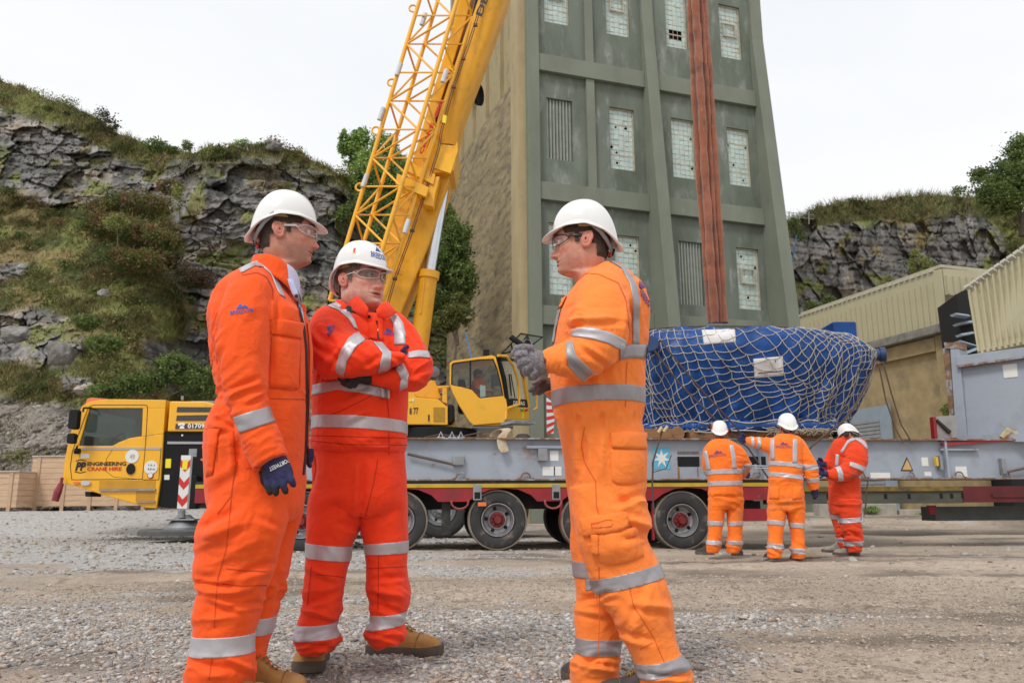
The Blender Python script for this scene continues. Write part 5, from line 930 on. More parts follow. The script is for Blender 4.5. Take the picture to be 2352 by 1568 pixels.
for i, x in enumerate(wc):
    uu, z = uz(x, 1193); c = LF(uu, .05, .455 + (-.03 if i > 2 else 0)); t = wheel(trailer, c, .46, .30, m_tyre, m_rim, m_hub, -LF.n); b = MB(); r = .462; b.lathe([(r * .94, .004), (r * .985, -.004), (r * 1.003, -.03), (r * 1.003, -.27), (r * .97, -.295)], c, -LF.n, 48); b.build('tread', m_tread, t, smooth=True)
    b = MB(); b.lathe([(.001, -.02), (.45, -.02), (.46, -.3), (.001, -.3)], LF(uu + .02, 1.9, .455), -LF.n, 32); b.build('inner_wheel', m_ch, trailer)
    b = MB(); b.tube([LF(uu, .35, .5), LF(uu, 2.2, .5)], .09, 10); b.build('axle', m_ch, trailer)
for x0, x1, y0, y1, m_ in ((1015, 1035, 1152, 1228, m_ch), (1288, 1296, 1152, 1210, m_red), (1500, 1508, 1155, 1240, m_red)):
    b = MB(); p, q = uz(x0, y0), uz(x1, y1); b.box((p[0], .1, q[1]), (q[0], .16, p[1]), LF); b.build('mud_flap', m_, trailer)
for x in (1056, 1270):
    b = MB(); p = uz(x, 1160); b.tube([LF(p[0] - .13, -.02, ZR1 + .02)] + [LF(p[0] + .13 * math.cos(a), -.03, ZR1 - .01 - .10 * math.sin(a)) for a in [math.pi - math.pi * k / 8 for k in range(9)]] + [LF(p[0] + .13, -.02, ZR1 + .02)], .016, 7); b.build('lashing_ring', mat('ring_red', (.3, .06, .06), .6, var=.3), trailer, smooth=True)
for x in (1097, 1278): 
    p = uz(x, 1127); b = MB(); b.box((p[0] - .07, -.016, ZR0 - .19), (p[0] + .06, -.002, ZR0 + .04), LF); f = b.build('socket_plate', m_steel, trailer); b = MB(); b.box((p[0] - .05, -.022, ZR0 - .17), (p[0] + .04, -.0165, ZR0 - .07), LF); b.build('socket', m_blk, f)
for x in (1108, 1420, 1700): p = uz(x, 1157); b = MB(); b.box((p[0] - .07, -.01, ZR1 - .07), (p[0] + .06, .05, ZR1 - .01), LF); b.build('side_marker', m_org, trailer)
p, q = uz(1702, 1168), uz(1768, 1196); b = MB(); b.box((p[0], .05, q[1]), (q[0], .5, p[1]), LF); b.build('tool_box', m_red, trailer); b = MB(); p, q = uz(1700, 1150), uz(1764, 1168); b.box((p[0], .3, q[1]), (q[0], .9, p[1]), LF); b.build('rear_frame', m_ch, trailer)
# drawn-out frame at right
b = MB(); z0, z1 = uz(2000, 1156)[1], uz(2000, 1128)[1]; u1 = uz(2212, 1130)[0]; b.box((UR + .002, .02, z0), (u1, .3, z1), LF); b.build('extension_rail', m_olive, trailer)
b = MB(); b.box((UR + .002, -.01, z1 + .002), (u1, .3, uz(2000, 1117)[1]), LF); b.build('yellow_strip', m_shadyel, trailer)
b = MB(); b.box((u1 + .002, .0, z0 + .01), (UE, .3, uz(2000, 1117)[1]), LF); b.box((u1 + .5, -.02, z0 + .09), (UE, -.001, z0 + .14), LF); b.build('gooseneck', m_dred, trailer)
b = MB(); zz = z0 + .1
for x in (1868, 1900, 1945, 2032, 2086, 2160, 2226 - 42, 2240 - 30): p = uz(x, 1140); b.box((p[0], -.004 + .02, z1 - .12), (p[0] + .055, .0195, z1 - .04), LF)
b.build('socket', m_blk, trailer)
b = MB(); p, q = uz(2146, 1163, .6), uz(2700, 1191, .6); b.box((p[0], .6, q[1] + .0), (q[0], 1.0, p[1]), LF); b.build('lower_beam', mat('dark_grey_beam', (.07, .08, .075), .6, var=.2), trailer)
b = MB(); p, q = uz(2134, 1160, .5), uz(2152, 1180, .5); b.box((p[0], .5, q[1]), (q[0], .58, p[1]), LF); b.build('rear_marker', m_red, trailer)
# steel beam
beam_ = thing('steel_beam', LF(2, 0, ZB_), 'long grey blue steel beam with rusty flanges lying on the trailer', 'steel beam')
U0 = UL - 1.2; b = MB(); b.box((U0, -.03, ZT_ - .025), (UE, .55, ZT_), LF); b.box((U0, -.03, ZB_), (UE, .55, ZB_ + .022), LF); b.build('flange', m_rust, beam_)
b = MB(); b.box((U0, .09, ZB_ + .0225), (UE, .12, ZT_ - .0255), LF); b.build('web', m_beam, beam_)
def bp(x0, y0, x1, y1, d0, d1, name, m, par=beam_, bevel=0): b = MB(); p, q = uz(x0, y0, d0), uz(x1, y1, d0); b.box((p[0], d0, q[1]), (q[0], d1, p[1]), LF); return b.build(name, m, par, bevel=bevel)
for x in (1340, 2174, 1085 + 660): bp(x, 1012, x + 5, 1100, -.01, .088, 'stiffener', m_beam)
for x, y, x1, y1 in ((1210, 1023, 1334, 1029), (2162, 1030, 2248, 1034)): bp(x, y, x1, y1, .02, .088, 'ledge', m_beam)
for x in (1059, 1208, 1645, 1740, 2092, 2205, 2312, 1868 + 110):
    p = uz(x, 1098, .03); b = MB(); b.tube([LF(p[0] - .13, .04, ZB_ + .03), LF(p[0] - .085, .04, ZB_ + .035)] + [LF(p[0] + .065 * math.cos(a), .04, ZB_ + .07 + .05 * math.sin(a)) for a in [math.pi - math.pi * k / 8 for k in range(9)]] + [LF(p[0] + .085, .04, ZB_ + .035), LF(p[0] + .13, .04, ZB_ + .03)], .014, 6); b.build('lashing_loop', m_rust, beam_, smooth=True)
b = MB(); A1, A2 = uz(936, 1042, .02), uz(1046, 1067, .02); b.tube([LF(A1[0], .02, A1[1]), LF(A2[0], .02, A2[1])], .022, 8); b.tube([LF(*[uz(2312, 1084)[0], .02, uz(2312, 1084)[1]]), LF(uz(2420, 1060)[0], .02, uz(2420, 1060)[1])], .02, 8); b.build('brace_rod', mat('rusty_rod', (.11, .08, .065), .7, var=.3), beam_, smooth=True)
for x, y, x1, y1 in ((1040, 1045, 1066, 1068), (1236, 1030, 1258, 1058), (2300, 1052, 2314, 1088)): bp(x, y, x1, y1, .0, .088, 'bracket', m_steel, bevel=.01)
for x, y, x1, y1 in ((1263, 1035, 1283, 1058), (1246, 1071, 1290, 1092), (2116, 1050, 2133, 1070), (2123, 1083, 2140, 1093), (2194, 1071, 2223, 1098), (1999, 1085, 2046, 1102)): bp(x, y, x1, y1, .083, .089, 'paper_sticker', m_white)
bp(1272, 1071, 1275, 1092, .081, .0825, 'paper_sticker', m_blackt)
sq = bp(1499, 1027, 1540, 1077, .083, .089, 'emblem_panel', mat('emblem_blue', (.10, .42, .62), .5, var=.04)); p, q = uz(1499, 1027, .083), uz(1540, 1077, .083); cx, cz = (p[0] + q[0]) / 2, (p[1] + q[1]) / 2
b = MB(); b.prism([(cx + (.155 if k % 2 == 0 else .058) * math.cos(math.pi / 2 + math.pi * k / 7), cz + (.155 if k % 2 == 0 else .058) * math.sin(math.pi / 2 + math.pi * k / 7)) for k in range(14)], .079, .082, LF); b.build('star', m_white, sq)
hl = bp(1556, 1048, 1607, 1071, .084, .089, 'opening', m_blk); bp(1556, 1036, 1606, 1043, .084, .089, 'name_plate', mat('worn_plate', (.17, .13, .12), .8, var=.4, vs=30))
bp(1690, 1048, 1760, 1071, .084, .089, 'opening', m_blk); bp(1556, 1073, 1562, 1100, .086, .089, 'rust_run', mat('rust_stain', (.27, .15, .07), .9, var=.3)); bp(1601, 1073, 1605, 1095, .086, .089, 'rust_run', mat('rust_stain', (.27, .15, .07), .9, var=.3))
t = [uz(*p, .083) for p in ((2083, 1049), (2069, 1081), (2098, 1081))]; b = MB(); b.prism(t, .083, .089, LF); w = b.build('warning_sign', m_blackt, beam_); cx, cz = sum(p[0] for p in t) / 3, sum(p[1] for p in t) / 3; b = MB(); b.prism([(cx + (p[0] - cx) * .76, cz + (p[1] - cz) * .76) for p in t], .080, .0825, LF); b.build('sign_face', mat('sign_amber', (.62, .38, .14), .5), w)
bp(2150, 1049, 2157, 1070, -.02, .05, 'hook', mat('hook_yellow', (.7, .45, .03), .5), bevel=.01); bp(2158, 1046, 2168, 1078, .0, .088, 'bracket', m_steel)
# odds and ends on the beam: cloth, shackles, loose cable
o = MB(); P = [(-.16, 0, .0), (-.1, -.02, .16), (.04, -.03, .24), (.16, -.02, .12), (.10, -.08, .0), (.0, -.10, .06), (-.02, -.1, -.10), (.12, -.10, -.30), (.24, -.09, -.22), (.12, -.07, -.02)]
c0 = LF(uz(1152, 1000)[0], .1, ZT_ + .01); b = MB(); n = 8
def ribbon(pts, w, name, m, parent=None, loc=None, th=.012):
    b = MB(); G = []
    for i, p in enumerate(pts): p = Vector(p); G.append([p + Vector(w) * f for f in (0, .33, .66, 1)])
    b.grid(G); o = b.build(name, m, parent, smooth='all', loc=loc); md = o.modifiers.new('thick', 'SOLIDIFY'); md.thickness = th; s2 = o.modifiers.new('soft', 'SUBSURF'); s2.levels = s2.render_levels = 2; return o
o = ribbon([c0 + Vector(v) for v in ((-.20, .0, .0), (-.16, 0, .09), (-.04, -.03, .15), (.06, -.04, .10), (-.06, -.12, .03), (-.07, -.17, -.12), (-.0, -.18, -.26))], (.15, .08, .03), 'canvas_strap', mat('dirty_canvas', (.50, .40, .28), .9, var=.25, vs=8, stain=(.28, .17, .09), sts=6, stf=(.55, .7), bump=.3), loc=c0); tag(o, 'dirty cream canvas strap folded over the top edge of the steel beam', 'strap')
for x, s_ in ((1013, 'left'), (1039, 'middle'), (1060, 'right')):
    c = LF(uz(x, 1000)[0], .2, ZT_); b = MB(); b.tube([c + Vector((-.035, 0, .02)), c + Vector((0, 0, .11)), c + Vector((.035, 0, .02))], .012, 6); b.tube([c + Vector((-.06, 0, .015)), c + Vector((.06, 0, .015))], .014, 6); o = b.build('cable_clamp', m_chrome, loc=c, smooth=True); tag(o, f'small shiny cable clamp on the steel beam before the crane, {s_} of three', 'clamp', 'cable clamps on the beam')
c = LF(uz(1150, 1000)[0], .3, ZT_); b = MB(); b.tube([LF(uz(x, 1000)[0], .25, ZT_ + .02 + h) for x, h in ((975, .0), (1010, .05), (1060, .02), (1105, .08), (1118, .04), (1090, .0), (1040, .03), (990, .0))], .012, 6); o = b.build('wire_rope', m_wire, loc=c, smooth=True); tag(o, 'loose brown wire rope lying in a loop on the beam before the crane cab', 'wire rope')
c = LF(uz(1205, 1000)[0], .25, ZT_); b = MB(); b.lathe([(.001, .09), (.08, .08), (.12, .04), (.13, 0)], c, (0, 0, 1), 16); o = b.build('rubber_bung', m_ch, loc=c, smooth=True); tag(o, 'dark rounded rubber cap on top of the steel beam under the cab', 'cap')
# ---- timber under the load
def tim(x0, x1, y0, y1, d0, d1, label, name='timber'):
    p, q = uz(x0, y0, d0), uz(x1, y1, d0); c = LF((p[0] + q[0]) / 2, d0, q[1]); b = MB(); b.box((p[0], d0, q[1]), (q[0], d1, p[1]), LF); o = b.build(name, m_timber, loc=c, bevel=.012); return tag(o, label, 'timber', 'timbers under the wrapped load')
tim(1480, 1560, 984, 1007, .0, 1.6, 'short brown timber block under the left end of the load beside the orange man'); tim(1585, 1700, 990, 1007, .0, .5, 'long brown timber beam under the middle of the load above the star emblem')
tim(1565, 1740, 978, 988, .35, .9, 'upper thin timber plank under the blue skirt behind the leftmost worker'); tim(1705, 1905, 991, 1008, .0, .5, 'long timber beam behind the middle and right workers heads'); tim(1745, 1900, 979, 990, .4, 1.0, 'dark upper timber under the right half of the load')
b = MB(); c = LF(uz(1558, 995)[0], -.02, uz(1558, 995)[1]); b.lathe([(.001, 0), (.10, 0), (.105, .02), (.105, 1.2), (.001, 1.2)], c, LF.n, 20); o = b.build('log', m_timber, loc=c, smooth=True); tag(o, 'round log end between the timbers under the load', 'timber', 'timbers under the wrapped load')
# ---- wrapped load
YC = 14.35; XM = 1700
PR = [(.0, .76, 957), (.10, .80, 940), (.25, .86, 915), (.45, .94, 880), (.62, .985, 845), (.75, 1.0, 812), (.85, .985, 792), (.93, .93, 772), (.975, .84, 762), (1.0, .72, 757)]
z_ = lambda y: W(XM, y, 12.9).z
def load_pt(phi, v, off=0.):
    """phi 0..pi runs from the right end over the front to the left end"""
    s = np.interp(v, [p[0] for p in PR], [p[1] for p in PR]); zb, zt = W(XM, 957, 12.7).z, W(XM, 750, 13.2).z
    z = zb + (zt - zb) * v + (.06 * math.cos(phi) * -1 if v > .8 else 0)
    c, sn = math.cos(phi), math.sin(phi); e = .8; ax = 2.2 * (s if c > 0 else s * .35 + .98 * .65) + off; ay = 1.5 * s + off
    fold = .035 * math.sin(phi * 23 + 2 * math.sin(v * 4)) * (1 - v) ** .5 + .02 * math.sin(phi * 51 + v * 5) * (1 - v * .6)
    fold *= 1 if v < .9 else .2
    x = XC + (ax + fold) * (abs(c) ** e) * (1 if c > 0 else -1); y = YC - (ay + fold) * (abs(sn) ** e) * (1 if sn > 0 else -1)
    return Vector((x, y, z))
XC = W(1707, 850, 14.2).x
m_tarp = mat('blue_tarpaulin', (.003, .050, .21), .36, var=.3, vs=2.2, stain=(.006, .085, .33), sts=4, stf=(.6, .75), bump=.45, bs=7, spec=.35)
load = thing('wrapped_load', Vector((XC, YC, W(XM, 957, 12.7).z)), 'huge machine part wrapped in blue tarpaulin on the steel beam', 'wrapped load')
b = MB(); NR = 60; NC = 380; G = []
for i in range(NR + 1):
    v = i / NR; G.append([load_pt(2 * math.pi * j / NC, v) for j in range(NC)])
top = [Vector((XC + (p.x - XC) * .5, YC + (p.y - YC) * .5, p.z + .07)) for p in G[-1]]; G.append(top); G.append([Vector((XC, YC, top[0].z + .02))] * NC)
b.grid(G, wrap=True); tarp = b.build('tarpaulin', m_tarp, load, smooth='all')
dt = tarp.data; P = np.array([v.co[:] for v in dt.vertices]); dd = (1 - np.abs(2 * fbm(P * np.array([2.2, 2.2, 1.1]) + .6 * fbm(P * 2, 2, 76)[:, None], 3, 77) - 1) * 2.2) * .055 - .03 + (1 - np.abs(2 * fbm(P * np.array([5, 5, 3.]), 2, 78) - 1) * 2) * .022 + (fbm(P * 9, 3, 79) - .5) * .02
for i, v in enumerate(dt.vertices): n_ = v.normal.copy(); v.co += n_ * dd[i]
b = MB(); G = []
for i, (k, z) in enumerate(((1.0, .02), (1.03, -.02), (1.06, -.10), (1.04, -.18), (1.0, -.17))):
    G.append([Vector((XC + (p.x - XC) * k * (1.0 + .02 * math.sin(j * .9)), YC + (p.y - YC) * k, p.z + z + .03 * math.sin(j * .35) * (i > 2))) for j, p in enumerate([load_pt(2 * math.pi * j / NC, 0) for j in range(NC)])])
b.grid(G, wrap=True); b.build('skirt', m_tarp, load, smooth='all')
sfL = Surf([tarp])
for pr in (((1612, 758), (1688, 756), (1690, 786), (1617, 791)), ((1730, 824), (1798, 818), (1800, 862), (1733, 868))): patch('paper_label', ([pr[0], pr[1]], [pr[3], pr[2]]), sfL, .008, mat('white_paper_label', (.66, .64, .64), .7, var=.06, vs=3, bump=.2), load, 10, 6)
q = patch('label_flap', ([(1740, 856), (1797, 850)], [(1740, 858), (1797, 852)]), sfL, .014, m_blk, load, 6, 1)
for cx, cy, yy, ax, r in ((1496, 791, 12.85, (-.25, -1, 0), .125), (2016, 815, 14.0, (1, -.25, 0), .13)):
    b = MB(); c = W(cx, cy, yy); a = Vector(ax).normalized(); b.tube([c - a * .35, c + a * .03, c + a * .032, c + a * .12], [r * .8, r * .8, r, r], 20); b.build('trunnion', mat('navy_wrap', (.012, .04, .13), .4, var=.2), load, smooth=True)
b = MB(); p0, p1 = W(1903, 742, 14.6), W(1956, 740, 14.6); b.box((p0.x, 14.4, W(1930, 775, 14.4).z), (p1.x, 15, W(1930, 738, 14.4).z)); b.build('wrapped_corner', m_tarp, load, bevel=.03)
# net: square mesh of rope laid over the tarpaulin
net = thing('cargo_net', Vector((XC, YC - 1.5, W(XM, 957, 12.7).z)), 'white rope cargo net stretched over the blue wrapped load', 'net')
b = MB(); h = .125; an = R(24); nodes = {}
def npos(i, j):
    s = i * h * math.cos(an) - j * h * math.sin(an); t = i * h * math.sin(an) + j * h * math.cos(an)
    w = math.sin(s * 1.1 + 1) * .22 + .12 * math.sin(s * 2.7 + t * 2); w2 = .16 * math.sin(s * 1.6 - t) + .07 * math.sin(3 * s + 5 * t); k = math.sin(i * 12.9898 + j * 78.233) * 43758.5453 % 1; k2 = math.sin(i * 39.346 + j * 11.135) * 24634.633 % 1
    return s + w * (1 - abs(t - .8) * .3) + (k - .5) * .05, t + w2 + (k2 - .5) * .05
def nsurf(s, t, off=.02):
    phi = math.pi / 2 - (s) / 2.0; v = t / 1.5
    if phi < -.25 or phi > math.pi + .2: return None
    if v < -.20 or v > 1.04: return None
    if v < 0: p = load_pt(phi, 0, off); k = 1 - v * .28; return Vector((XC + (p.x - XC) * k, YC + (p.y - YC) * k, p.z + v * 1.0))
    if v > 1: p = load_pt(phi, 1, off); k = 1 - (v - 1) * 5; return Vector((XC + (p.x - XC) * k, YC + (p.y - YC) * k, p.z + (v - 1) * 2))
    return load_pt(phi, v, off)
def onload(p):
    if p.z < zlo: return p
    c = Vector((XC, YC, p.z - .1)); d = (c - p).normalized(); h = sfL.t.ray_cast(p - d * .5, d, 1.2)
    return h[0] - d * .012 if h[0] is not None else p
zlo = W(XM, 950, 12.7).z
for i in range(-42, 44):
    for j in range(-42, 44):
        for di, dj in ((1, 0), (0, 1)):
            a, c = npos(i, j), npos(i + di, j + dj); L4 = [nsurf(a[0] + (c[0] - a[0]) * f, a[1] + (c[1] - a[1]) * f - .02 * math.sin(math.pi * f)) for f in (0, .33, .66, 1)]
            if all(p is not None for p in L4): b.tube([onload(p) for p in L4], .0068, 4, cap=False)
b.build('mesh', m_rope, net, smooth='all', fix=False)
b = MB(); b.tube([load_pt(math.pi * k / 60, 1.0, .02) + Vector((0, 0, .012)) for k in range(-4, 65)], .014, 6); b.build('hem_rope', m_wire, net)
b = MB(); b.tube([nsurf(-2.9 + 5.8 * k / 90, -.04 + .04 * math.sin(k * .7), .04) or load_pt(math.pi / 2, 0, .03) for k in range(91)], .010, 5); b.tube([nsurf(-2.9 + 5.8 * k / 90, -.28 + .02 * math.sin(k * .5), .05) or load_pt(math.pi / 2, 0, .03) for k in range(91)], .009, 5); b.build('hem_rope', m_rope, net)
b = MB(); rg = random.Random(3)
for k in range(110):   # frayed gathered ends below the middle
    s = rg.uniform(.0, 1.1); p = nsurf(s, -.22, .06)
    if p: q = p + Vector((rg.uniform(-.12, .12), -.02, rg.uniform(-.12, -.02))); b.tube([p, p.lerp(q, .5) + Vector((rg.uniform(-.04, .04), -.03, rg.uniform(-.02, .03))), q], .0055, 4, cap=False)
b.build('loose_ends', mat('frayed_rope', (.42, .34, .25), .9, var=.2), net, fix=False)
# lashings (each a rope of its own)
def rope(pts, label, r=.013, m=m_wire, name='lashing_rope'):
    P = [W(*p) for p in pts]; o = MB().tube(P, r, 6).build(name, m, loc=P[-1], smooth=True); return tag(o, label, 'rope', 'lashing ropes of the wrapped load')
rope([(1515, 780, 12.6), (1560, 835, 12.62), (1620, 905, 12.66), (1690, 980, 12.75), (1707, 1003, 12.9)], 'upper brown lashing rope slanting down from the left trunnion to the raised glove')
rope([(1503, 805, 12.6), (1560, 880, 12.62), (1630, 950, 12.66), (1720, 1030, 12.8), (1766, 1100, 12.9)], 'lower brown lashing rope slanting from the left trunnion between two workers')
rope([(2012, 822, 13.6), (1990, 880, 13.3), (1962, 935, 13.1), (1935, 968, 13.0), (1880, 1010, 12.9), (1850, 1038, 12.9)], 'brown lashing rope wound round the right end of the load above the red clad worker', .018)
rope([(2018, 835, 13.7), (2035, 920, 13.6), (2058, 985, 13.5), (2075, 1018, 13.4)], 'left one of two thin ropes from the right trunnion down to the beam')
rope([(2028, 830, 13.8), (2048, 905, 13.7), (2070, 975, 13.6), (2096, 1018, 13.5)], 'right one of two thin ropes from the right trunnion down to the beam')
rope([(1522, 985, 12.8), (1510, 1025, 12.75), (1500, 1060, 12.72), (1498, 1120, 12.7), (1502, 1180, 12.7)], 'chain and wire lashing hanging beside the star emblem', .014); rope([(1542, 1045, 12.8), (1530, 1075, 12.75), (1498, 1085, 12.72), (1498, 1060, 12.72)], 'short curved wire crossing the lower corner of the star emblem', .008)
rope([(1995, 1095, 12.9), (1990, 1130, 12.88), (1988, 1165, 12.88), (1982, 1190, 12.88)], 'wire with steel hook hanging below the beam beside the red clad worker', .012)
c = W(1982, 1190, 12.88); o = MB().tube([c + Vector((.0, 0, .08)), c, c + Vector((-.03, 0, -.06)), c + Vector((.0, 0, -.10)), c + Vector((.04, 0, -.05))], .014, 8).build('hook', m_chrome, loc=c, smooth=True); tag(o, 'bright steel hook hanging low beside the red clad worker', 'hook')
c = W(1522, 985, 12.75); b = MB(); b.tube([c + Vector((-.07, 0, -.05)), c + Vector((-.01, 0, .03))], .025, 8); b.tube([c + Vector((.01, 0, -.04)), c + Vector((.08, 0, .04))], .025, 8); o = b.build('wooden_toggle', mat('pale_toggle', (.55, .42, .22), .7), loc=c, smooth=True); tag(o, 'pale wooden toggles on the lashing at the left end of the load', 'toggle')
c = W(1752, 1096 - 10, 12.6); b = MB(); b.tube([W(1722, 1069, 12.5), W(1765, 1070, 12.5)], .012, 8); b.tube([W(1722, 1074, 12.5), W(1765, 1075, 12.5)], .010, 8); b.tube([W(1735, 1066, 12.5), W(1735, 1077, 12.5)], .016, 8); o = b.build('turnbuckle', m_chrome, loc=c, smooth=True); tag(o, 'bright steel turnbuckle between the left and middle workers', 'turnbuckle')
# ---- lifting slings
m_sling = mat('orange_sling', (.30, .092, .042), .95, var=.3, vs=3, stain=(.14, .05, .03), sts=4, stf=(.50, .70), stain2=(.46, .19, .10), st2s=12, st2f=(.6, .75), bump=1., bs=45, stretch=(1, 1, .8), sheen=.4)
SL = [([(1572, -420), (1583, 0), (1592, 180), (1607, 440), (1632, 741)], 14.34, .052, 'leftmost thick orange lifting sling hanging above the load'), ([(1588, -420), (1597, 0), (1608, 180), (1622, 440), (1642, 741)], 14.14, .074, 'second orange lifting sling from the left above the load'), ([(1598, -420), (1610, 0), (1622, 180), (1635, 440), (1654, 741)], 14.26, .05, 'third orange lifting sling from the left above the load'), ([(1606, -420), (1618, 0), (1631, 180), (1648, 440), (1665, 741)], 14.30, .056, 'rightmost orange lifting sling hanging above the load')]
for k, (pl, Y, r, lb) in enumerate(SL):
    pts = []; rr = []
    n = 90
    for i in range(n + 1):
        t = i / n * (len(pl) - 1); a = min(int(t), len(pl) - 2); f = t - a; x = pl[a][0] + (pl[a + 1][0] - pl[a][0]) * f; y = pl[a][1] + (pl[a + 1][1] - pl[a][1]) * f
        pts.append(W(x + .7 * math.sin(i * .35 + k * 2), y, Y + .03 * math.sin(i * .21 + k))); rr.append(r * (1 + .10 * math.sin(i * .8 + k * 1.7) + .06 * math.sin(i * 2.1)))
    o = MB().tube(pts, rr, 14).build('lifting_sling', m_sling, loc=pts[-1], smooth=True); tag(o, lb, 'lifting sling', 'orange lifting slings above the load')
# ---- grey steel box at right, red frame before it
BF = Fr(W(2180, 1015, 14.6).xy.to_3d(), (.66, -.75)); bz = lambda x, y, d=0: BF.uz(x, y, d)
box = thing('steel_box', BF(.5, 0, bz(2215, 1009)[1]), 'rusty grey blue steel box frame with white sticker at the right edge', 'steel box')
def bq(pts, d0, d1, name, m, par=None, bevel=0): b = MB(); b.prism([bz(x, y, d0) for x, y in pts], d0, d1, BF); return b.build(name, m, par or box, bevel=bevel)
bq([(2199, 820), (2420, 795), (2420, 992), (2219, 1000)], .06, .12, 'side_panel', m_beam); bq([(2182, 797), (2202, 797), (2222, 1012), (2196, 1012)], .0, .4, 'corner_post', m_beam, bevel=.01); bq([(2165, 800), (2181, 797), (2195, 1008), (2186, 1008)], .05, .2, 'post_edge', m_rust); bq([(2168, 786), (2204, 786), (2206, 800), (2170, 800)], -.01, .3, 'post_cap', m_rust)
bq([(2196, 818), (2420, 788), (2420, 808), (2198, 842)], -.06, .05, 'top_rail', m_beam, bevel=.008); bq([(2196, 839), (2420, 808.5), (2420, 812), (2198, 844)], -.07, .04, 'rail_edge', m_rust); bq([(2218, 1000), (2420, 992), (2420, 1015), (2218, 1012)], -.05, .05, 'bottom_rail', m_beam)
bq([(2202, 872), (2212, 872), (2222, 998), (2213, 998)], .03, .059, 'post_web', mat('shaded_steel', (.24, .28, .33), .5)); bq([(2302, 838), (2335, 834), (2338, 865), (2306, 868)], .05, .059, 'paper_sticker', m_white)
fr2 = thing('red_frame', LF(uz(2200, 1018)[0], .2, ZT_), 'red angle frame with grey plate lying on the beam before the steel box', 'frame')
def rq(pts, d0, d1, name, m): b = MB(); b.prism([uz(x, y, d0) for x, y in pts], d0, d1, LF); return b.build(name, m, fr2)
rq([(2143, 957), (2149, 957), (2154, 1013), (2148, 1013)], .1, .2, 'upright', m_red); rq([(2150, 956), (2194, 953), (2198, 1004), (2154, 1008)], .15, .19, 'plate', mat('galvanised_plate', (.30, .29, .28), .7, var=.2, vs=5)); rq([(2154, 1008), (2198, 1004), (2198, 1010), (2154, 1014)], .08, .2, 'foot_rail', m_red)
rq([(2166, 1017), (2334, 1005), (2334, 1011), (2168, 1023)], -.0, .06, 'long_bar', mat('bright_red_bar', (.42, .015, .025), .4, var=.1)); rq([(2150, 964), (2154, 962), (2186, 990), (2182, 996)], .10, .14, 'strut', m_ch)
c = LF(uz(2332, 1005)[0], .1, ZT_ + .03); b = MB(); b.tube([c + Vector((-.16, 0, 0)), c + Vector((-.05, -.03, .1)), c + Vector((.05, -.02, .05)), c + Vector((.16, 0, .12))], [.05, .08, .07, .04], 8); o = b.build('rag', mat('tan_rag', (.42, .36, .22), .9, var=.3, vs=12), loc=c, smooth=True); tag(o, 'crumpled tan rag on the beam at the far right', 'rag')
# flat scrap on the mud
c = WG(1862, 1281); b = MB(); b.prism([(-.13, -.09), (.10, -.13), (.17, .02), (.02, .13), (-.10, .08)], .01, .03, lambda u, z_, d=0: c + Vector((u, d, z_)) if False else c + Vector((u, z_ if False else d, 0))) if False else b.hexa([c + Vector(v) for v in ((-.14, -.1, .02), (.1, -.12, .02), (.16, .08, .02), (-.1, .1, .07), (-.14, -.1, .035), (.1, -.12, .035), (.16, .08, .035), (-.1, .1, .085))]); o = b.build('cardboard_scrap', mat('cardboard', (.42, .32, .17), .9, var=.15), loc=c, bevel=.004); tag(o, 'flat piece of tan cardboard on the mud at the middle worker foot', 'scrap')
# ================================================================ PEOPLE
def cloth(name, col, dirt=None, dt=(.6, .75), ds=3., rough=.82):
    m = mat(name, col, rough, var=.05, vs=5, stain=dirt, sts=ds, stf=dt, spec=.25, sheen=.12); N = m.node_tree.nodes; L_ = m.node_tree.links; b = N['Principled BSDF']
    tc = N.new('ShaderNodeTexCoord'); n1 = N.new('ShaderNodeTexNoise'); n1.inputs['Scale'].default_value = 16; n1.inputs['Detail'].default_value = 4; n1.inputs['Distortion'].default_value = .8; L_.new(tc.outputs['Object'], n1.inputs[0])
    n2 = N.new('ShaderNodeTexNoise'); n2.inputs['Scale'].default_value = 420; n2.inputs['Detail'].default_value = 2; L_.new(tc.outputs['Object'], n2.inputs[0])
    b1 = N.new('ShaderNodeBump'); b1.inputs['Strength'].default_value = .5; b1.inputs['Distance'].default_value = .02; L_.new(n1.outputs[0], b1.inputs['Height'])
    mp_ = N.new('ShaderNodeMapping'); mp_.inputs['Scale'].default_value = (1, 1, .55); mp_.inputs['Rotation'].default_value = (.3, .5, 0); L_.new(tc.outputs['Object'], mp_.inputs[0]); n4 = N.new('ShaderNodeTexNoise'); n4.noise_type = 'RIDGED_MULTIFRACTAL'; n4.inputs['Scale'].default_value = 4.5; n4.inputs['Detail'].default_value = 2.5; n4.inputs['Distortion'].default_value = .7; L_.new(mp_.outputs[0], n4.inputs[0]); b4 = N.new('ShaderNodeBump'); b4.inputs['Strength'].default_value = .75; b4.inputs['Distance'].default_value = .016; L_.new(n4.outputs[0], b4.inputs['Height']); L_.new(b1.outputs[0], b4.inputs['Normal'])
    b2 = N.new('ShaderNodeBump'); b2.inputs['Strength'].default_value = .25; b2.inputs['Distance'].default_value = .001; L_.new(n2.outputs[0], b2.inputs['Height']); L_.new(b4.outputs[0], b2.inputs['Normal']); L_.new(b2.outputs[0], b.inputs['Normal']); return m
m_or1 = cloth('orange_coverall_cloth', (.90, .098, .011), (.70, .085, .012), (.62, .8)); m_or2 = cloth('red_orange_cloth', (.90, .052, .010), (.70, .04, .01), (.62, .8)); m_or3 = cloth('bright_orange_cloth', (1.0, .24, .042), (1.0, .22, .03), (.6, .8))
m_or4 = cloth('bright_orange_work_cloth', (.98, .20, .022), (.42, .19, .09), (.58, .74), 3.); m_or5 = cloth('dirty_red_cloth', (.72, .055, .012), (.26, .08, .04), (.58, .74), 4.)
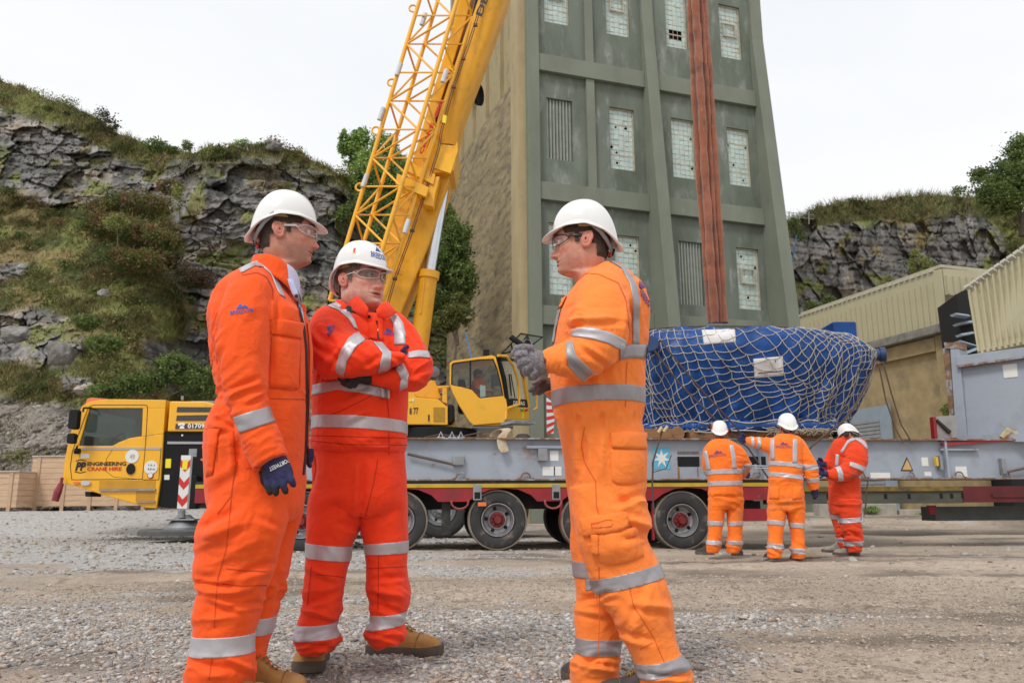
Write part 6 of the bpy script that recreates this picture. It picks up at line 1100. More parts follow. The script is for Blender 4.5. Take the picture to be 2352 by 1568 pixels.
m_seam1 = mat('seam_orange', (.55, .055, .008), .85); m_seam2 = mat('seam_red', (.50, .022, .006), .85); m_seam3 = mat('seam_bright', (.72, .10, .012), .85)
m_ref = mat('reflective_tape', (.50, .48, .51), .42, .25, var=.06, vs=9, stain=(.40, .37, .38), sts=5, stf=(.55, .75), bump=.12, bs=30); m_refd = mat('reflective_tape_grey', (.34, .32, .335), .42, .25, var=.08, vs=9, stain=(.27, .25, .26), sts=5, stf=(.55, .75), bump=.12, bs=30)
m_helm = mat('white_helmet_shell', (.80, .80, .79), .22, var=.02, coat=.35); m_hin = mat('helmet_lining', (.035, .03, .03), .8); m_band = mat('sweatband_tan', (.50, .33, .12), .8); m_strap = mat('grey_harness', (.24, .24, .25), .6)
m_blue = mat('blue_logo', (.025, .07, .32), .6, var=.03); m_purp = mat('purple_logo', (.20, .05, .20), .6, var=.03)
m_lens = glass('safety_lens', (.75, .72, .72), .16, .04); m_lens2 = glass('smoked_lens', (.10, .09, .09), .45, .05); m_frame = mat('clear_frame', (.62, .60, .60), .15, var=.02, coat=.6); m_framed = mat('dark_frame', (.03, .03, .03), .3)
m_navy = mat('navy_glove', (.028, .028, .095), .85, var=.35, vs=90, bump=.5, bs=200); m_bg = mat('black_glove', (.012, .012, .013), .65, var=.3, vs=60, bump=.4, bs=120); m_gk = mat('grey_knit_glove', (.30, .28, .30), .95, var=.45, vs=110, bump=.8, bs=160, stain=(.12, .10, .11), sts=9, stf=(.5, .62)); m_gkd = mat('grey_dipped_glove', (.13, .115, .125), .8, var=.3, vs=60)
m_boot = mat('tan_suede_boot', (.42, .215, .065), .9, var=.18, vs=18, stain=(.33, .24, .15), sts=10, stf=(.6, .75), bump=.3, bs=60); m_sole = mat('muddy_sole', (.115, .09, .07), .9, var=.3, vs=12, bump=.4); m_boot2 = mat('dusty_grey_boot', (.27, .24, .21), .9, var=.25, vs=15); m_boot3 = mat('dark_boot', (.06, .05, .045), .85, var=.3, vs=15)
def skin_mat(name, base):
    m = bpy.data.materials.new(name); m.use_nodes = True; N = m.node_tree.nodes; L_ = m.node_tree.links; b = N['Principled BSDF']; a = N.new('ShaderNodeVertexColor'); a.layer_name = 'tint'
    tc = N.new('ShaderNodeTexCoord'); n = N.new('ShaderNodeTexNoise'); n.inputs['Scale'].default_value = 45; n.inputs['Detail'].default_value = 6; L_.new(tc.outputs['Object'], n.inputs[0]); r = N.new('ShaderNodeValToRGB'); r.color_ramp.elements[0].position = .3; r.color_ramp.elements[1].position = .7; r.color_ramp.elements[0].color = (.86, .82, .80, 1); r.color_ramp.elements[1].color = (1.1, 1.1, 1.1, 1); L_.new(n.outputs[0], r.inputs[0])
    x = N.new('ShaderNodeMix'); x.data_type = 'RGBA'; x.blend_type = 'MULTIPLY'; x.inputs[0].default_value = 1; L_.new(a.outputs[0], x.inputs[6]); L_.new(r.outputs[0], x.inputs[7]); L_.new(x.outputs[2], b.inputs['Base Color']); b.inputs['Roughness'].default_value = .62
    b.inputs['Subsurface Weight'].default_value = .12; b.inputs['Subsurface Radius'].default_value = (.012, .005, .003); b.inputs['Subsurface Scale'].default_value = .5
    n3 = N.new('ShaderNodeTexNoise'); n3.inputs['Scale'].default_value = 260; L_.new(tc.outputs['Object'], n3.inputs[0]); bp_ = N.new('ShaderNodeBump'); bp_.inputs['Strength'].default_value = .6; bp_.inputs['Distance'].default_value = .003; L_.new(n3.outputs[0], bp_.inputs['Height']); L_.new(bp_.outputs[0], b.inputs['Normal']); return m
m_skin = skin_mat('skin', None); m_hair = mat('dark_hair', (.075, .05, .036), .75, var=.5, vs=120, bump=.9, bs=220); m_hair2 = mat('greying_hair', (.19, .155, .125), .8, var=.5, vs=120, bump=.9, bs=220)
m_eyew = mat('eye_white', (.62, .58, .55), .2, var=.02); m_iris = mat('iris', (.05, .06, .06), .15)
# ---- lofting and cloth
def catmull(P, n):
    P = np.asarray(P, float); k = len(P); t = np.linspace(0, k - 1, n); i = np.clip(t.astype(int), 0, k - 2); f = (t - i)[:, None]; p0, p1, p2, p3 = P[np.clip(i - 1, 0, k - 1)], P[i], P[i + 1], P[np.clip(i + 2, 0, k - 1)]
    return .5 * (2 * p1 + (p2 - p0) * f + (2 * p0 - 5 * p1 + 4 * p2 - p3) * f * f + (3 * p1 - p0 - 3 * p2 + p3) * f ** 3)
def loft_mesh(mb, st, D, n=None, m=40, e=.9):
    """st: (ax, ay, bx, by, yo, yd) two outline points in the photo, depth offset and half depth"""
    S = catmull([[*W(a, b, D + yo), *W(c, d, D + yo), yd] for a, b, c, d, yo, yd in st], n or len(st) * 5); A, B = S[:, :3], S[:, 3:6]; C = (A + B) / 2; Sd = (B - A) / 2; T = np.gradient(C, axis=0); a_ = np.linalg.norm(Sd, axis=1); mm = ((Sd / a_[:, None]) * (C - np.array(CPOS))).sum(1) / C[:, 1]; Sd = Sd * ((np.sqrt(np.maximum(a_ ** 2 - (mm * S[:, 6]) ** 2, (.55 * a_) ** 2)) - min(.006, .1 * a_.mean())) / a_)[:, None]; Dv = np.cross(Sd, T); Dv /= np.linalg.norm(Dv, axis=1)[:, None] + 1e-9
    for i in range(1, len(Dv)):
        if Dv[i] @ Dv[i - 1] < 0: Dv[i] *= -1
    th = np.linspace(0, 2 * np.pi, m, endpoint=False); c = np.sign(np.cos(th)) * np.abs(np.cos(th)) ** e; s = np.sign(np.sin(th)) * np.abs(np.sin(th)) ** e
    G = C[:, None] + Sd[:, None] * c[None, :, None] + Dv[:, None] * S[:, 6][:, None, None] * s[None, :, None]; o = len(mb.v); mb.grid([list(r) for r in G], wrap=True); N_ = len(G)
    mb.f.append(tuple(o + j for j in range(m - 1, -1, -1))); mb.f.append(tuple(o + (N_ - 1) * m + j for j in range(m))); mb.m += [0, 0]; return mb
def remesh(mb, vox, sm=4):
    me = bpy.data.meshes.new('t'); me.from_pydata(mb.v, [], mb.f); bm = bmesh.new(); bm.from_mesh(me); bmesh.ops.recalc_face_normals(bm, faces=bm.faces); bm.to_mesh(me); bm.free(); o = bpy.data.objects.new('t', me); COL.objects.link(o)
    md = o.modifiers.new('r', 'REMESH'); md.mode = 'VOXEL'; md.voxel_size = vox; ms = o.modifiers.new('s', 'SMOOTH'); ms.iterations = sm; ms.factor = .5
    dg = bpy.context.evaluated_depsgraph_get(); r = bpy.data.meshes.new_from_object(o.evaluated_get(dg)); bpy.data.objects.remove(o); bpy.data.meshes.remove(me); return r
def garment(name, lofts, D, m, parent, vox=.006, zones=(), strokes=(), amp=.004, fs=9., sm=3, thin=()):
    mb = MB()
    for st in lofts: loft_mesh(mb, st, D)
    me = remesh(mb, vox, sm); n = len(me.vertices); V = np.empty(n * 3, np.float32); me.vertices.foreach_get('co', V); V = V.reshape(-1, 3).astype(float); Nn = np.empty(n * 3, np.float32); me.vertices.foreach_get('normal', Nn); Nn = Nn.reshape(-1, 3).astype(float)
    px = proj(V); view = V - np.array(CPOS); view /= np.linalg.norm(view, axis=1)[:, None]; face = sstep(.15, -.25, (Nn * view).sum(1))
    q = V * fs; q[:, 2] *= .55; wv = fbm(q + 2 * (fbm(q * .6, 2, 5) - .5)[:, None], 3, 11); d = amp * 4.2 * (wv - .5)
    sc = D / FPX
    for (x, y, rx, ry, a, ang_, lam) in zones:
        ca, sa = math.cos(R(ang_)), math.sin(R(ang_)); dx, dy = px[:, 0] - x, px[:, 1] - y; env = np.exp(-(dx / rx) ** 2 - (dy / ry) ** 2); l = lam * sc
        al = (V[:, 0] * ca - V[:, 2] * sa); ac = (V[:, 0] * sa + V[:, 2] * ca)      # along / across the fold line
        Q = np.stack([al / (l * 3.6), ac / l + 1.3 * np.sin(al / (l * 2.7) + x), V[:, 1] / (l * 3)], 1); r = fbm(Q + x * .13, 2, int(abs(x)) % 50); r = 1 - np.abs(2 * r - 1) * 1.9; d += 1.7 * a * env * r
    for (x1, y1, x2, y2, w, a) in strokes:
        L2 = (x2 - x1) ** 2 + (y2 - y1) ** 2; t = np.clip(((px[:, 0] - x1) * (x2 - x1) + (px[:, 1] - y1) * (y2 - y1)) / L2, 0, 1); dd = np.hypot(px[:, 0] - x1 - t * (x2 - x1), px[:, 1] - y1 - t * (y2 - y1)); nx, ny = -(y2 - y1) / L2 ** .5, (x2 - x1) / L2 ** .5
        sd = (px[:, 0] - x1) * nx + (px[:, 1] - y1) * ny; tp = np.sin(np.clip(t, .02, .98) * np.pi) ** .5; d += 1.55 * face * a * tp * (np.exp(-(dd / w) ** 2) - .55 * np.exp(-((dd - 1.7 * w) / (w * .9)) ** 2) * (sd > 0))
    V = V + Nn * d[:, None]; base = np.array(parent['_o']); V -= base; me.vertices.foreach_set('co', V.astype(np.float32).ravel()); me.update(); me.name = name; me.materials.clear(); me.materials.append(m); me.polygons.foreach_set('use_smooth', [True] * len(me.polygons))
    o = bpy.data.objects.new(name, me); COL.objects.link(o); o['_o'] = tuple(parent['_o']); o.parent = parent; return o
def band(src, name, m, parent, D, l1, l2, yo=0., yh=.25, mg=12, off=.0028):
    """strip of the garment between two lines measured in the photo, lifted off as a tape of its own"""
    bm = bmesh.new(); bm.from_mesh(src.data); base = Vector(parent['_o']); Y = D + yo; A, B, C, E = [W(*p, Y) - base for p in (l1[:2], l1[2:], l2[:2], l2[2:])]; ct = (A + B + C + E) / 4; ax = Vector((0, 1, 0)); a = ((B - A).normalized() + (E - C).normalized()).normalized(); hl = max((B - A).length, (E - C).length) / 2 + mg * Y / FPX
    vs = [f for f in bm.faces if abs((f.calc_center_median() - ct).dot(a)) > hl + .02 or abs(f.calc_center_median().y - (Y - base.y)) > yh + .02 or (f.calc_center_median() - ct).length > hl * 2 + .3]
    bmesh.ops.delete(bm, geom=vs, context='FACES')
    for p, q in ((A, B), (C, E)):
        n = (q - p).cross(ax).normalized(); side = 1 if (ct - p).dot(n) > 0 else -1
        bmesh.ops.bisect_plane(bm, geom=bm.verts[:] + bm.edges[:] + bm.faces[:], plane_co=p, plane_no=n * side, clear_inner=True, dist=1e-5)
    dl = [f for f in bm.faces if abs((f.calc_center_median() - ct).dot(a)) > hl or abs(f.calc_center_median().y - (Y - base.y)) > yh]; bmesh.ops.delete(bm, geom=dl, context='FACES')
    bm.normal_update(); nm = {v: v.normal.copy() for v in bm.verts}
    for v in bm.verts: v.co += nm[v] * off
    be = [e for e in bm.edges if e.is_boundary]; r = bmesh.ops.extrude_edge_only(bm, edges=be)
    kd = {}
    for v in [g for g in r['geom'] if isinstance(g, bmesh.types.BMVert)]:
        src_v = min((e.other_vert(v) for e in v.link_edges if e.other_vert(v) in nm), key=lambda w: (w.co - v.co).length, default=None)
        if src_v: v.co -= nm[src_v] * (off + .003)
    me = bpy.data.meshes.new(name); bm.to_mesh(me); bm.free(); me.materials.clear(); me.materials.append(m); me.polygons.foreach_set('use_smooth', [True] * len(me.polygons)); o = bpy.data.objects.new(name, me); COL.objects.link(o); o.parent = parent; o['_o'] = tuple(base); return o
# ---- head, hair, glasses, helmet in head space (x forward, y left, z up; origin between the ears at eye height)
HZ = [.122, .118, .105, .088, .07, .05, .03, .012, -.002, -.02, -.035, -.05, -.062, -.07, -.0755, -.083, -.093, -.103, -.113, -.1205, -.124, -.128, -.135, -.15, -.175, -.20, -.23, -.27]
HF_ = [.005, .035, .068, .086, .094, .0985, .1000, .0975, .0950, .0945, .0950, .0958, .0965, .0967, .0967, .0967, .0962, .0955, .0930, .083, .068, .050, .040, .036, .036, .040, .05, .07]
HB = [-.02, -.050, -.078, -.093, -.100, -.103, -.103, -.102, -.100, -.096, -.091, -.086, -.083, -.080, -.079, -.077, -.075, -.073, -.072, -.071, -.070, -.070, -.070, -.071, -.075, -.080, -.09, -.10]
HW = [.002, .030, .052, .065, .072, .0755, .077, .077, .0765, .0755, .074, .071, .068, .066, .0645, .062, .058, .053, .048, .048, .052, .055, .057, .059, .062, .066, .078, .10]
class Head:
    def __init__(s, ear, D, yaw, pitch=0, roll=0, sc=1.15, near=-1, jaw=1., nose=1.):
        s.R = Matrix.Rotation(R(yaw), 3, 'Z') @ Matrix.Rotation(R(-pitch), 3, 'Y') @ Matrix.Rotation(R(roll), 3, 'X'); s.s = sc; e = Vector((-.004, near * .076, -.012)) * sc; s.o = W(*ear, D) - s.R @ e; s.yaw = yaw; s.jaw = jaw; s.nose = nose
    def __call__(s, x, y, z): return s.o + s.R @ (Vector((x, y, z)) * s.s)
    def surf(s, z, th, det=True):
        zs_ = np.linspace(.122, -.27, 400); ker = np.exp(-np.linspace(-2, 2, 21) ** 2); ker /= ker.sum(); sm_ = lambda a: np.convolve(np.pad(np.interp(-zs_, [-q for q in HZ], a), 10, 'edge'), ker, 'valid')
        f, b, w = (np.interp(-z, -zs_, sm_(a)) for a in (HF_, HB, HW)); k_ = sstep(.108, .119, z); f, b, w = (v * (1 - k_) + np.interp(-z, [-q for q in HZ], a) * k_ for v, a in zip((f, b, w), (HF_, HB, HW))); c0 = -.01; c, sn = np.cos(th), np.sin(th)
        w = w * (1 + (s.jaw - 1) * sstep(-.03, -.08, z) * sstep(-.16, -.12, z)); y = w * np.sign(sn) * np.abs(sn) ** .92; x = np.where(c > 0, c0 + (f - c0) * np.abs(c) ** .80, c0 + (b - c0) * -np.abs(c) ** 1.0 * -1 if False else c0 + (b - c0) * np.abs(c) ** .9)
        if det:
            fr = c > 0; ay = np.abs(y); no = np.interp(-z, [-.03, -.01, .0, .012, .025, .038, .046, .052, .058, .064], [0, .004, .004, .009, .016, .024, .029, .026, .012, 0]) * s.nose; sg = np.interp(-z, [0, .02, .04, .05, .06], [.0085, .010, .0125, .0155, .016])
            x = x + fr * no * np.exp(-(y / sg) ** 2 * 1.1); x = x + fr * .010 * np.exp(-((ay - .0165) / .006) ** 2 - ((z + .049) / .007) ** 2) * s.nose
            x = x - fr * .0125 * np.exp(-((ay - .032) / .0165) ** 2 - ((z + .001) / .013) ** 2) + fr * .006 * np.exp(-((ay - .030) / .024) ** 2 - ((z - .021) / .0075) ** 2) + fr * .0045 * np.exp(-((ay - .048) / .02) ** 2 - ((z + .03) / .016) ** 2)
            x = x + fr * np.exp(-(y / .024) ** 2) * (.0055 * np.exp(-((z + .0685) / .0042) ** 2) + .0065 * np.exp(-((z + .083) / .0048) ** 2) - .0055 * np.exp(-((z + .0752) / .0024) ** 2)) - fr * .004 * np.exp(-((ay - .03) / .006) ** 2 - ((z + .06) / .014) ** 2) + fr * .006 * np.exp(-(y / .02) ** 2 - ((z + .106) / .009) ** 2)
            y = y + np.sign(y) * .003 * np.exp(-((x - .07) / .02) ** 2 - ((z + .03) / .014) ** 2)
        return x, y
def build_head(p, H, hair_m, tone=(.50, .24, .165), stub=.25, hair_grow=.006, mouth_open=0., open_eyes=True, lo=False, hairline=.045):
    nz, nt = (46, 56) if lo else (150, 144); z = np.concatenate([np.linspace(.1219, -.13, int(nz * .8)), np.linspace(-.134, -.27, nz - int(nz * .8))]); th = np.linspace(-np.pi, np.pi, nt, endpoint=False); Z, TH = np.meshgrid(z, th, indexing='ij'); x, y = H.surf(Z.ravel(), TH.ravel()); zz = Z.ravel().copy(); sh = Z.shape
    if mouth_open: g = np.exp(-((zz + .0765) / .0035) ** 2 - (y / .018) ** 2) * (x > .05); x = x - .012 * mouth_open * g
    k = sstep(-.13, -.2, zz); x = x - .02 * k
    P = np.stack([x, y, zz], 1) * H.s; P = P @ np.array(H.R).T + np.array(H.o); t = np.array(tone); ay = np.abs(y); fr = (x > .03)
    C = np.tile(t, (len(x), 1)); red = np.array([.58, .17, .12])
    for w in (.45 * np.exp(-((ay - .045) / .022) ** 2 - ((zz + .035) / .022) ** 2) * fr, .55 * np.exp(-(y / .016) ** 2 - ((zz + .045) / .012) ** 2) * fr, .8 * np.exp(-(y / .024) ** 4) * (np.exp(-((zz + .0695) / .0045) ** 2) + np.exp(-((zz + .083) / .006) ** 2)).clip(0, 1) * fr, .35 * sstep(-.12, -.16, zz)): C = C * (1 - w[:, None]) + red * w[:, None]
    st = (stub * sstep(-.045, -.07, zz) * sstep(-.135, -.115, zz) * sstep(.0, .03, x))[:, None]; C = C * (1 - st) + np.array([.16, .10, .085]) * st; C *= (1 - .5 * np.exp(-((zz + .0752) / .0018) ** 2 - (y / .026) ** 2) * fr)[:, None]
    C *= (1 - .35 * np.exp(-((ay - .032) / .018) ** 2 - ((zz - .001) / .009) ** 2) * fr)[:, None]
    if mouth_open: g = (np.exp(-((zz + .0768) / .004) ** 2 - (y / .017) ** 2) * fr)[:, None] * .85; C = C * (1 - g) + np.array([.05, .02, .02]) * g
    b = MB(); b.grid(P.reshape(*sh, 3), wrap=True); cols = [C]; b.f.append(tuple(range(nt))); b.m.append(0)
    # ears
    for sd in (-1, 1):
        G = []; ne, me_ = (8, 14) if lo else (14, 26)
        for i in range(ne):
            r = 1 - i / (ne - 1); row = []
            for j in range(me_):
                a = 2 * np.pi * j / me_; er = .0185 * r * (1.0 if math.sin(a) > -.2 else .82); ez = .033 * r; dep = .012 * (max(0, math.sin(r * np.pi)) ** .8 if r < 1 else 0) + (.006 if r > .1 else -.002) - .006 * math.exp(-((r - .55) / .2) ** 2)
                ex = -.010 + er * math.cos(a) - .006 * (math.sin(a) * r); row.append(H(ex - .010 * (math.cos(a) < 0) * r, sd * (.0735 + dep + .010 * (math.cos(a) < 0) * r * abs(math.cos(a))), -.014 + ez * math.sin(a)))
            G.append(row)
        b.grid(G, wrap=True); cols.append(np.tile(np.array([.60, .24, .18]), (ne * me_, 1)))
    o = b.build('body', m_skin, p, smooth='all', fix=False); vcol(o, np.concatenate(cols))
    # hair: short shell over sides and back
    mk = (zz > -.075) & ((x < .055 + (zz - .0) * .35) | (zz > hairline)) & ~((x > -.02) & (zz < -.02)) & ~((ay > .05) & (np.abs(x + .01) < .02) & (np.abs(zz + .014) < .03)); mk &= ~((x > .028) & (zz < .018)); mk &= ~((zz < -.03) & (x > -.045)); mk2 = mk.reshape(sh); nrm = np.stack([x + .01, y, np.maximum(zz, -.02) * .6], 1); nrm /= np.linalg.norm(nrm, axis=1)[:, None]
    gr = hair_grow * (.7 + .6 * fbm(np.stack([x, y, zz], 1) * 60, 2, 3)) * sstep(-.078, -.06, zz); Q = (np.stack([x, y, zz], 1) + nrm * gr[:, None]) * H.s; Q = Q @ np.array(H.R).T + np.array(H.o); ii, jj = np.where(mk2[:-1] & mk2[1:] & np.roll(mk2, -1, 1)[:-1] & np.roll(mk2, -1, 1)[1:]); j2 = (jj + 1) % nt
    if hair_m is not None and len(ii): mesh_np('hair', Q, np.stack([ii * nt + jj, ii * nt + j2, (ii + 1) * nt + j2, (ii + 1) * nt + jj], 1), hair_m, smooth=True, parent=p)
    for sd in (-1, 1):
        if not lo:
            b = MB(); c = H(.0795, sd * .0315, -.0005); f = H.R @ Vector((1, 0, 0)); b.lathe([(.0115 * H.s * math.sin(a), -.0115 * H.s * math.cos(a) + .0035) for a in [math.pi * k / 14 for k in range(15)]], c, f, 20); e = b.build('eye', m_eyew, p, smooth=True)
            b = MB(); b.lathe([(.0001, .0152 * H.s), (.0035 * H.s, .0148 * H.s), (.0058 * H.s, .0136 * H.s)], c, f, 16); b.build('iris', m_iris, e, smooth=True)
            b = MB()
            for (dz, r_) in ((.0052, .0026), (-.0062, .002)): b.tube([H(.0885 - .010 * abs(t_) ** 2 - .004 * (t_ > .6), sd * (.0315 + t_ * .0155), -.0005 + dz * (1 - t_ * t_) ) for t_ in np.linspace(-1, 1, 9)], [r_ * .6 * H.s] + [r_ * H.s] * 7 + [r_ * .6 * H.s], 8)
            b.build('eyelid', mat('eyelid_skin', (.50, .25, .18), .5), p, smooth=True)
        b = MB(); b.tube([H(.1045 - .5 * (abs(t_) * .012) - .011 * max(0, t_) ** 2 * 2, sd * (.031 + t_ * .020), .0205 + .004 * (1 - t_ * t_)) for t_ in np.linspace(-1, 1, 8)], [.0015 * H.s] + [.0032 * H.s] * 5 + [.0025 * H.s, .001 * H.s], 7); b.build('eyebrow', hair_m or m_hair2, p, smooth=True)
    return o
def rimz(ph): return np.interp(abs(ph), [0, .5, 1.0, 1.55, 2.1, 2.6, math.pi], [.034, .040, .052, .050, .022, -.018, -.034])
def build_helmet(p, H, m=None, name='helmet', vents=True, muffs=False, lo=False, rear=1.):
    m = m or m_helm; nt, nr = (40, 10) if lo else (96, 26)
    def pt(ph, t, o_=0.):
        zr = float(rimz(ph)); top = .164; a = (.126 if abs(ph) < math.pi / 2 else .124) ; c, s = math.cos(ph), math.sin(ph); k = max(0, math.cos(t * math.pi / 2)) ** .82; z = zr + (top - zr) * math.sin(t * math.pi / 2) ** 1.02
        kk = k * (1 - .03 * (1 - t)); return H(-.014 + (a + o_) * c * kk, (.104 + o_) * s * kk, z + o_ * (t > .5))
    G = []
    for t in np.linspace(.999, 0, nr): G.append([pt(2 * math.pi * j / nt - math.pi, t) for j in range(nt)])
    # raised lip band, peak, then back under the shell
    def rim(ph, e, dz): c, s = math.cos(ph), math.sin(ph); pk = sstep(1.15, .35, abs(ph)); ext = e * (1 + 2.2 * pk); a = (.126 if abs(ph) < math.pi / 2 else .124); zr = float(rimz(ph)); return H(-.014 + (a + ext) * c - .0, (.104 + ext * .62) * s, zr + dz - .20 * ext * pk)
    for e, dz in ((.0035, .0), (.004, -.004), (.0115, -.0075), (.0125, -.010), (.011, -.0125), (.001, -.0105), (-.004, -.004)): G.append([rim(2 * math.pi * j / nt - math.pi, e, dz) for j in range(nt)])
    for t in np.linspace(.02, .97, 9): G.append([pt(2 * math.pi * j / nt - math.pi, t, -.006) for j in range(nt)])
    b = MB(); b.grid(G, wrap=True); b.f.append(tuple(range(nt))); b.m.append(0); hel = b.build(name, m, p, smooth='all', fix=False)
    b = MB(); G = [[H(-.012 + (.098) * math.cos(a), .086 * math.sin(a), z + .0) for a in [2 * math.pi * j / 48 - math.pi for j in range(48)]] for z in (.085, .05, .046)]; G = []
    for k, (rr, z) in enumerate(((.092, .070), (.097, .056), (.099, .036), (.096, .034))): G.append([H(-.012 + (rr + (.0 if abs(a) < 1.6 else .004)) * math.cos(a), (rr - .014) * math.sin(a), z + .012 * math.cos(a) * 0 - (.0 if abs(a) < 2 else .02)) for a in [2 * math.pi * j / 48 - math.pi for j in range(48)]])
    b.grid(G, wrap=True); b.build('headband', m_band if not lo else m_hin, hel, smooth='all', fix=False)
    b = MB(); G = [[H(-.012 + .094 * k * math.cos(a), .082 * k * math.sin(a), z) for a in [2 * math.pi * j / 32 for j in range(32)]] for k, z in ((.98, .066), (.8, .085), (.5, .100), (.01, .106))]; b.grid(G, wrap=True); b.build('cradle', m_hin, hel, smooth='all', fix=False)
    for sd in (-1, 1):
        b = MB(); A_1 = [(-.012, .092, .055), (-.04, .094, .035), (-.065, .088, .012), (-.088, .070, -.02), (-.104, .040, -.046), (-.110, .0, -.054)]; G = [[H(x_ * 1.0 + .006 * k, sd * (y_ + .003), z_ - w_ * k) for k in (-.5, .5)] for (x_, y_, z_), w_ in zip(A_1, (.016, .018, .019, .018, .015, .014))]; b.grid(G); o = b.build('harness_strap', m_strap, hel, smooth='all', fix=False); md = o.modifiers.new('t', 'SOLIDIFY'); md.thickness = .003
    b = MB(); b.tube([H(-.106, 0, -.046), H(-.116, 0, -.050)], .014 * H.s, 14); b.build('harness_knob', m_blk, hel); b = MB(); b.tube([H(-.098, -.02, -.058), H(-.103, 0, -.062), H(-.098, .02, -.058)], .0055 * H.s, 8); b.build('harness_clip', mat('red_clip', (.6, .01, .01), .4), hel)
    if vents and not lo:
        for j in range(6):
            for sd in (-1, 1):
                ph = sd * (.55 + j * .09) ; t = .80 + .0 * j; b = MB(); q = [pt(sd * (1.0 + .30 * j), .80, .0012), pt(sd * (1.0 + .30 * j + .10), .80, .0012), pt(sd * (1.0 + .30 * j + .12), .86, .0012), pt(sd * (1.0 + .30 * j + .02), .86, .0012)]; b.add(q, [(0, 1, 2, 3)]); b.build('vent', m_hin, hel, fix=False)
    if muffs:
        for sd in (-1, 1): b = MB(); c = H(-.02, sd * .12, .03 + .06 * (sd > 0)); ax = H.R @ Vector((0, sd, .25)); b.lathe([(.001, -.02), (.034, -.02), (.038, -.01), (.038, .012), (.030, .022), (.001, .024)], c, ax, 18); b.build('ear_defender', m_bg, hel, smooth=True); b = MB(); b.lathe([(.036, -.024), (.039, -.02), (.039, -.012)], c, ax, 18); b.build('ear_cushion', m_redt, hel)
    return hel, pt
def glasses(p, H, lens, frame, temple, dark=False):
    nd = 14
    for sd in (-1, 1):
        b = MB(); G = []
        for i in range(nd + 1):
            u = i / nd; a = sd * (.10 + u * 1.12); w_ = .020 * math.sin(math.pi * min(1, max(0, u * .93 + .07))) ** .35
            if u > .75: w_ *= 1 - (u - .75) * 1.4
            G.append([H(.004 + .108 * math.cos(a * .92), .080 * math.sin(a * .95), .002 + w_ * (f - .55) * 2 * .92) for f in np.linspace(0, 1, 6)])
        b.grid(G); l = b.build('lens', lens, p, smooth='all', fix=False)
        b = MB(); ed = [g[-1] for g in G] + [G[-1][2]] + [g[0] for g in G[::-1]] + [G[0][3]]; b.tube(ed, .0013 * H.s * (1.3 if dark else 1), 6, cap=False); b.tube([g[-1] for g in G], .0022 * H.s, 6); b.build('lens_rim', frame, p, smooth=True)
        b = MB(); q = [G[-1][3], H(.045, sd * .082, .006), H(.01, sd * .083, .004), H(-.02, sd * .081, -.002)]; th = temple
        G2 = [[v + H.R @ Vector((0, 0, k * th * H.s)) for k in (-.5, .5)] for v in [Vector(q[0]), Vector(q[0]).lerp(q[1], .5), q[1], q[2], q[3]]]; b.grid(G2); o = b.build('temple', m_framed if dark else frame, p, smooth='all', fix=False); md = o.modifiers.new('t', 'SOLIDIFY'); md.thickness = .0028; md.offset = 0
    b = MB(); b.tube([H(.1115, .009, .006), H(.1135, 0, .008), H(.1115, -.009, .006)], .0018 * H.s, 6); b.build('bridge', frame, p, smooth=True)
def collar(p, c, yaw, rf, rs, z0, h, gap, m, flap=.03, tip=.03, fl=.016, name='collar', lean=0., back=.0):
    f = Vector((math.cos(R(yaw)), math.sin(R(yaw)), 0)); l = Vector((-f.y, f.x, 0)); c = Vector(c); n = 40; G = []
    prof = [(0., -.0), (.0, .5), (.004, .9), (.008, 1.0), (.014, .96), (.018, .6), (.020 + fl * .6, .1), (.020 + fl, -.25)]
    for dr, hz in prof:
        row = []
        for i in range(n + 1):
            t = -1 + 2 * i / n; a = math.pi + t * (math.pi - gap); q = min(1., abs(t)); z = z0 + h * hz * (1 - .25 * q ** 6) - tip * q ** 5 * (1.2 if hz < .5 else .8) + back * (1 - q) ** 1.0
            if hz < .2 and dr > .02: z -= flap * (.35 + .65 * q ** 2)
            row.append(c + f * ((rf + dr) * math.cos(a) + lean * z) + l * ((rs + dr) * math.sin(a)) + Vector((0, 0, z)))
        G.append(row)
    b = MB(); b.grid(G); o = b.build(name, m, p, smooth='all', fix=False); md = o.modifiers.new('t', 'SOLIDIFY'); md.thickness = .003; return o
def glove(p, name, D, lofts, fingers, m, vox=.0032, dark=None, m2=None, amp=.0008):
    """lofts: palm and cuff; fingers: [(points (px,py,dy)), radius px]"""
    mb = MB()
    for st in lofts: loft_mesh(mb, st, D, m=24)
    for pts, r in fingers:
        P = catmull([list(W(x, y, D + dy)) for x, y, dy in pts], len(pts) * 4); rr = [r * D / FPX * (1 - .22 * i / (len(P) - 1) + .05 * math.sin(i * 1.4)) for i in range(len(P))]; mb.tube([Vector(q) for q in P], rr, 12); e = Vector(P[-1]); mb.lathe([(.0004, rr[-1]), (rr[-1] * .6, rr[-1] * .8), (rr[-1], 0), (rr[-1], -.002), (.0004, -.003)], e, e - Vector(P[-2]), 12)
    me = remesh(mb, vox, 3); me.transform(Matrix.Translation(-Vector(p['_o']))); me.name = name; me.materials.clear(); me.materials.append(m); me.polygons.foreach_set('use_smooth', [True] * len(me.polygons))
    if dark:
        me.materials.append(m2); base = Vector(p['_o']); cs = np.array([f.center[:] for f in me.polygons]) + np.array(base); pp = proj(cs); me.polygons.foreach_set('material_index', np.array([1 if dark(x, y, c) else 0 for (x, y), c in zip(pp, cs)], np.int32))
    o = bpy.data.objects.new(name, me); COL.objects.link(o); o['_o'] = tuple(p['_o']); o.parent = p; return o
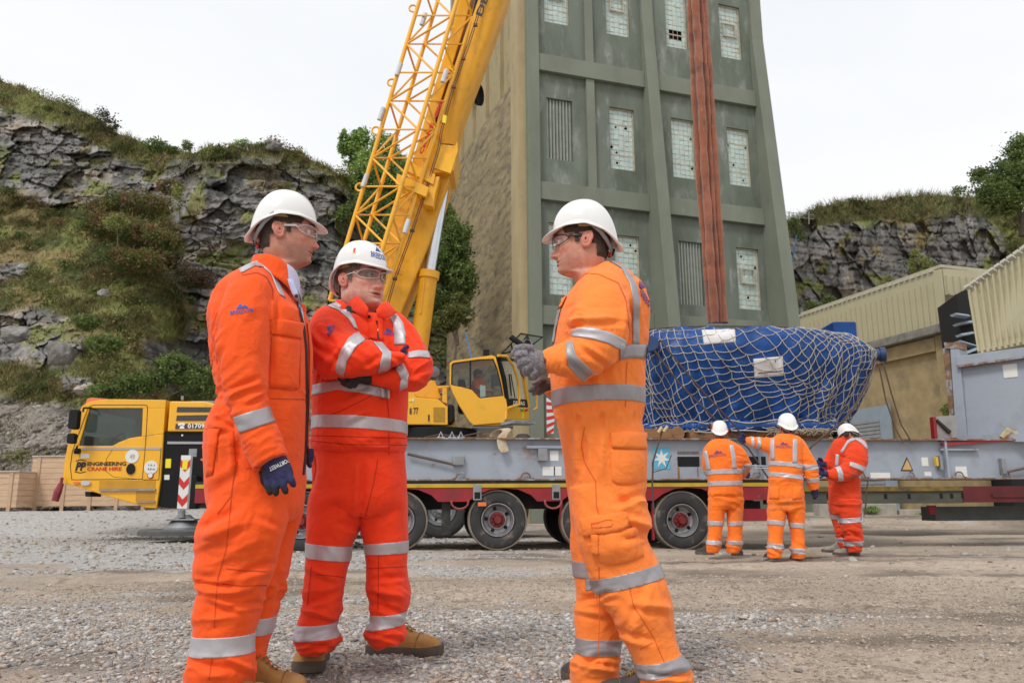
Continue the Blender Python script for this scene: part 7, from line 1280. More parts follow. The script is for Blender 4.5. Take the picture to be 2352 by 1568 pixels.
def boot(p, heel, yaw, s=1., m=None, name='boot', pitch=0., laces=True, lo=False):
    """safety boot: heel point on the ground, toe towards yaw"""
    m = m or m_boot; Rm = Matrix.Rotation(R(yaw), 3, 'Z') @ Matrix.Rotation(R(-pitch), 3, 'Y'); F = lambda x, y, z: Vector(heel) + Rm @ (Vector((x, y, z)) * s)
    xs = [-.012, .0, .03, .06, .09, .12, .15, .19, .23, .262, .280, .288]; hw = [.012, .028, .036, .037, .037, .039, .043, .049, .051, .045, .030, .010]; ht = [.05, .085, .135, .150, .148, .125, .100, .082, .076, .066, .050, .036]
    K = catmull(np.stack([xs, hw, ht], 1), 44); b = MB(); G = []
    for x, w, h in K: G.append([F(x, w * math.cos(a) * (1 + .08 * math.sin(a)), .024 + max(.004, h - .024) * max(0, math.sin(a)) ** .75) for a in [math.pi * j / 22 for j in range(23)]])
    b.grid(G); b.tube([F(.045, 0, .12), F(.043, 0, .15), F(.040, 0, .175)], [.050 * s, .049 * s, .047 * s], 20); up = b.build(name, m, p, smooth='all', fix=False)
    K = catmull(np.stack([[-.018, -.005, .04, .10, .16, .21, .255, .285, .298], [.014, .034, .041, .038, .046, .054, .051, .034, .010]], 1), 30); ou = [(x, w) for x, w in K] + [(x, -w) for x, w in K[::-1]]
    b = MB(); n = len(ou)
    for z_, k in ((0, .96), (.006, 1), (.028, 1.01), (.034, .97)): b.v += [tuple(F(x, y * k, z_ + (.008 * sstep(.22, .3, x)))) for x, y in ou]
    for r_ in range(3):
        for i in range(n): b.f.append((r_ * n + i, r_ * n + (i + 1) % n, (r_ + 1) * n + (i + 1) % n, (r_ + 1) * n + i)); b.m.append(0)
    b.f.append(tuple(range(n))); b.f.append(tuple(3 * n + i for i in range(n))); b.m += [0, 0]; b.build('sole', m_sole, up, smooth=True)
    if laces and not lo:
        b = MB()
        for k in range(5):
            x = .098 + k * .017; h = float(np.interp(x, xs, ht)); b.tube([F(x, -.018, h - .002), F(x + .004, 0, h + .005), F(x + .012, .018, h - .003)], .0028 * s, 6); b.tube([F(x, .018, h - .002), F(x + .004, 0, h + .006), F(x + .012, -.018, h - .003)], .0028 * s, 6)
        b.tube([F(.10, 0, .138), F(.08, -.03, .15), F(.115, -.045, .135)], .0028 * s, 6); b.build('lace', mat('tan_lace', (.30, .17, .05), .8), up, smooth=True)
        b = MB(); b.tube([F(.20, .052, .036), F(.205, .04, .070), F(.207, .0, .086), F(.205, -.04, .070), F(.20, -.052, .036)], .0018 * s, 6); b.build('seam', mat('boot_seam', (.22, .11, .04), .8), up, smooth=True)
    return up
def logo(p, sf, o, r, u, m=None, off=.003, ref=None, mtn=True, bold=.015):
    word('lettering', 'BREEDON', o, r, u, sf, m or m_blue, p, off, bold, ref=ref)
    if mtn:
        vx, vy = (r[0] - o[0]), (r[1] - o[1]); ux, uy = (u[0] - o[0]), (u[1] - o[1]); g = lambda a, c: (o[0] + vx * a + ux * c, o[1] + vy * a + uy * c)
        b = MB(); T1 = [g(.28, 1.2), g(.47, 2.5), g(.56, 1.9), g(.62, 1.2)]; T2 = [g(.5, 1.2), g(.66, 2.0), g(.82, 1.2)]
        for T in (T1, T2): b.add([sf.hit(x, y, off, ref) or W(x, y, p['_o'][1]) for x, y in T], [tuple(range(len(T)))])
        b.build('emblem', m or m_blue, p, fix=False)
# ---------------------------------------------------------------- man 1, left, facing right
D1 = 3.08
p1 = thing('person', WG(560, 1600).xy.to_3d(), 'tall man at left in orange coverall and white helmet facing right', 'person')
tor1 = [(584, 598, 652, 638, 0, .075), (560, 613, 664, 652, 0, .12), (517, 645, 676, 672, 0, .17), (493, 676, 692, 694, 0, .19), (482, 710, 706, 714, 0, .205), (480, 740, 716, 730, 0, .215), (484, 800, 721, 798, 0, .21), (496, 870, 718, 870, 0, .20), (505, 922, 714, 922, 0, .19), (487, 950, 715, 945, 0, .20), (471, 1000, 713, 1000, 0, .21), (471, 1095, 709, 1095, 0, .205), (477, 1160, 703, 1160, 0, .19), (500, 1195, 680, 1195, 0, .12)]
leg1n = [(474, 1120, 672, 1120, -.085, .11), (477, 1165, 668, 1165, -.09, .115), (456, 1210, 660, 1210, -.10, .12), (446, 1272, 642, 1272, -.10, .115), (446, 1322, 625, 1322, -.10, .11), (453, 1345, 615, 1345, -.10, .105), (442, 1405, 599, 1405, -.10, .105), (438, 1450, 589, 1450, -.10, .105), (434, 1494, 585, 1494, -.10, .10), (428, 1530, 580, 1530, -.10, .10), (418, 1568, 573, 1568, -.10, .10), (416, 1606, 572, 1606, -.10, .10)]
leg1f = [(560, 1120, 706, 1120, .10, .10), (562, 1183, 700, 1183, .11, .10), (560, 1245, 680, 1245, .12, .10), (558, 1321, 660, 1321, .12, .10), (556, 1378, 644, 1378, .12, .095), (552, 1414, 638, 1414, .12, .09), (548, 1454, 631, 1454, .12, .09), (540, 1516, 611, 1516, .12, .085), (543, 1556, 626, 1556, .12, .09), (545, 1590, 630, 1590, .12, .09)]
arm1 = [(548, 634, 612, 632, -.10, .055), (522, 664, 628, 655, -.15, .075), (508, 715, 624, 700, -.19, .085), (503, 786, 619, 769, -.215, .085), (506, 850, 617, 850, -.225, .08), (518, 915, 617, 905, -.23, .075), (533, 955, 621, 935, -.235, .072), (548, 995, 634, 968, -.24, .07), (564, 1040, 650, 1005, -.25, .068), (582, 1084, 665, 1042, -.255, .066)]
arm1f = [(640, 700, 708, 700, .2, .07), (640, 860, 706, 860, .22, .07), (650, 980, 708, 980, .2, .065), (655, 1040, 712, 1036, .18, .06)]
Z1 = [(525, 985, 40, 50, .010, 15, 22), (505, 1240, 70, 60, .014, 150, 34), (520, 1350, 85, 45, .013, 160, 26), (640, 1350, 40, 60, .008, 20, 26), (510, 1420, 80, 30, .009, 10, 24), (500, 1540, 90, 30, .013, 12, 20), (600, 1530, 40, 40, .013, 160, 18), (600, 1230, 60, 80, .008, 130, 36), (560, 900, 60, 60, .010, 130, 26), (600, 1010, 45, 40, .008, 120, 20), (560, 740, 60, 60, .006, 100, 40), (680, 900, 30, 40, .005, 80, 26), (500, 800, 20, 120, .010, 95, 16), (590, 1110, 100, 50, .005, 150, 40)]
K1 = [(640, 690, 627, 780, 7, -.010), (627, 780, 622, 860, 6, -.008), (520, 900, 590, 870, 7, -.010), (560, 930, 612, 895, 6, .009), (545, 1000, 548, 1090, 8, -.012), (486, 960, 545, 985, 6, -.009), (455, 1215, 545, 1165, 12, -.014), (470, 1240, 560, 1200, 10, .010), (452, 1335, 540, 1345, 7, -.012), (540, 1320, 620, 1290, 8, -.009), (470, 1370, 560, 1400, 8, .010), (520, 1395, 600, 1380, 7, -.008), (590, 1185, 640, 1210, 8, -.006), (480, 740, 500, 860, 7, -.012), (478, 1110, 560, 1060, 12, .006), (655, 1330, 640, 1400, 7, .007), (440, 1520, 540, 1545, 8, -.011), (520, 1510, 575, 1540, 7, .010)]
g1 = garment('coverall', [tor1, leg1n, leg1f, arm1, arm1f], D1, m_or1, p1, zones=Z1, strokes=K1, amp=.0042)
s1 = Surf([g1])
patch('reflective_stripe', ([(537, 957), (578, 944), (619, 933)], [(551, 994), (592, 981), (632, 968)]), s1, .0035, m_refd, p1, 18, 8)
band(g1, 'reflective_stripe', m_ref, p1, D1, (430, 1456, 592, 1452), (426, 1500, 590, 1496), -.10, .13, 4); band(g1, 'reflective_stripe', m_ref, p1, D1, (540, 1414, 642, 1414), (540, 1452, 636, 1452), .12, .105, 4)
patch('shoulder_stripe', ([(548, 618), (590, 598), (612, 600), (632, 622), (645, 660), (655, 685)], [(555, 628), (585, 612), (604, 614), (622, 632), (636, 666), (643, 678)]), s1, .003, m_ref, p1, 22, 4, lim=.2)
for pts in ([(556, 632), (590, 626), (612, 636), (625, 660), (628, 690)], [(618, 735), (660, 734), (700, 742)], [(690, 780), (688, 890), (675, 897), (616, 890)], [(619, 915), (700, 917), (704, 930)], [(536, 990), (541, 1060), (530, 1160), (520, 1260), (500, 1330), (492, 1440)], [(478, 1000), (500, 1010), (498, 1060)], [(545, 1060), (530, 1140), (500, 1180)], [(520, 1305), (560, 1310), (615, 1312)], [(510, 1340), (560, 1345), (612, 1343)], [(488, 1505), (480, 1560)], [(474, 985), (500, 982), (510, 988)], [(565, 1075), (600, 1072), (655, 1040)]): seam('seam', pts, 2.2, s1, m_seam1, p1)
patch('pocket_flap', ([(620, 768), (655, 772), (690, 778)], [(622, 734), (655, 734), (698, 742)]), s1, .004, m_or1, p1, 12, 6, bulge=.003); patch('chest_pocket', ([(618, 888), (650, 893), (684, 892)], [(622, 772), (655, 776), (690, 782)]), s1, .002, m_or1, p1, 12, 10, bulge=.004)
patch('back_pocket', ([(474, 1095), (490, 1090)], [(478, 985), (506, 982)]), s1, .003, m_or1, p1, 8, 8, bulge=.008)
patch('placket', ([(708, 742), (716, 800), (716, 870), (712, 930), (711, 1000), (709, 1040)], [(703, 742), (708, 800), (708, 870), (707, 930), (705, 1000), (703, 1040)]), s1, .005, m_or1, p1, 18, 2, ref=3.05, lim=.3)
seam('zip', [(672, 668), (684, 700), (698, 755), (703, 803), (704, 871), (705, 930), (703, 1006), (701, 1050), (696, 1090)], 5, s1, m_bg, p1, .003, ref=3.02, lim=.25)
patch('shirt', ([(660, 640), (668, 668), (684, 700), (697, 750)], [(672, 640), (684, 668), (692, 700), (700, 750)]), s1, .002, mat('pale_blue_shirt', (.50, .54, .74), .8, var=.05, vs=8, bump=.3, bs=60), p1, 10, 3, ref=3.0, lim=.3)
H1 = Head((648, 527), D1 - .07, 7, -2, 0, 1.05, -1, jaw=1.0, nose=1.05); build_head(p1, H1, m_hair, tone=(.58, .285, .20), stub=.38); build_helmet(p1, H1); glasses(p1, H1, m_lens, m_frame, .009)
nk = H1(-.03, 0, -.17)
collar(p1, (nk.x + .0, nk.y + .01, 0), 10, .072, .078, W(600, 600, D1).z - .055, .052, .55, m_or1, flap=.035, tip=.075, back=.02)
sh = mat('pale_shirt_collar', (.55, .57, .76), .8, var=.05, bump=.2, bs=60); collar(p1, (nk.x + .010, nk.y + .01, 0), 10, .071, .068, W(625, 612, D1).z - .045, .05, .3, sh, flap=.018, tip=.05, fl=.008, name='shirt_collar')
for x, y in ((681, 680), (737 - 0, 0),): 
    if y: c = s1.hit(x, y, .004, 3.0, .3); b = MB(); b.lathe([(.007, 0), (.007, .003), (.001, .0035)], c, (0, -1, 0), 12); b.build('press_stud', m_bg, p1)
logo(p1, s1, (530, 724), (581, 716), (529, 715), m_blue)
# right hand in navy glove
hand1 = glove(p1, 'glove', D1 - .26, [[(592, 1074, 656, 1038, 0, .030), (597, 1082, 664, 1052, 0, .030), (602, 1094, 674, 1070, 0, .028), (608, 1104, 678, 1088, -.002, .026), (614, 1112, 676, 1100, -.004, .022)]],
  [([(612, 1092, -.004), (615, 1112, -.012), (620, 1130, -.008)], 9.5), ([(628, 1094, -.008), (632, 1116, -.018), (634, 1132, -.014)], 9.5), ([(645, 1092, -.010), (650, 1112, -.02), (656, 1128, -.014)], 9.5), ([(662, 1088, -.006), (669, 1102, -.016), (674, 1112, -.008)], 9.5), ([(604, 1082, .012), (607, 1104, .026), (616, 1118, .032)], 10)], m_navy, dark=lambda x, y, c: y + 6 * math.sin(x * .6) > 1118 or x < 606, m2=m_bg)
sh1 = Surf([hand1]); word('lettering', 'PORTWEST', (661, 1052), (617, 1073), (665, 1061), sh1, m_white, p1, .0015, .03, ref=D1 - .29)
glove(p1, 'glove', D1 + .17, [[(700, 1030, 722, 1030, 0, .03), (702, 1050, 722, 1050, 0, .03), (704, 1062, 718, 1062, 0, .025)]], [([(706, 1055, 0), (712, 1070, -.01)], 7)], m_navy)
boot(p1, W(452, 1606, 2.99).xy.to_3d(), -8, 1.0, m_boot, lo=False); boot(p1, W(532, 1590, 3.16).xy.to_3d(), 0, .95)
# ---------------------------------------------------------------- man 2, middle, arms folded
D2 = 3.54
p2 = thing('person', WG(815, 1540).xy.to_3d(), 'man in the middle in red orange jacket with folded arms and logo helmet', 'person')
tor2 = [(822, 726, 888, 728, 0, .07), (785, 728, 912, 735, 0, .10), (745, 734, 932, 744, 0, .13), (720, 748, 941, 758, 0, .155), (716, 810, 941, 810, 0, .18), (717, 875, 939, 880, 0, .19), (714, 941, 939, 945, 0, .195), (712, 1000, 938, 1005, 0, .195), (713, 1031, 935, 1038, 0, .185), (722, 1038, 925, 1046, 0, .16)]
arm2r = [(745, 738, 798, 736, .0, .065), (717, 752, 802, 738, -.05, .085), (710, 780, 806, 748, -.10, .088), (714, 820, 815, 760, -.15, .088), (728, 850, 822, 766, -.19, .085), (755, 866, 832, 774, -.225, .08), (790, 870, 846, 782, -.25, .078), (825, 867, 868, 788, -.26, .072), (862, 858, 890, 800, -.265, .066), (900, 846, 912, 806, -.26, .058), (920, 834, 926, 808, -.25, .048)]
arm2l = [(884, 728, 934, 742, .0, .06), (884, 752, 955, 768, -.03, .08), (892, 790, 976, 792, -.07, .082), (902, 825, 992, 826, -.11, .08), (908, 842, 990, 858, -.145, .078), (904, 846, 968, 890, -.17, .074), (892, 850, 932, 900, -.185, .068), (875, 854, 902, 896, -.19, .06), (858, 858, 874, 891, -.19, .052), (844, 862, 848, 886, -.19, .045)]
Z2 = [(770, 800, 60, 50, .010, 60, 22), (740, 860, 40, 30, .010, 140, 18), (850, 830, 60, 30, .007, 70, 22), (960, 850, 40, 40, .011, 150, 20), (800, 930, 80, 30, .005, 20, 40), (820, 1020, 110, 20, .009, 5, 16), (760, 745, 30, 40, .008, 70, 20), (930, 770, 25, 40, .007, 80, 18), (850, 770, 40, 30, .006, 120, 20)]
K2 = [(722, 790, 780, 830, 7, -.010), (735, 850, 790, 800, 6, .009), (890, 810, 925, 832, 6, -.008), (745, 930, 860, 880, 9, -.008), (775, 975, 850, 940, 8, .006), (905, 880, 985, 840, 7, -.009), (715, 760, 745, 800, 7, .008), (838, 840, 880, 815, 6, -.006), (870, 720, 862, 790, 6, -.005), (800, 745, 840, 790, 5, .006), (925, 862, 975, 880, 6, .007)]
g2 = garment('jacket', [tor2, arm2r, arm2l], D2, m_or2, p2, zones=Z2, strokes=K2, amp=.0038)
s2 = Surf([g2]); B2 = lambda a, b, yo=0, yh=.25, mg=6, m=m_ref: band(g2, 'reflective_stripe', m, p2, D2, a, b, yo, yh, mg)
RS = lambda sf, p, a, b_, m=m_ref, n=14, k=8, **q: patch('reflective_stripe', (a, b_), sf, .0035, m, p, n, k, **q)
RS(s2, p2, [(822, 761), (800, 777), (779, 812), (770, 852)], [(839, 782), (818, 797), (797, 830), (789, 864)]); RS(s2, p2, [(856, 785), (879, 812), (866, 858)], [(876, 785), (899, 810), (896, 848)]); RS(s2, p2, [(906, 843), (921, 868), (917, 896)], [(927, 835), (940, 862), (935, 888)]); RS(s2, p2, [(938, 809), (960, 805), (984, 806)], [(938, 823), (962, 820), (987, 823)])
band(g2, 'reflective_stripe', m_ref, p2, D2, (700, 958, 950, 971), (700, 986, 950, 998), 0, .3, 4)
RS(s2, p2, [(716, 884), (745, 877), (776, 872), (848, 882), (895, 893)], [(716, 908), (745, 901), (776, 895), (848, 906), (895, 916)], n=40, k=5, lim=.045)
patch('shoulder_stripe', ([(752, 703), (778, 714), (800, 732), (812, 752)], [(772, 692), (799, 711), (815, 735), (823, 758)]), s2, .0035, m_ref, p2, 14, 4, lim=.25); patch('shoulder_stripe', ([(889, 723), (901, 742), (906, 765), (907, 792)], [(911, 722), (926, 742), (931, 765), (932, 792)]), s2, .0035, m_ref, p2, 14, 4, lim=.25)
for pts in ([(722, 702), (738, 728), (728, 770), (722, 810)], [(716, 1012), (800, 1020), (934, 1022)], [(889, 915), (893, 960), (893, 1044)], [(720, 965), (780, 945), (860, 905)], [(822, 776), (850, 779)], [(856, 724), (855, 776)], [(905, 772), (940, 775)], [(716, 1000), (934, 1006)]): seam('seam', pts, 2, s2, m_seam2, p2)
patch('placket', ([(843, 728), (850, 780)], [(880, 730), (880, 782)]), s2, .004, m_or2, p2, 8, 5, bulge=.004); seam('zip', [(862, 738), (866, 755), (870, 780)], 4, s2, m_bg, p2, .008); seam('zip_teeth', [(865, 742), (869, 762)], 2, s2, mat('brass', (.5, .32, .08), .3, .8), p2, .010)
for x, y in ((848, 730), (880, 732)): c = s2.hit(x, y, .008, D2 - .15, .3); b = MB(); b.lathe([(.007, 0), (.007, .003), (.001, .0035)], c, (.3, -1, 0), 12); b.build('press_stud', m_bg, p2)
logo(p2, s2, (876, 768), (905, 771), (876, 761), m_blue, bold=.03); logo(p2, s2, (757, 773), (771, 750), (752, 768), m_blue, bold=.02)
pel2 = [(716, 1015, 932, 1020, 0, .16), (714, 1060, 936, 1060, 0, .17), (715, 1110, 939, 1112, 0, .165), (711, 1150, 939, 1150, 0, .155), (712, 1178, 936, 1178, 0, .12)]
l2a = [(711, 1135, 838, 1135, -.02, .12), (704, 1200, 830, 1198, -.03, .115), (701, 1247, 812, 1252, -.03, .11), (700, 1289, 805, 1290, -.04, .105), (696, 1361, 788, 1361, -.05, .10), (693, 1395, 788, 1391, -.05, .10), (681, 1430, 777, 1425, -.05, .10), (676, 1458, 777, 1450, -.05, .10), (682, 1482, 787, 1468, -.05, .10), (690, 1503, 762, 1497, -.05, .085)]
l2b = [(824, 1135, 940, 1135, .02, .12), (828, 1200, 941, 1200, .02, .115), (834, 1247, 942, 1240, .02, .11), (840, 1304, 939, 1304, .02, .10), (844, 1353, 945, 1353, .02, .10), (850, 1400, 940, 1396, .02, .10), (848, 1428, 932, 1425, .02, .10), (836, 1448, 935, 1445, .02, .10), (842, 1474, 934, 1466, .02, .10), (862, 1492, 890, 1482, .02, .07)]
ZT2 = [(745, 1380, 60, 45, .013, 20, 26), (730, 1475, 60, 22, .015, 8, 15), (890, 1370, 60, 50, .012, 15, 24), (885, 1460, 50, 18, .015, 8, 14), (760, 1270, 60, 50, .006, 60, 36), (830, 1180, 60, 50, .009, 120, 26), (880, 1280, 50, 40, .006, 20, 30), (740, 1130, 50, 60, .006, 95, 36)]
KT2 = [(835, 1060, 828, 1190, 8, -.012), (700, 1300, 770, 1330, 8, .008), (710, 1385, 780, 1355, 7, -.012), (700, 1400, 770, 1420, 6, .010), (850, 1330, 935, 1322, 6, -.008), (855, 1385, 935, 1410, 7, -.010), (845, 1350, 930, 1370, 7, .008), (720, 1160, 800, 1130, 14, .005), (770, 1200, 828, 1210, 8, -.006), (840, 1450, 920, 1470, 5, -.010), (690, 1475, 770, 1487, 5, -.010), (722, 1050, 716, 1120, 6, -.008)]
t2 = garment('trousers', [pel2, l2a, l2b], D2, m_or2, p2, zones=ZT2, strokes=KT2, amp=.0035); st2 = Surf([t2])
for a, b_, yo in (((696, 1243, 818, 1255), (695, 1276, 814, 1288), -.03), ((828, 1249, 948, 1240), (830, 1272, 946, 1268), .02), ((672, 1432, 784, 1426), (670, 1466, 786, 1458), -.05), ((842, 1410, 946, 1402), (842, 1444, 944, 1428), .02)): band(t2, 'reflective_stripe', m_ref, p2, D2, a, b_, yo, .135, -3)
for pts in ([(868, 1052), (858, 1110), (838, 1190)], [(722, 1045), (726, 1080), (716, 1110)], [(716, 1300), (706, 1390)], [(870, 1275), (868, 1400)], [(845, 1305), (935, 1300)], [(725, 1318), (790, 1325)]): seam('seam', pts, 2, st2, m_seam2, p2)
H2 = Head((796, 641), D2 - .10, -38, 0, 0, 1.09, -1, jaw=1.14, nose=.9); build_head(p2, H2, m_hair2, tone=(.66, .37, .29), stub=.06, mouth_open=.8); hel2, hp2 = build_helmet(p2, H2); glasses(p2, H2, m_lens2, m_frame, .0035, dark=False)
nk = H2(-.03, 0, -.17); collar(p2, (nk.x + .01, nk.y + .01, 0), -48, .080, .084, W(850, 724, D2).z - .01, .060, .9, m_or2, flap=.03, tip=.045, fl=.016, back=.03)
def cpanel(top, bot, dep):
    G = []; n = 12; T_, B_ = catmull([[*a, d] for a, d in zip(top, dep)], n), catmull([[*a, d] for a, d in zip(bot, dep)], n)
    for t, b_ in zip(T_, B_): G.append([W(t[0] + (b_[0] - t[0]) * f, t[1] + (b_[1] - t[1]) * f, D2 + t[2] + (b_[2] - t[2]) * f - .009 * math.sin(math.pi * min(1, f * 1.1)) + .004 * f) for f in np.linspace(0, 1, 7)])
    b = MB(); b.grid(G); o = b.build('collar_flap', m_or2, p2, smooth='all', fix=False); md = o.modifiers.new('t', 'SOLIDIFY'); md.thickness = .004
cpanel([(793, 667), (812, 673), (832, 690), (845, 706)], [(786, 698), (804, 710), (822, 720), (842, 729)], [-.03, -.10, -.155, -.185]); cpanel([(864, 712), (874, 699), (884, 692), (892, 693)], [(868, 730), (884, 731), (899, 727), (912, 716)], [-.185, -.17, -.14, -.10])
collar(p2, (nk.x + .01, nk.y - .0, 0), -48, .070, .074, W(850, 728, D2).z, .035, .2, m_bg, flap=.0, tip=.05, fl=.0, name='undershirt')
def hel_txt(s_, ph, t, w_, h_, m_, hel, hp, p): V, F = text_uv(s_, .012); b = MB(); b.add([hp(ph + (a - .5) * w_, t + c * h_, .0015) for a, c in V], F); return b.build('lettering', m_, hel, fix=False)
hel_txt('BREEDON', .0, .17, .80, .14, m_blue, hel2, hp2, p2); b = MB(); b.add([hp2(.02 + q, t, .0015) for q, t in ((-.18, .35), (.0, .50), (.08, .44), (.17, .35))], [(0, 1, 2, 3)]); b.build('emblem', m_blue, hel2, fix=False)
b = MB(); b.add([hp2(-1.02 + q, t, .002) for q, t in ((-.09, .20), (.06, .20), (.06, .68), (-.09, .68))], [(0, 1, 2, 3)]); b.build('sticker', m_warn, hel2, fix=False); b = MB(); b.add([hp2(-1.02 + q, t, .003) for q, t in ((-.06, .23), (.03, .23), (.03, .34), (-.06, .34))], [(0, 1, 2, 3)]); b.build('sticker', m_redt, hel2, fix=False)
# tucked hands: black glove fingers under the right forearm, dark cuff and blue glove at the other elbow
glove(p2, 'glove', D2 - .235, [[(776, 850, 782, 870, 0, .02), (800, 848, 800, 874, 0, .025), (826, 850, 824, 880, 0, .03), (848, 852, 850, 886, .02, .03)]], [([(800, 868, -.01), (790, 878, -.02), (778, 868, -.02)], 5.5), ([(808, 872, -.012), (796, 884, -.025), (786, 880, -.02)], 5.5), ([(815, 874, -.012), (806, 888, -.022), (798, 886, -.02)], 5.5), ([(822, 876, -.01), (815, 887, -.018), (808, 884, -.02)], 5), ([(790, 856, -.02), (780, 858, -.02), (774, 862, -.012)], 5.5)], m_bg, amp=.001)
glove(p2, 'glove', D2 - .20, [[(916, 812, 924, 830, 0, .022), (928, 806, 936, 828, .02, .024), (938, 806, 944, 824, .04, .02)]], [([(930, 812, .01), (940, 802, .03), (948, 800, .05)], 5), ([(932, 818, .01), (944, 812, .03), (950, 812, .06)], 5), ([(932, 824, .01), (942, 822, .03), (948, 822, .06)], 5), ([(930, 828, .0), (938, 830, .03), (944, 832, .06)], 4.5), ([(922, 808, -.01), (930, 798, .0), (936, 794, .02)], 5)], m_navy)
b = MB(); b.tube([W(770, 1040, D2), W(890, 1049, D2 - .1)], .012, 8) if False else None
boot(p2, WG(734, 1512), -86, 1.25); boot(p2, WG(852, 1499), -14, 1.18)
# ---------------------------------------------------------------- man 3, right, facing left
D3 = 3.08
p3 = thing('person', WG(1440, 1600).xy.to_3d(), 'man at right in bright orange coverall seen from behind holding a radio', 'person')
tor3 = [(1334, 642, 1402, 602, 0, .075), (1319, 652, 1428, 616, 0, .12), (1304, 668, 1460, 645, 0, .17), (1287, 694, 1484, 682, 0, .20), (1277, 724, 1494, 722, 0, .215), (1270, 772, 1493, 772, 0, .21), (1263, 823, 1488, 823, 0, .21), (1261, 870, 1485, 875, 0, .205), (1266, 930, 1481, 930, 0, .20), (1276, 968, 1474, 966, 0, .185), (1283, 1000, 1481, 1000, 0, .20), (1290, 1045, 1487, 1045, 0, .205), (1297, 1105, 1486, 1105, 0, .20), (1305, 1155, 1479, 1152, 0, .185), (1320, 1190, 1480, 1185, 0, .12)]
leg3n = [(1302, 1120, 1482, 1120, -.085, .11), (1307, 1165, 1480, 1160, -.09, .115), (1313, 1200, 1494, 1196, -.10, .12), (1322, 1240, 1487, 1236, -.10, .115), (1331, 1268, 1500, 1262, -.10, .115), (1343, 1305, 1521, 1300, -.10, .11), (1371, 1363, 1536, 1358, -.10, .11), (1398, 1410, 1549, 1405, -.10, .11), (1420, 1448, 1553, 1444, -.10, .105), (1444, 1498, 1566, 1494, -.10, .105), (1457, 1529, 1586, 1524, -.10, .105), (1462, 1568, 1593, 1562, -.10, .10), (1460, 1608, 1592, 1600, -.10, .10)]
leg3f = [(1304, 1120, 1450, 1120, .10, .10), (1306, 1200, 1450, 1200, .11, .10), (1304, 1248, 1448, 1248, .12, .10), (1310, 1287, 1440, 1287, .12, .10), (1313, 1323, 1430, 1323, .12, .095), (1321, 1371, 1427, 1371, .12, .09), (1312, 1414, 1430, 1414, .12, .095), (1315, 1458, 1427, 1458, .12, .09), (1320, 1495, 1424, 1498, .12, .085), (1308, 1540, 1422, 1540, .12, .09), (1310, 1568, 1425, 1568, .12, .09), (1312, 1600, 1424, 1600, .12, .085)]
arm3 = [(1346, 648, 1416, 636, -.10, .055), (1325, 674, 1436, 662, -.15, .085), (1313, 712, 1446, 704, -.20, .098), (1310, 745, 1449, 742, -.235, .098), (1311, 768, 1444, 786, -.26, .095), (1309, 778, 1424, 822, -.275, .09), (1305, 780, 1392, 848, -.28, .086), (1295, 783, 1350, 872, -.28, .08), (1274, 792, 1298, 870, -.275, .072), (1255, 800, 1262, 860, -.265, .062), (1241, 808, 1240, 842, -.26, .050)]
arm3f = [(1290, 720, 1340, 700, .15, .06), (1275, 800, 1340, 790, .17, .06), (1262, 858, 1300, 905, .14, .055), (1258, 868, 1262, 905, .10, .035)]
Z3 = [(1380, 745, 60, 25, .010, 20, 20), (1330, 740, 25, 30, .014, 30, 18), (1350, 820, 60, 35, .010, 50, 22), (1280, 840, 30, 20, .008, 80, 14), (1460, 640, 30, 60, .006, 100, 22), (1380, 955, 100, 22, .010, 88, 12), (1440, 1170, 60, 40, .013, 25, 28), (1400, 1240, 60, 40, .009, 160, 26), (1500, 1390, 50, 60, .012, 40, 26), (1440, 1440, 40, 40, .009, 150, 20), (1370, 1370, 50, 40, .011, 10, 20), (1370, 1520, 60, 30, .014, 12, 16), (1530, 1550, 60, 20, .010, 8, 16), (1330, 1000, 30, 60, .008, 95, 24), (1400, 880, 80, 40, .004, 110, 34), (1450, 730, 25, 60, .007, 95, 20)]
K3 = [(1320, 745, 1400, 735, 7, .011), (1315, 757, 1345, 748, 5, -.012), (1340, 790, 1400, 830, 7, .008), (1300, 830, 1360, 870, 7, -.009), (1447, 700, 1440, 790, 7, -.011), (1345, 990, 1338, 1090, 8, -.012), (1385, 985, 1380, 1100, 9, .007), (1410, 1160, 1480, 1130, 9, -.011), (1440, 1190, 1492, 1210, 8, .011), (1420, 1240, 1490, 1225, 8, -.010), (1450, 1380, 1540, 1400, 9, .010), (1420, 1440, 1500, 1470, 8, -.010), (1330, 1380, 1400, 1360, 8, -.010), (1320, 1400, 1400, 1412, 7, .008), (1320, 1510, 1410, 1530, 7, -.012), (1480, 1545, 1580, 1555, 6, -.010), (1500, 1330, 1450, 1460, 9, .006), (1470, 660, 1488, 760, 8, -.006)]
g3 = garment('coverall', [tor3, leg3n, leg3f, arm3, arm3f], D3, m_or3, p3, zones=Z3, strokes=K3, amp=.0042); s3 = Surf([g3]); B3 = lambda a, b, yo, yh, mg=2, m=m_refd: band(g3, 'reflective_stripe', m, p3, D3, a, b, yo, yh, mg)
RS(s3, p3, [(1313, 753), (1362, 752), (1402, 764), (1438, 781)], [(1313, 772), (1362, 779), (1397, 789), (1430, 806)], n=18); RS(s3, p3, [(1300, 790), (1303, 840), (1338, 875)], [(1315, 783), (1324, 815), (1364, 855)], m_refd)
def patch3(a, b_, **k): return patch('reflective_stripe', (a, b_), s3, .0035, k.pop('m', m_refd), p3, 20, 4, **k)
band(g3, 'reflective_stripe', m_refd, p3, D3, (1240, 902, 1500, 897), (1240, 938, 1500, 930), 0, .26, 0)
patch3([(1422, 795), (1450, 790), (1489, 791)], [(1422, 826), (1450, 822), (1488, 824)], lim=.3)
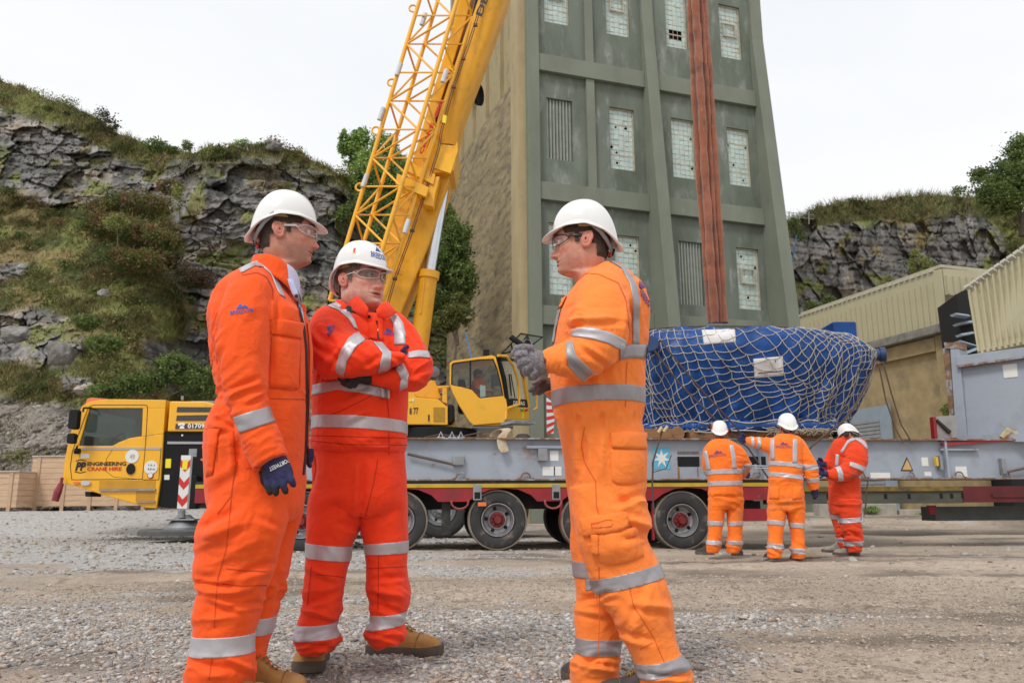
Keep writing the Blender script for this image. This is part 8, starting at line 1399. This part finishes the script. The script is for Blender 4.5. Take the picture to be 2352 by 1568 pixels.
patch('shoulder_stripe', ([(1398, 600), (1425, 615), (1445, 650), (1453, 690), (1452, 790)], [(1412, 598), (1438, 618), (1460, 650), (1468, 690), (1467, 790)]), s3, .0035, m_refd, p3, 26, 4, lim=.25); patch('shoulder_stripe', ([(1287, 690), (1276, 730), (1266, 790)], [(1294, 692), (1283, 735), (1273, 790)]), s3, .0035, m_refd, p3, 12, 3, lim=.25)
for a, b_, yo, yh in (((1345, 1333, 1530, 1285), (1350, 1365, 1536, 1318), -.10, .135), ((1440, 1522, 1575, 1494), (1445, 1556, 1590, 1526), -.10, .13), ((1300, 1286, 1450, 1292), (1300, 1322, 1450, 1326), .12, .10), ((1300, 1458, 1440, 1464), (1305, 1496, 1440, 1498), .12, .10)): B3(a, b_, yo, yh, 6)
for pts in ([(1322, 650), (1345, 628), (1375, 630), (1420, 650), (1438, 690), (1446, 760)], [(1343, 980), (1335, 1020), (1342, 1060), (1368, 1105)], [(1368, 1105), (1370, 1160), (1380, 1200)], [(1440, 1320), (1455, 1390), (1500, 1460), (1530, 1530)], [(1436, 935), (1438, 860), (1440, 830)], [(1376, 1300), (1378, 1400), (1374, 1500)], [(1400, 1410), (1455, 1385)], [(1470, 1490), (1500, 1475)]): seam('seam', pts, 2, s3, m_seam3, p3)
patch('hip_pocket', ([(1406, 1105), (1420, 1113), (1450, 1112), (1484, 1102)], [(1401, 1030), (1420, 1026), (1450, 1026), (1486, 1030)]), s3, .003, m_or3, p3, 14, 10, bulge=.010); patch('pocket_flap', ([(1404, 1028), (1440, 1032), (1488, 1030)], [(1400, 996), (1440, 992), (1480, 994)]), s3, .010, m_or3, p3, 14, 5, bulge=.004)
patch('cargo_pocket', ([(1375, 1288), (1400, 1298), (1440, 1292), (1478, 1276)], [(1356, 1228), (1380, 1222), (1420, 1216), (1462, 1208)]), s3, .004, m_or3, p3, 14, 12, bulge=.016); patch('pocket_flap', ([(1344, 1230), (1390, 1226), (1448, 1210)], [(1336, 1190), (1380, 1182), (1434, 1172)]), s3, .012, m_or3, p3, 14, 6, bulge=.005)
patch('pocket_tab', ([(1362, 1228), (1364, 1270)], [(1378, 1226), (1378, 1272)]), s3, .014, m_or3, p3, 6, 3); seam('seam', [(1362, 1202), (1406, 1194), (1408, 1208), (1364, 1215), (1362, 1202)], 1.6, s3, m_seam3, p3, .018)
patch('pocket_flap', ([(1280, 712), (1292, 706)], [(1290, 684), (1304, 680)]), s3, .006, m_or3, p3, 6, 5, bulge=.004)
H3 = Head((1341, 549), D3 - .07, 176, -3, 0, 1.05, 1, jaw=1.06, nose=1.0); build_head(p3, H3, m_hair, tone=(.60, .30, .215), stub=.2); hel3, hp3 = build_helmet(p3, H3); glasses(p3, H3, m_lens, m_framed, .011, dark=True)
nk = H3(-.03, 0, -.17); collar(p3, (nk.x + .012, nk.y + .01, 0), 172, .080, .082, W(1380, 600, D3).z - .115, .055, .8, m_or3, flap=.03, tip=.05, back=.055)
word('lettering', 'BREEDON', (1466, 668), (1488, 706), (1474, 662), s3, m_purp, p3, .003, .05, ref=3.05); b = MB(); b.add([s3.hit(x, y, .003, 3.05) for x, y in ((1462, 650), (1474, 648), (1482, 660), (1472, 664))], [(0, 1, 2, 3)]); b.build('emblem', m_purp, p3, fix=False)
c = s3.hit(1250, 828, .003, D3 - .3, .2); b = MB(); b.lathe([(.010, 0), (.010, .003), (.004, .004), (.001, .002)], c, (-.3, -1, 0), 14); b.build('cuff_button', mat('brown_button', (.12, .03, .02), .4), p3)
# left hand in grey knitted glove round the radio: fingers closed, thumb along the top
DG_ = D3 - .30
hand3 = glove(p3, 'glove', DG_, [[(1256, 802, 1258, 858, .02, .040), (1238, 802, 1242, 866, .01, .044), (1222, 798, 1222, 864, 0, .046), (1208, 798, 1204, 850, 0, .044), (1198, 802, 1196, 834, .0, .036)]],
  [([(1222, 800, -.03), (1204, 797, -.045), (1188, 800, -.045), (1180, 812, -.035)], 9.5), ([(1210, 812, -.045), (1192, 815, -.055), (1188, 826, -.04), (1200, 832, -.02)], 9), ([(1214, 828, -.048), (1198, 832, -.056), (1195, 842, -.04), (1206, 846, -.02)], 9), ([(1222, 842, -.045), (1208, 848, -.052), (1206, 857, -.036), (1216, 858, -.02)], 8.5), ([(1232, 852, -.035), (1222, 860, -.04), (1222, 867, -.025), (1230, 866, -.01)], 8)], m_gk)
rd = thing('two_way_radio', W(1205, 800, DG_ + .03), 'black two way radio held upright in the grey glove of the right man', 'radio')
ra = W(1196, 836, DG_ + .02); rt = W(1208, 776, DG_ + .05); up_ = (rt - ra).normalized(); sd_ = up_.cross(Vector((0, 1, 0))).normalized(); fw = sd_.cross(up_); 
def RB(u0, u1, w0, w1, d0, d1): b = MB(); b.hexa([ra + up_ * u + sd_ * w + fw * d for u, w, d in ((u0, w0, d0), (u0, w1, d0), (u0, w1, d1), (u0, w0, d1), (u1, w0, d0), (u1, w1, d0), (u1, w1, d1), (u1, w0, d1))]); return b
b = MB(); K_ = [W(*q) for q in ((1196, 800, DG_ + .02), (1226, 800, DG_ + .02), (1216, 779, DG_ + .03), (1204, 774, DG_ + .03))]; K2_ = [q + Vector((0, .04, 0)) for q in K_]; b.hexa(K_ + K2_); b.build('case', m_blk, rd, bevel=.003)
b = MB(); b.tube([W(1206, 798, DG_ + .03), W(1192, 787, DG_ + .03), W(1180, 779, DG_ + .03), W(1173, 773, DG_ + .03)], [.009, .010, .011, .010], 12); b.build('aerial', m_blk, rd, smooth=True); b = MB(); b.tube([W(1212, 780, DG_ + .025), W(1210, 772, DG_ + .03)], .006, 10); b.build('knob', m_blk, rd)
b = MB(); b.tube([W(1202, 786, DG_ + .015), W(1208, 779, DG_ + .018), W(1218, 782, DG_ + .018), W(1224, 796, DG_ + .015)], .0015, 5); b.build('trim', m_steel, rd)
glove(p3, 'glove', D3 + .05, [[(1262, 866, 1262, 900, .0, .035), (1250, 864, 1250, 896, -.01, .036), (1238, 866, 1238, 890, -.02, .03)]], [([(1246, 870, -.03), (1232, 866, -.05), (1218, 868, -.06)], 7.5), ([(1244, 880, -.03), (1232, 882, -.05), (1224, 892, -.05), (1218, 896, -.04)], 7), ([(1248, 888, -.03), (1238, 892, -.04), (1230, 900, -.04), (1226, 904, -.03)], 7), ([(1254, 892, -.02), (1246, 898, -.03), (1238, 904, -.03)], 6.5), ([(1250, 872, -.04), (1236, 876, -.07), (1226, 880, -.08)], 6.5)], m_gk, dark=lambda x, y, c: x < 1240, m2=m_gkd)
boot(p3, W(1562, 1606, 2.98).xy.to_3d(), 176, 1.0, m_boot3); boot(p3, W(1395, 1590, 3.17).xy.to_3d(), 118, .95, m_boot3)
# ---------------------------------------------------------------- workers at the trailer and the crane driver
def worker(label, D, foot, lofts, m, zones, bands, m_t=m_ref, jacket=None):
    p = thing('person', WG(*foot).xy.to_3d(), label, 'person'); g = garment('coverall' if jacket is None else 'work_suit', lofts, D, m, p, vox=.012, zones=zones, amp=.0055, sm=2)

    for l1, l2, yo, yh, mg in bands: band(g, 'reflective_stripe', m_t, p, D, l1, l2, yo, yh, mg, off=.005)
    return p, g, Surf([g])
DA = 10.6
pa, ga, sa = worker('leftmost of three background workers with ear defenders on his helmet, back turned', DA, (1665, 1276),
 [[(1636, 1008, 1672, 1008, 0, .10), (1624, 1018, 1690, 1016, 0, .14), (1614, 1034, 1702, 1030, 0, .17), (1616, 1060, 1706, 1058, 0, .18), (1622, 1090, 1706, 1090, 0, .18), (1626, 1115, 1706, 1115, 0, .18), (1626, 1137, 1708, 1136, 0, .17)], [(1630, 1120, 1706, 1120, 0, .15), (1628, 1150, 1708, 1150, 0, .15), (1632, 1168, 1704, 1168, 0, .12)],
  [(1627, 1140, 1669, 1140, 0, .11), (1625, 1185, 1664, 1185, 0, .10), (1625, 1215, 1660, 1215, 0, .09), (1624, 1245, 1656, 1245, 0, .09), (1622, 1268, 1650, 1268, 0, .09)], [(1667, 1140, 1709, 1140, 0, .11), (1669, 1185, 1708, 1185, 0, .10), (1670, 1215, 1706, 1215, 0, .09), (1670, 1245, 1704, 1245, 0, .09), (1668, 1270, 1698, 1270, 0, .09)],
  [(1682, 1024, 1702, 1024, .0, .07), (1690, 1046, 1716, 1044, -.02, .07), (1696, 1072, 1726, 1064, .02, .07), (1690, 1090, 1716, 1084, .12, .06), (1684, 1096, 1704, 1094, .25, .05)], [(1614, 1030, 1634, 1028, 0, .07), (1611, 1056, 1632, 1058, .02, .07), (1613, 1080, 1632, 1078, .1, .06), (1622, 1092, 1640, 1088, .25, .05)]],
 m_or4, [(1640, 1250, 30, 14, .02, 8, 9), (1688, 1250, 30, 14, .02, 8, 9), (1665, 1150, 50, 25, .012, 20, 14), (1700, 1060, 25, 25, .015, 30, 10)],
 [((1612, 1080, 1712, 1077), (1612, 1091, 1712, 1087), 0, .25, 0), ((1612, 1106, 1712, 1104), (1612, 1117, 1712, 1114), 0, .25, 0), ((1618, 1195, 1668, 1197), (1618, 1206, 1668, 1207), 0, .2, -2), ((1670, 1197, 1712, 1196), (1670, 1207, 1712, 1206), 0, .2, -2), ((1618, 1239, 1662, 1242), (1618, 1249, 1662, 1252), 0, .2, -2), ((1668, 1240, 1710, 1242), (1668, 1250, 1710, 1252), 0, .2, -2), ((1694, 1070, 1732, 1062), (1696, 1080, 1732, 1074), .03, .12, 0)])
patch('shoulder_stripe', ([(1675, 1021), (1680, 1050), (1682, 1077)], [(1684, 1022), (1690, 1050), (1692, 1077)]), sa, .006, m_ref, pa, 8, 3); patch('shoulder_stripe', ([(1616, 1036), (1620, 1060), (1624, 1080)], [(1624, 1034), (1630, 1060), (1633, 1080)]), sa, .006, m_ref, pa, 8, 3)
logo(pa, sa, (1629, 1050), (1667, 1046), (1629, 1044), m_purp, .007, bold=0.); H = Head((1667, 996), DA - .0, 80, 0, 0, 1.0, -1); build_head(pa, H, m_hair2, lo=True); build_helmet(pa, H, lo=True, muffs=True); boot(pa, WG(1636, 1274), 120, 1.05, m_boot3, lo=True); boot(pa, WG(1686, 1276), 60, 1.05, m_boot3, lo=True)
glove(pa, 'glove', DA + .3, [[(1708, 1090, 1704, 1100, 0, .04), (1714, 1086, 1712, 1096, 0, .04)]], [([(1714, 1088, 0), (1722, 1084, 0)], 2.2), ([(1714, 1091, 0), (1723, 1089, 0)], 2.2), ([(1713, 1094, 0), (1722, 1093, 0)], 2.2), ([(1712, 1096, 0), (1720, 1097, 0)], 2), ([(1711, 1086, 0), (1716, 1080, 0)], 2.2)], m_navy, vox=.007)
DB = 9.8
pb, gb, sb = worker('middle background worker in bright orange reaching his left arm out to a lashing', DB, (1806, 1288),
 [[(1788, 996, 1822, 996, 0, .10), (1774, 1004, 1838, 1004, 0, .14), (1765, 1018, 1846, 1018, 0, .17), (1764, 1050, 1843, 1050, 0, .18), (1765, 1085, 1842, 1088, 0, .175), (1765, 1110, 1845, 1110, 0, .17), (1763, 1145, 1849, 1145, 0, .17), (1768, 1172, 1846, 1172, 0, .13)],
  [(1763, 1150, 1806, 1150, 0, .12), (1762, 1190, 1804, 1190, 0, .11), (1764, 1225, 1799, 1225, 0, .10), (1763, 1255, 1796, 1255, 0, .095), (1763, 1280, 1794, 1280, 0, .095)], [(1805, 1150, 1850, 1150, 0, .12), (1809, 1190, 1850, 1190, 0, .11), (1815, 1225, 1849, 1225, 0, .10), (1817, 1255, 1850, 1255, 0, .095), (1818, 1282, 1848, 1282, 0, .095)],
  [(1786, 1004, 1786, 1048, 0, .08), (1766, 1003, 1766, 1042, .04, .075), (1745, 1004, 1744, 1032, .10, .065), (1728, 1003, 1728, 1026, .14, .058), (1715, 1002, 1718, 1021, .18, .05)],
  [(1826, 1008, 1846, 1014, 0, .07), (1834, 1035, 1862, 1040, -.03, .075), (1840, 1068, 1876, 1066, -.05, .07), (1848, 1098, 1881, 1094, -.04, .062), (1860, 1126, 1882, 1120, -.02, .052)]],
 m_or4, [(1780, 1260, 30, 16, .02, 8, 9), (1833, 1262, 30, 16, .02, 8, 9), (1805, 1160, 50, 25, .014, 20, 14), (1855, 1080, 25, 30, .016, 20, 10), (1750, 1020, 25, 20, .014, 80, 9), (1805, 1100, 50, 12, .012, 5, 8)],
 [((1752, 1057, 1852, 1068), (1752, 1067, 1852, 1078), 0, .25, -8), ((1752, 1082, 1852, 1095), (1752, 1092, 1852, 1105), 0, .25, -8), ((1755, 1192, 1810, 1197), (1755, 1203, 1810, 1207), 0, .2, -3), ((1806, 1199, 1858, 1203), (1806, 1210, 1858, 1214), 0, .2, -2), ((1756, 1245, 1802, 1250), (1756, 1257, 1802, 1261), 0, .2, -2), ((1810, 1256, 1858, 1262), (1810, 1268, 1858, 1274), 0, .2, -2),
  ((1836, 1070, 1882, 1066), (1838, 1081, 1884, 1077), -.04, .12, 0), ((1846, 1100, 1888, 1096), (1848, 1110, 1888, 1105), -.03, .12, 0), ((1737, 998, 1735, 1036), (1744, 998, 1742, 1036), .11, .12, 0), ((1722, 998, 1722, 1030), (1728, 998, 1728, 1030), .15, .12, 0)])
patch('shoulder_stripe', ([(1770, 1008), (1769, 1030), (1771, 1056)], [(1779, 1005), (1779, 1030), (1780, 1056)]), sb, .006, m_ref, pb, 8, 3); patch('shoulder_stripe', ([(1821, 1007), (1820, 1035), (1820, 1064)], [(1831, 1009), (1831, 1035), (1830, 1064)]), sb, .006, m_ref, pb, 8, 3)
logo(pb, sb, (1782, 1028), (1817, 1029), (1782, 1022), m_purp, .007, bold=0.); H = Head((1824, 984), DB, 90, 0, 0, 1.06, -1); build_head(pb, H, m_hair, lo=True); hb, hpb = build_helmet(pb, H, lo=True); b = MB(); b.add([hpb(math.pi + q, t, .003) for q, t in ((-.35, .08), (.35, .08), (.35, .18), (-.35, .18))], [(0, 1, 2, 3)]); b.build('sticker', m_warn, hb, fix=False)
boot(pb, WG(1779, 1287), 90, 1.05, m_boot3, lo=True); boot(pb, WG(1833, 1289), 80, 1.05, m_boot3, lo=True)
seam('seam', [(1765, 1107), (1800, 1110), (1845, 1112)], 2, sb, m_seam3, pb, .004); patch('hip_pocket', ([(1840, 1117), (1842, 1145)], [(1820, 1117), (1820, 1148)]), sb, .006, m_or4, pb, 5, 5, bulge=.012); patch('hip_pocket', ([(1790, 1116), (1790, 1146)], [(1768, 1116), (1768, 1146)]), sb, .006, m_or4, pb, 5, 5, bulge=.012)
glove(pb, 'glove', DB + .2, [[(1719, 1003, 1718, 1020, 0, .045), (1709, 1002, 1708, 1016, 0, .04)]], [([(1710, 1003, 0), (1703, 998, -.02), (1698, 1002, -.02)], 2.6), ([(1709, 1007, 0), (1701, 1004, -.03), (1697, 1008, -.02)], 2.6), ([(1709, 1011, 0), (1702, 1011, -.03), (1699, 1015, -.02)], 2.5), ([(1710, 1015, 0), (1705, 1017, -.02), (1702, 1020, -.02)], 2.3), ([(1713, 1003, -.03), (1709, 997, -.04), (1704, 995, -.03)], 2.5)], m_navy, vox=.007)
glove(pb, 'glove', DB - .02, [[(1862, 1124, 1880, 1120, 0, .04), (1866, 1132, 1880, 1130, 0, .035)]], [([(1868, 1132, 0), (1871, 1141, 0)], 2.6), ([(1873, 1132, -.01), (1875, 1142, 0)], 2.6), ([(1877, 1130, 0), (1878, 1139, 0)], 2.4), ([(1880, 1127, .01), (1881, 1134, .01)], 2.2), ([(1865, 1128, .02), (1865, 1136, .03)], 2.5)], m_navy, vox=.007)
DC = 11.0
pc, gc_, sc_ = worker('right background worker in dirty red coverall stooping over a strap, facing left', DC, (1945, 1272),
 [[(1925, 1004, 1962, 1000, 0, .10), (1912, 1014, 1980, 1010, 0, .15), (1906, 1034, 1984, 1030, 0, .15), (1905, 1060, 1980, 1056, 0, .14), (1904, 1090, 1975, 1088, 0, .14), (1903, 1125, 1976, 1125, 0, .14), (1905, 1160, 1976, 1160, 0, .14), (1910, 1180, 1974, 1180, 0, .12)],
  [(1918, 1150, 1980, 1150, -.06, .12), (1928, 1185, 1978, 1185, -.08, .11), (1938, 1220, 1978, 1220, -.08, .10), (1945, 1248, 1980, 1246, -.08, .09), (1948, 1268, 1979, 1266, -.08, .09)], [(1902, 1150, 1945, 1150, .08, .12), (1906, 1185, 1940, 1185, .1, .10), (1916, 1215, 1943, 1215, .1, .09), (1924, 1243, 1947, 1243, .1, .085), (1928, 1258, 1946, 1258, .1, .08)],
  [(1950, 1008, 1988, 1014, -.08, .07), (1944, 1030, 1994, 1038, -.14, .09), (1938, 1056, 1992, 1068, -.19, .09), (1934, 1066, 1976, 1092, -.22, .08), (1920, 1073, 1940, 1102, -.24, .07), (1906, 1078, 1910, 1102, -.25, .055), (1898, 1080, 1900, 1098, -.25, .045)], [(1902, 1030, 1925, 1020, .08, .06), (1893, 1050, 1915, 1058, .04, .06), (1886, 1064, 1900, 1082, .0, .05)]],
 m_or5, [(1965, 1230, 25, 30, .022, 8, 10), (1935, 1225, 20, 25, .02, 10, 9), (1945, 1140, 45, 40, .018, 20, 14), (1955, 1050, 35, 30, .018, 40, 11), (1920, 1100, 30, 20, .014, 20, 10)],
 [((1945, 1060, 1998, 1078), (1942, 1070, 1994, 1090), -.2, .12, -2), ((1916, 1070, 1922, 1108), (1926, 1068, 1934, 1106), -.24, .1, 0), ((1926, 1190, 1990, 1186), (1926, 1202, 1990, 1197), -.08, .13, -4), ((1898, 1181, 1934, 1184), (1898, 1191, 1934, 1193), .1, .12, -2), ((1940, 1243, 1992, 1241), (1940, 1254, 1992, 1252), -.08, .13, -3), ((1918, 1234, 1950, 1236), (1918, 1244, 1950, 1245), .1, .12, -2), ((1890, 1088, 2000, 1092), (1890, 1096, 2000, 1100), .05, .16, -2)], jacket=1)
patch('shoulder_stripe', ([(1934, 1042), (1950, 1016), (1966, 1010), (1980, 1020), (1990, 1032)], [(1930, 1036), (1948, 1008), (1968, 1002), (1986, 1014), (1993, 1026)]), sc_, .007, m_ref, pc, 12, 3, ref=DC - .15, lim=.4); patch('reflective_stripe', ([(1920, 1042), (1918, 1070)], [(1928, 1044), (1926, 1070)]), sc_, .006, m_ref, pc, 6, 2, ref=DC - .15, lim=.4)
H = Head((1948, 1000), DC - .1, 152, -24, 8, 1.06, 1); build_head(pc, H, m_hair, lo=True); build_helmet(pc, H, mat('scuffed_helmet', (.72, .70, .66), .4, var=.1, vs=20, stain=(.40, .36, .31), sts=14, stf=(.56, .7)), lo=True)
b = MB(); b.tube([H(.08, 0, .12), H(-.01, 0, .158), H(-.09, 0, .11), H(-.13, 0, .02)], .008, 6); b.tube([H(-.06, .085, .08), H(-.03, .0, .155), H(.0, -.085, .09)], .006, 6); b.box(tuple(H(-.02, -.02, .15) - Vector((.02, .02, .01))), tuple(H(-.02, -.02, .15) + Vector((.03, .03, .03)))); b.build('lamp_strap', m_bg, pc)
b = MB(); b.lathe([(.001, -.03), (.03, -.03), (.04, 0), (.03, .03), (.001, .03)], H(.0, .14, .0), H.R @ Vector((0, 1, 0)), 14); b.build('ear_defender', m_bg, pc, smooth=True)
boot(pc, WG(1972, 1275), 178, 1.12, m_boot2, lo=True); boot(pc, WG(1942, 1268), 172, 1.08, m_boot2, lo=True)
for dx, dy, yy in ((0, 0, -.27), (-3, -22, -.05)): glove(pc, 'glove', DC + yy, [[(1900 + dx, 1080 + dy, 1900 + dx, 1096 + dy, 0, .045), (1890 + dx, 1080 + dy, 1889 + dx, 1094 + dy, 0, .042)]], [([(1890 + dx, 1081 + dy, 0), (1883 + dx, 1078 + dy, -.02), (1879 + dx, 1082 + dy, -.03)], 2.6), ([(1889 + dx, 1085 + dy, -.01), (1881 + dx, 1084 + dy, -.04), (1877 + dx, 1088 + dy, -.03)], 2.6), ([(1889 + dx, 1089 + dy, -.01), (1882 + dx, 1090 + dy, -.04), (1879 + dx, 1094 + dy, -.03)], 2.5), ([(1890 + dx, 1093 + dy, 0), (1885 + dx, 1096 + dy, -.02), (1882 + dx, 1098 + dy, -.02)], 2.3), ([(1893 + dx, 1080 + dy, -.03), (1888 + dx, 1074 + dy, -.04), (1883 + dx, 1074 + dy, -.04)], 2.5)], m_navy, vox=.007)
# crane driver, seated in the cab
DD = 18.45
pd = thing('person', W(1098, 905, DD), 'crane driver in orange sitting in the yellow crane cab', 'person')
gd = garment('jacket', [[(1092, 870, 1106, 870, 0, .08), (1085, 874, 1112, 874, 0, .15), (1083, 886, 1113, 888, 0, .17), (1084, 902, 1114, 904, 0, .17), (1086, 912, 1116, 912, 0, .17)], [(1086, 876, 1098, 876, -.14, .06), (1089, 888, 1102, 886, -.2, .06), (1098, 898, 1110, 890, -.24, .055), (1112, 902, 1116, 893, -.26, .05), (1124, 902, 1126, 894, -.28, .04)]], DD, m_or4, pd, vox=.02, amp=.006, sm=2)
band(gd, 'reflective_stripe', m_ref, pd, DD, (1078, 892, 1120, 896), (1078, 896, 1120, 900), 0, .35, 0, off=.008)
H = Head((1098, 861), DD - .05, 5, -8, 0, 1.08, -1); build_head(pd, H, m_hair2, lo=True, hairline=.07)
glove(pd, 'hand', DD - .28, [[(1124, 894, 1124, 902, 0, .035), (1129, 894, 1129, 901, 0, .03)]], [([(1129, 895, 0), (1134, 896, 0)], 1.3), ([(1129, 897, 0), (1134, 898, 0)], 1.3), ([(1129, 899, 0), (1134, 900, 0)], 1.3), ([(1128, 901, 0), (1132, 902, 0)], 1.2), ([(1127, 893, 0), (1131, 891, 0)], 1.3)], mat('skin_hand', (.42, .2, .14), .6), vox=.01)
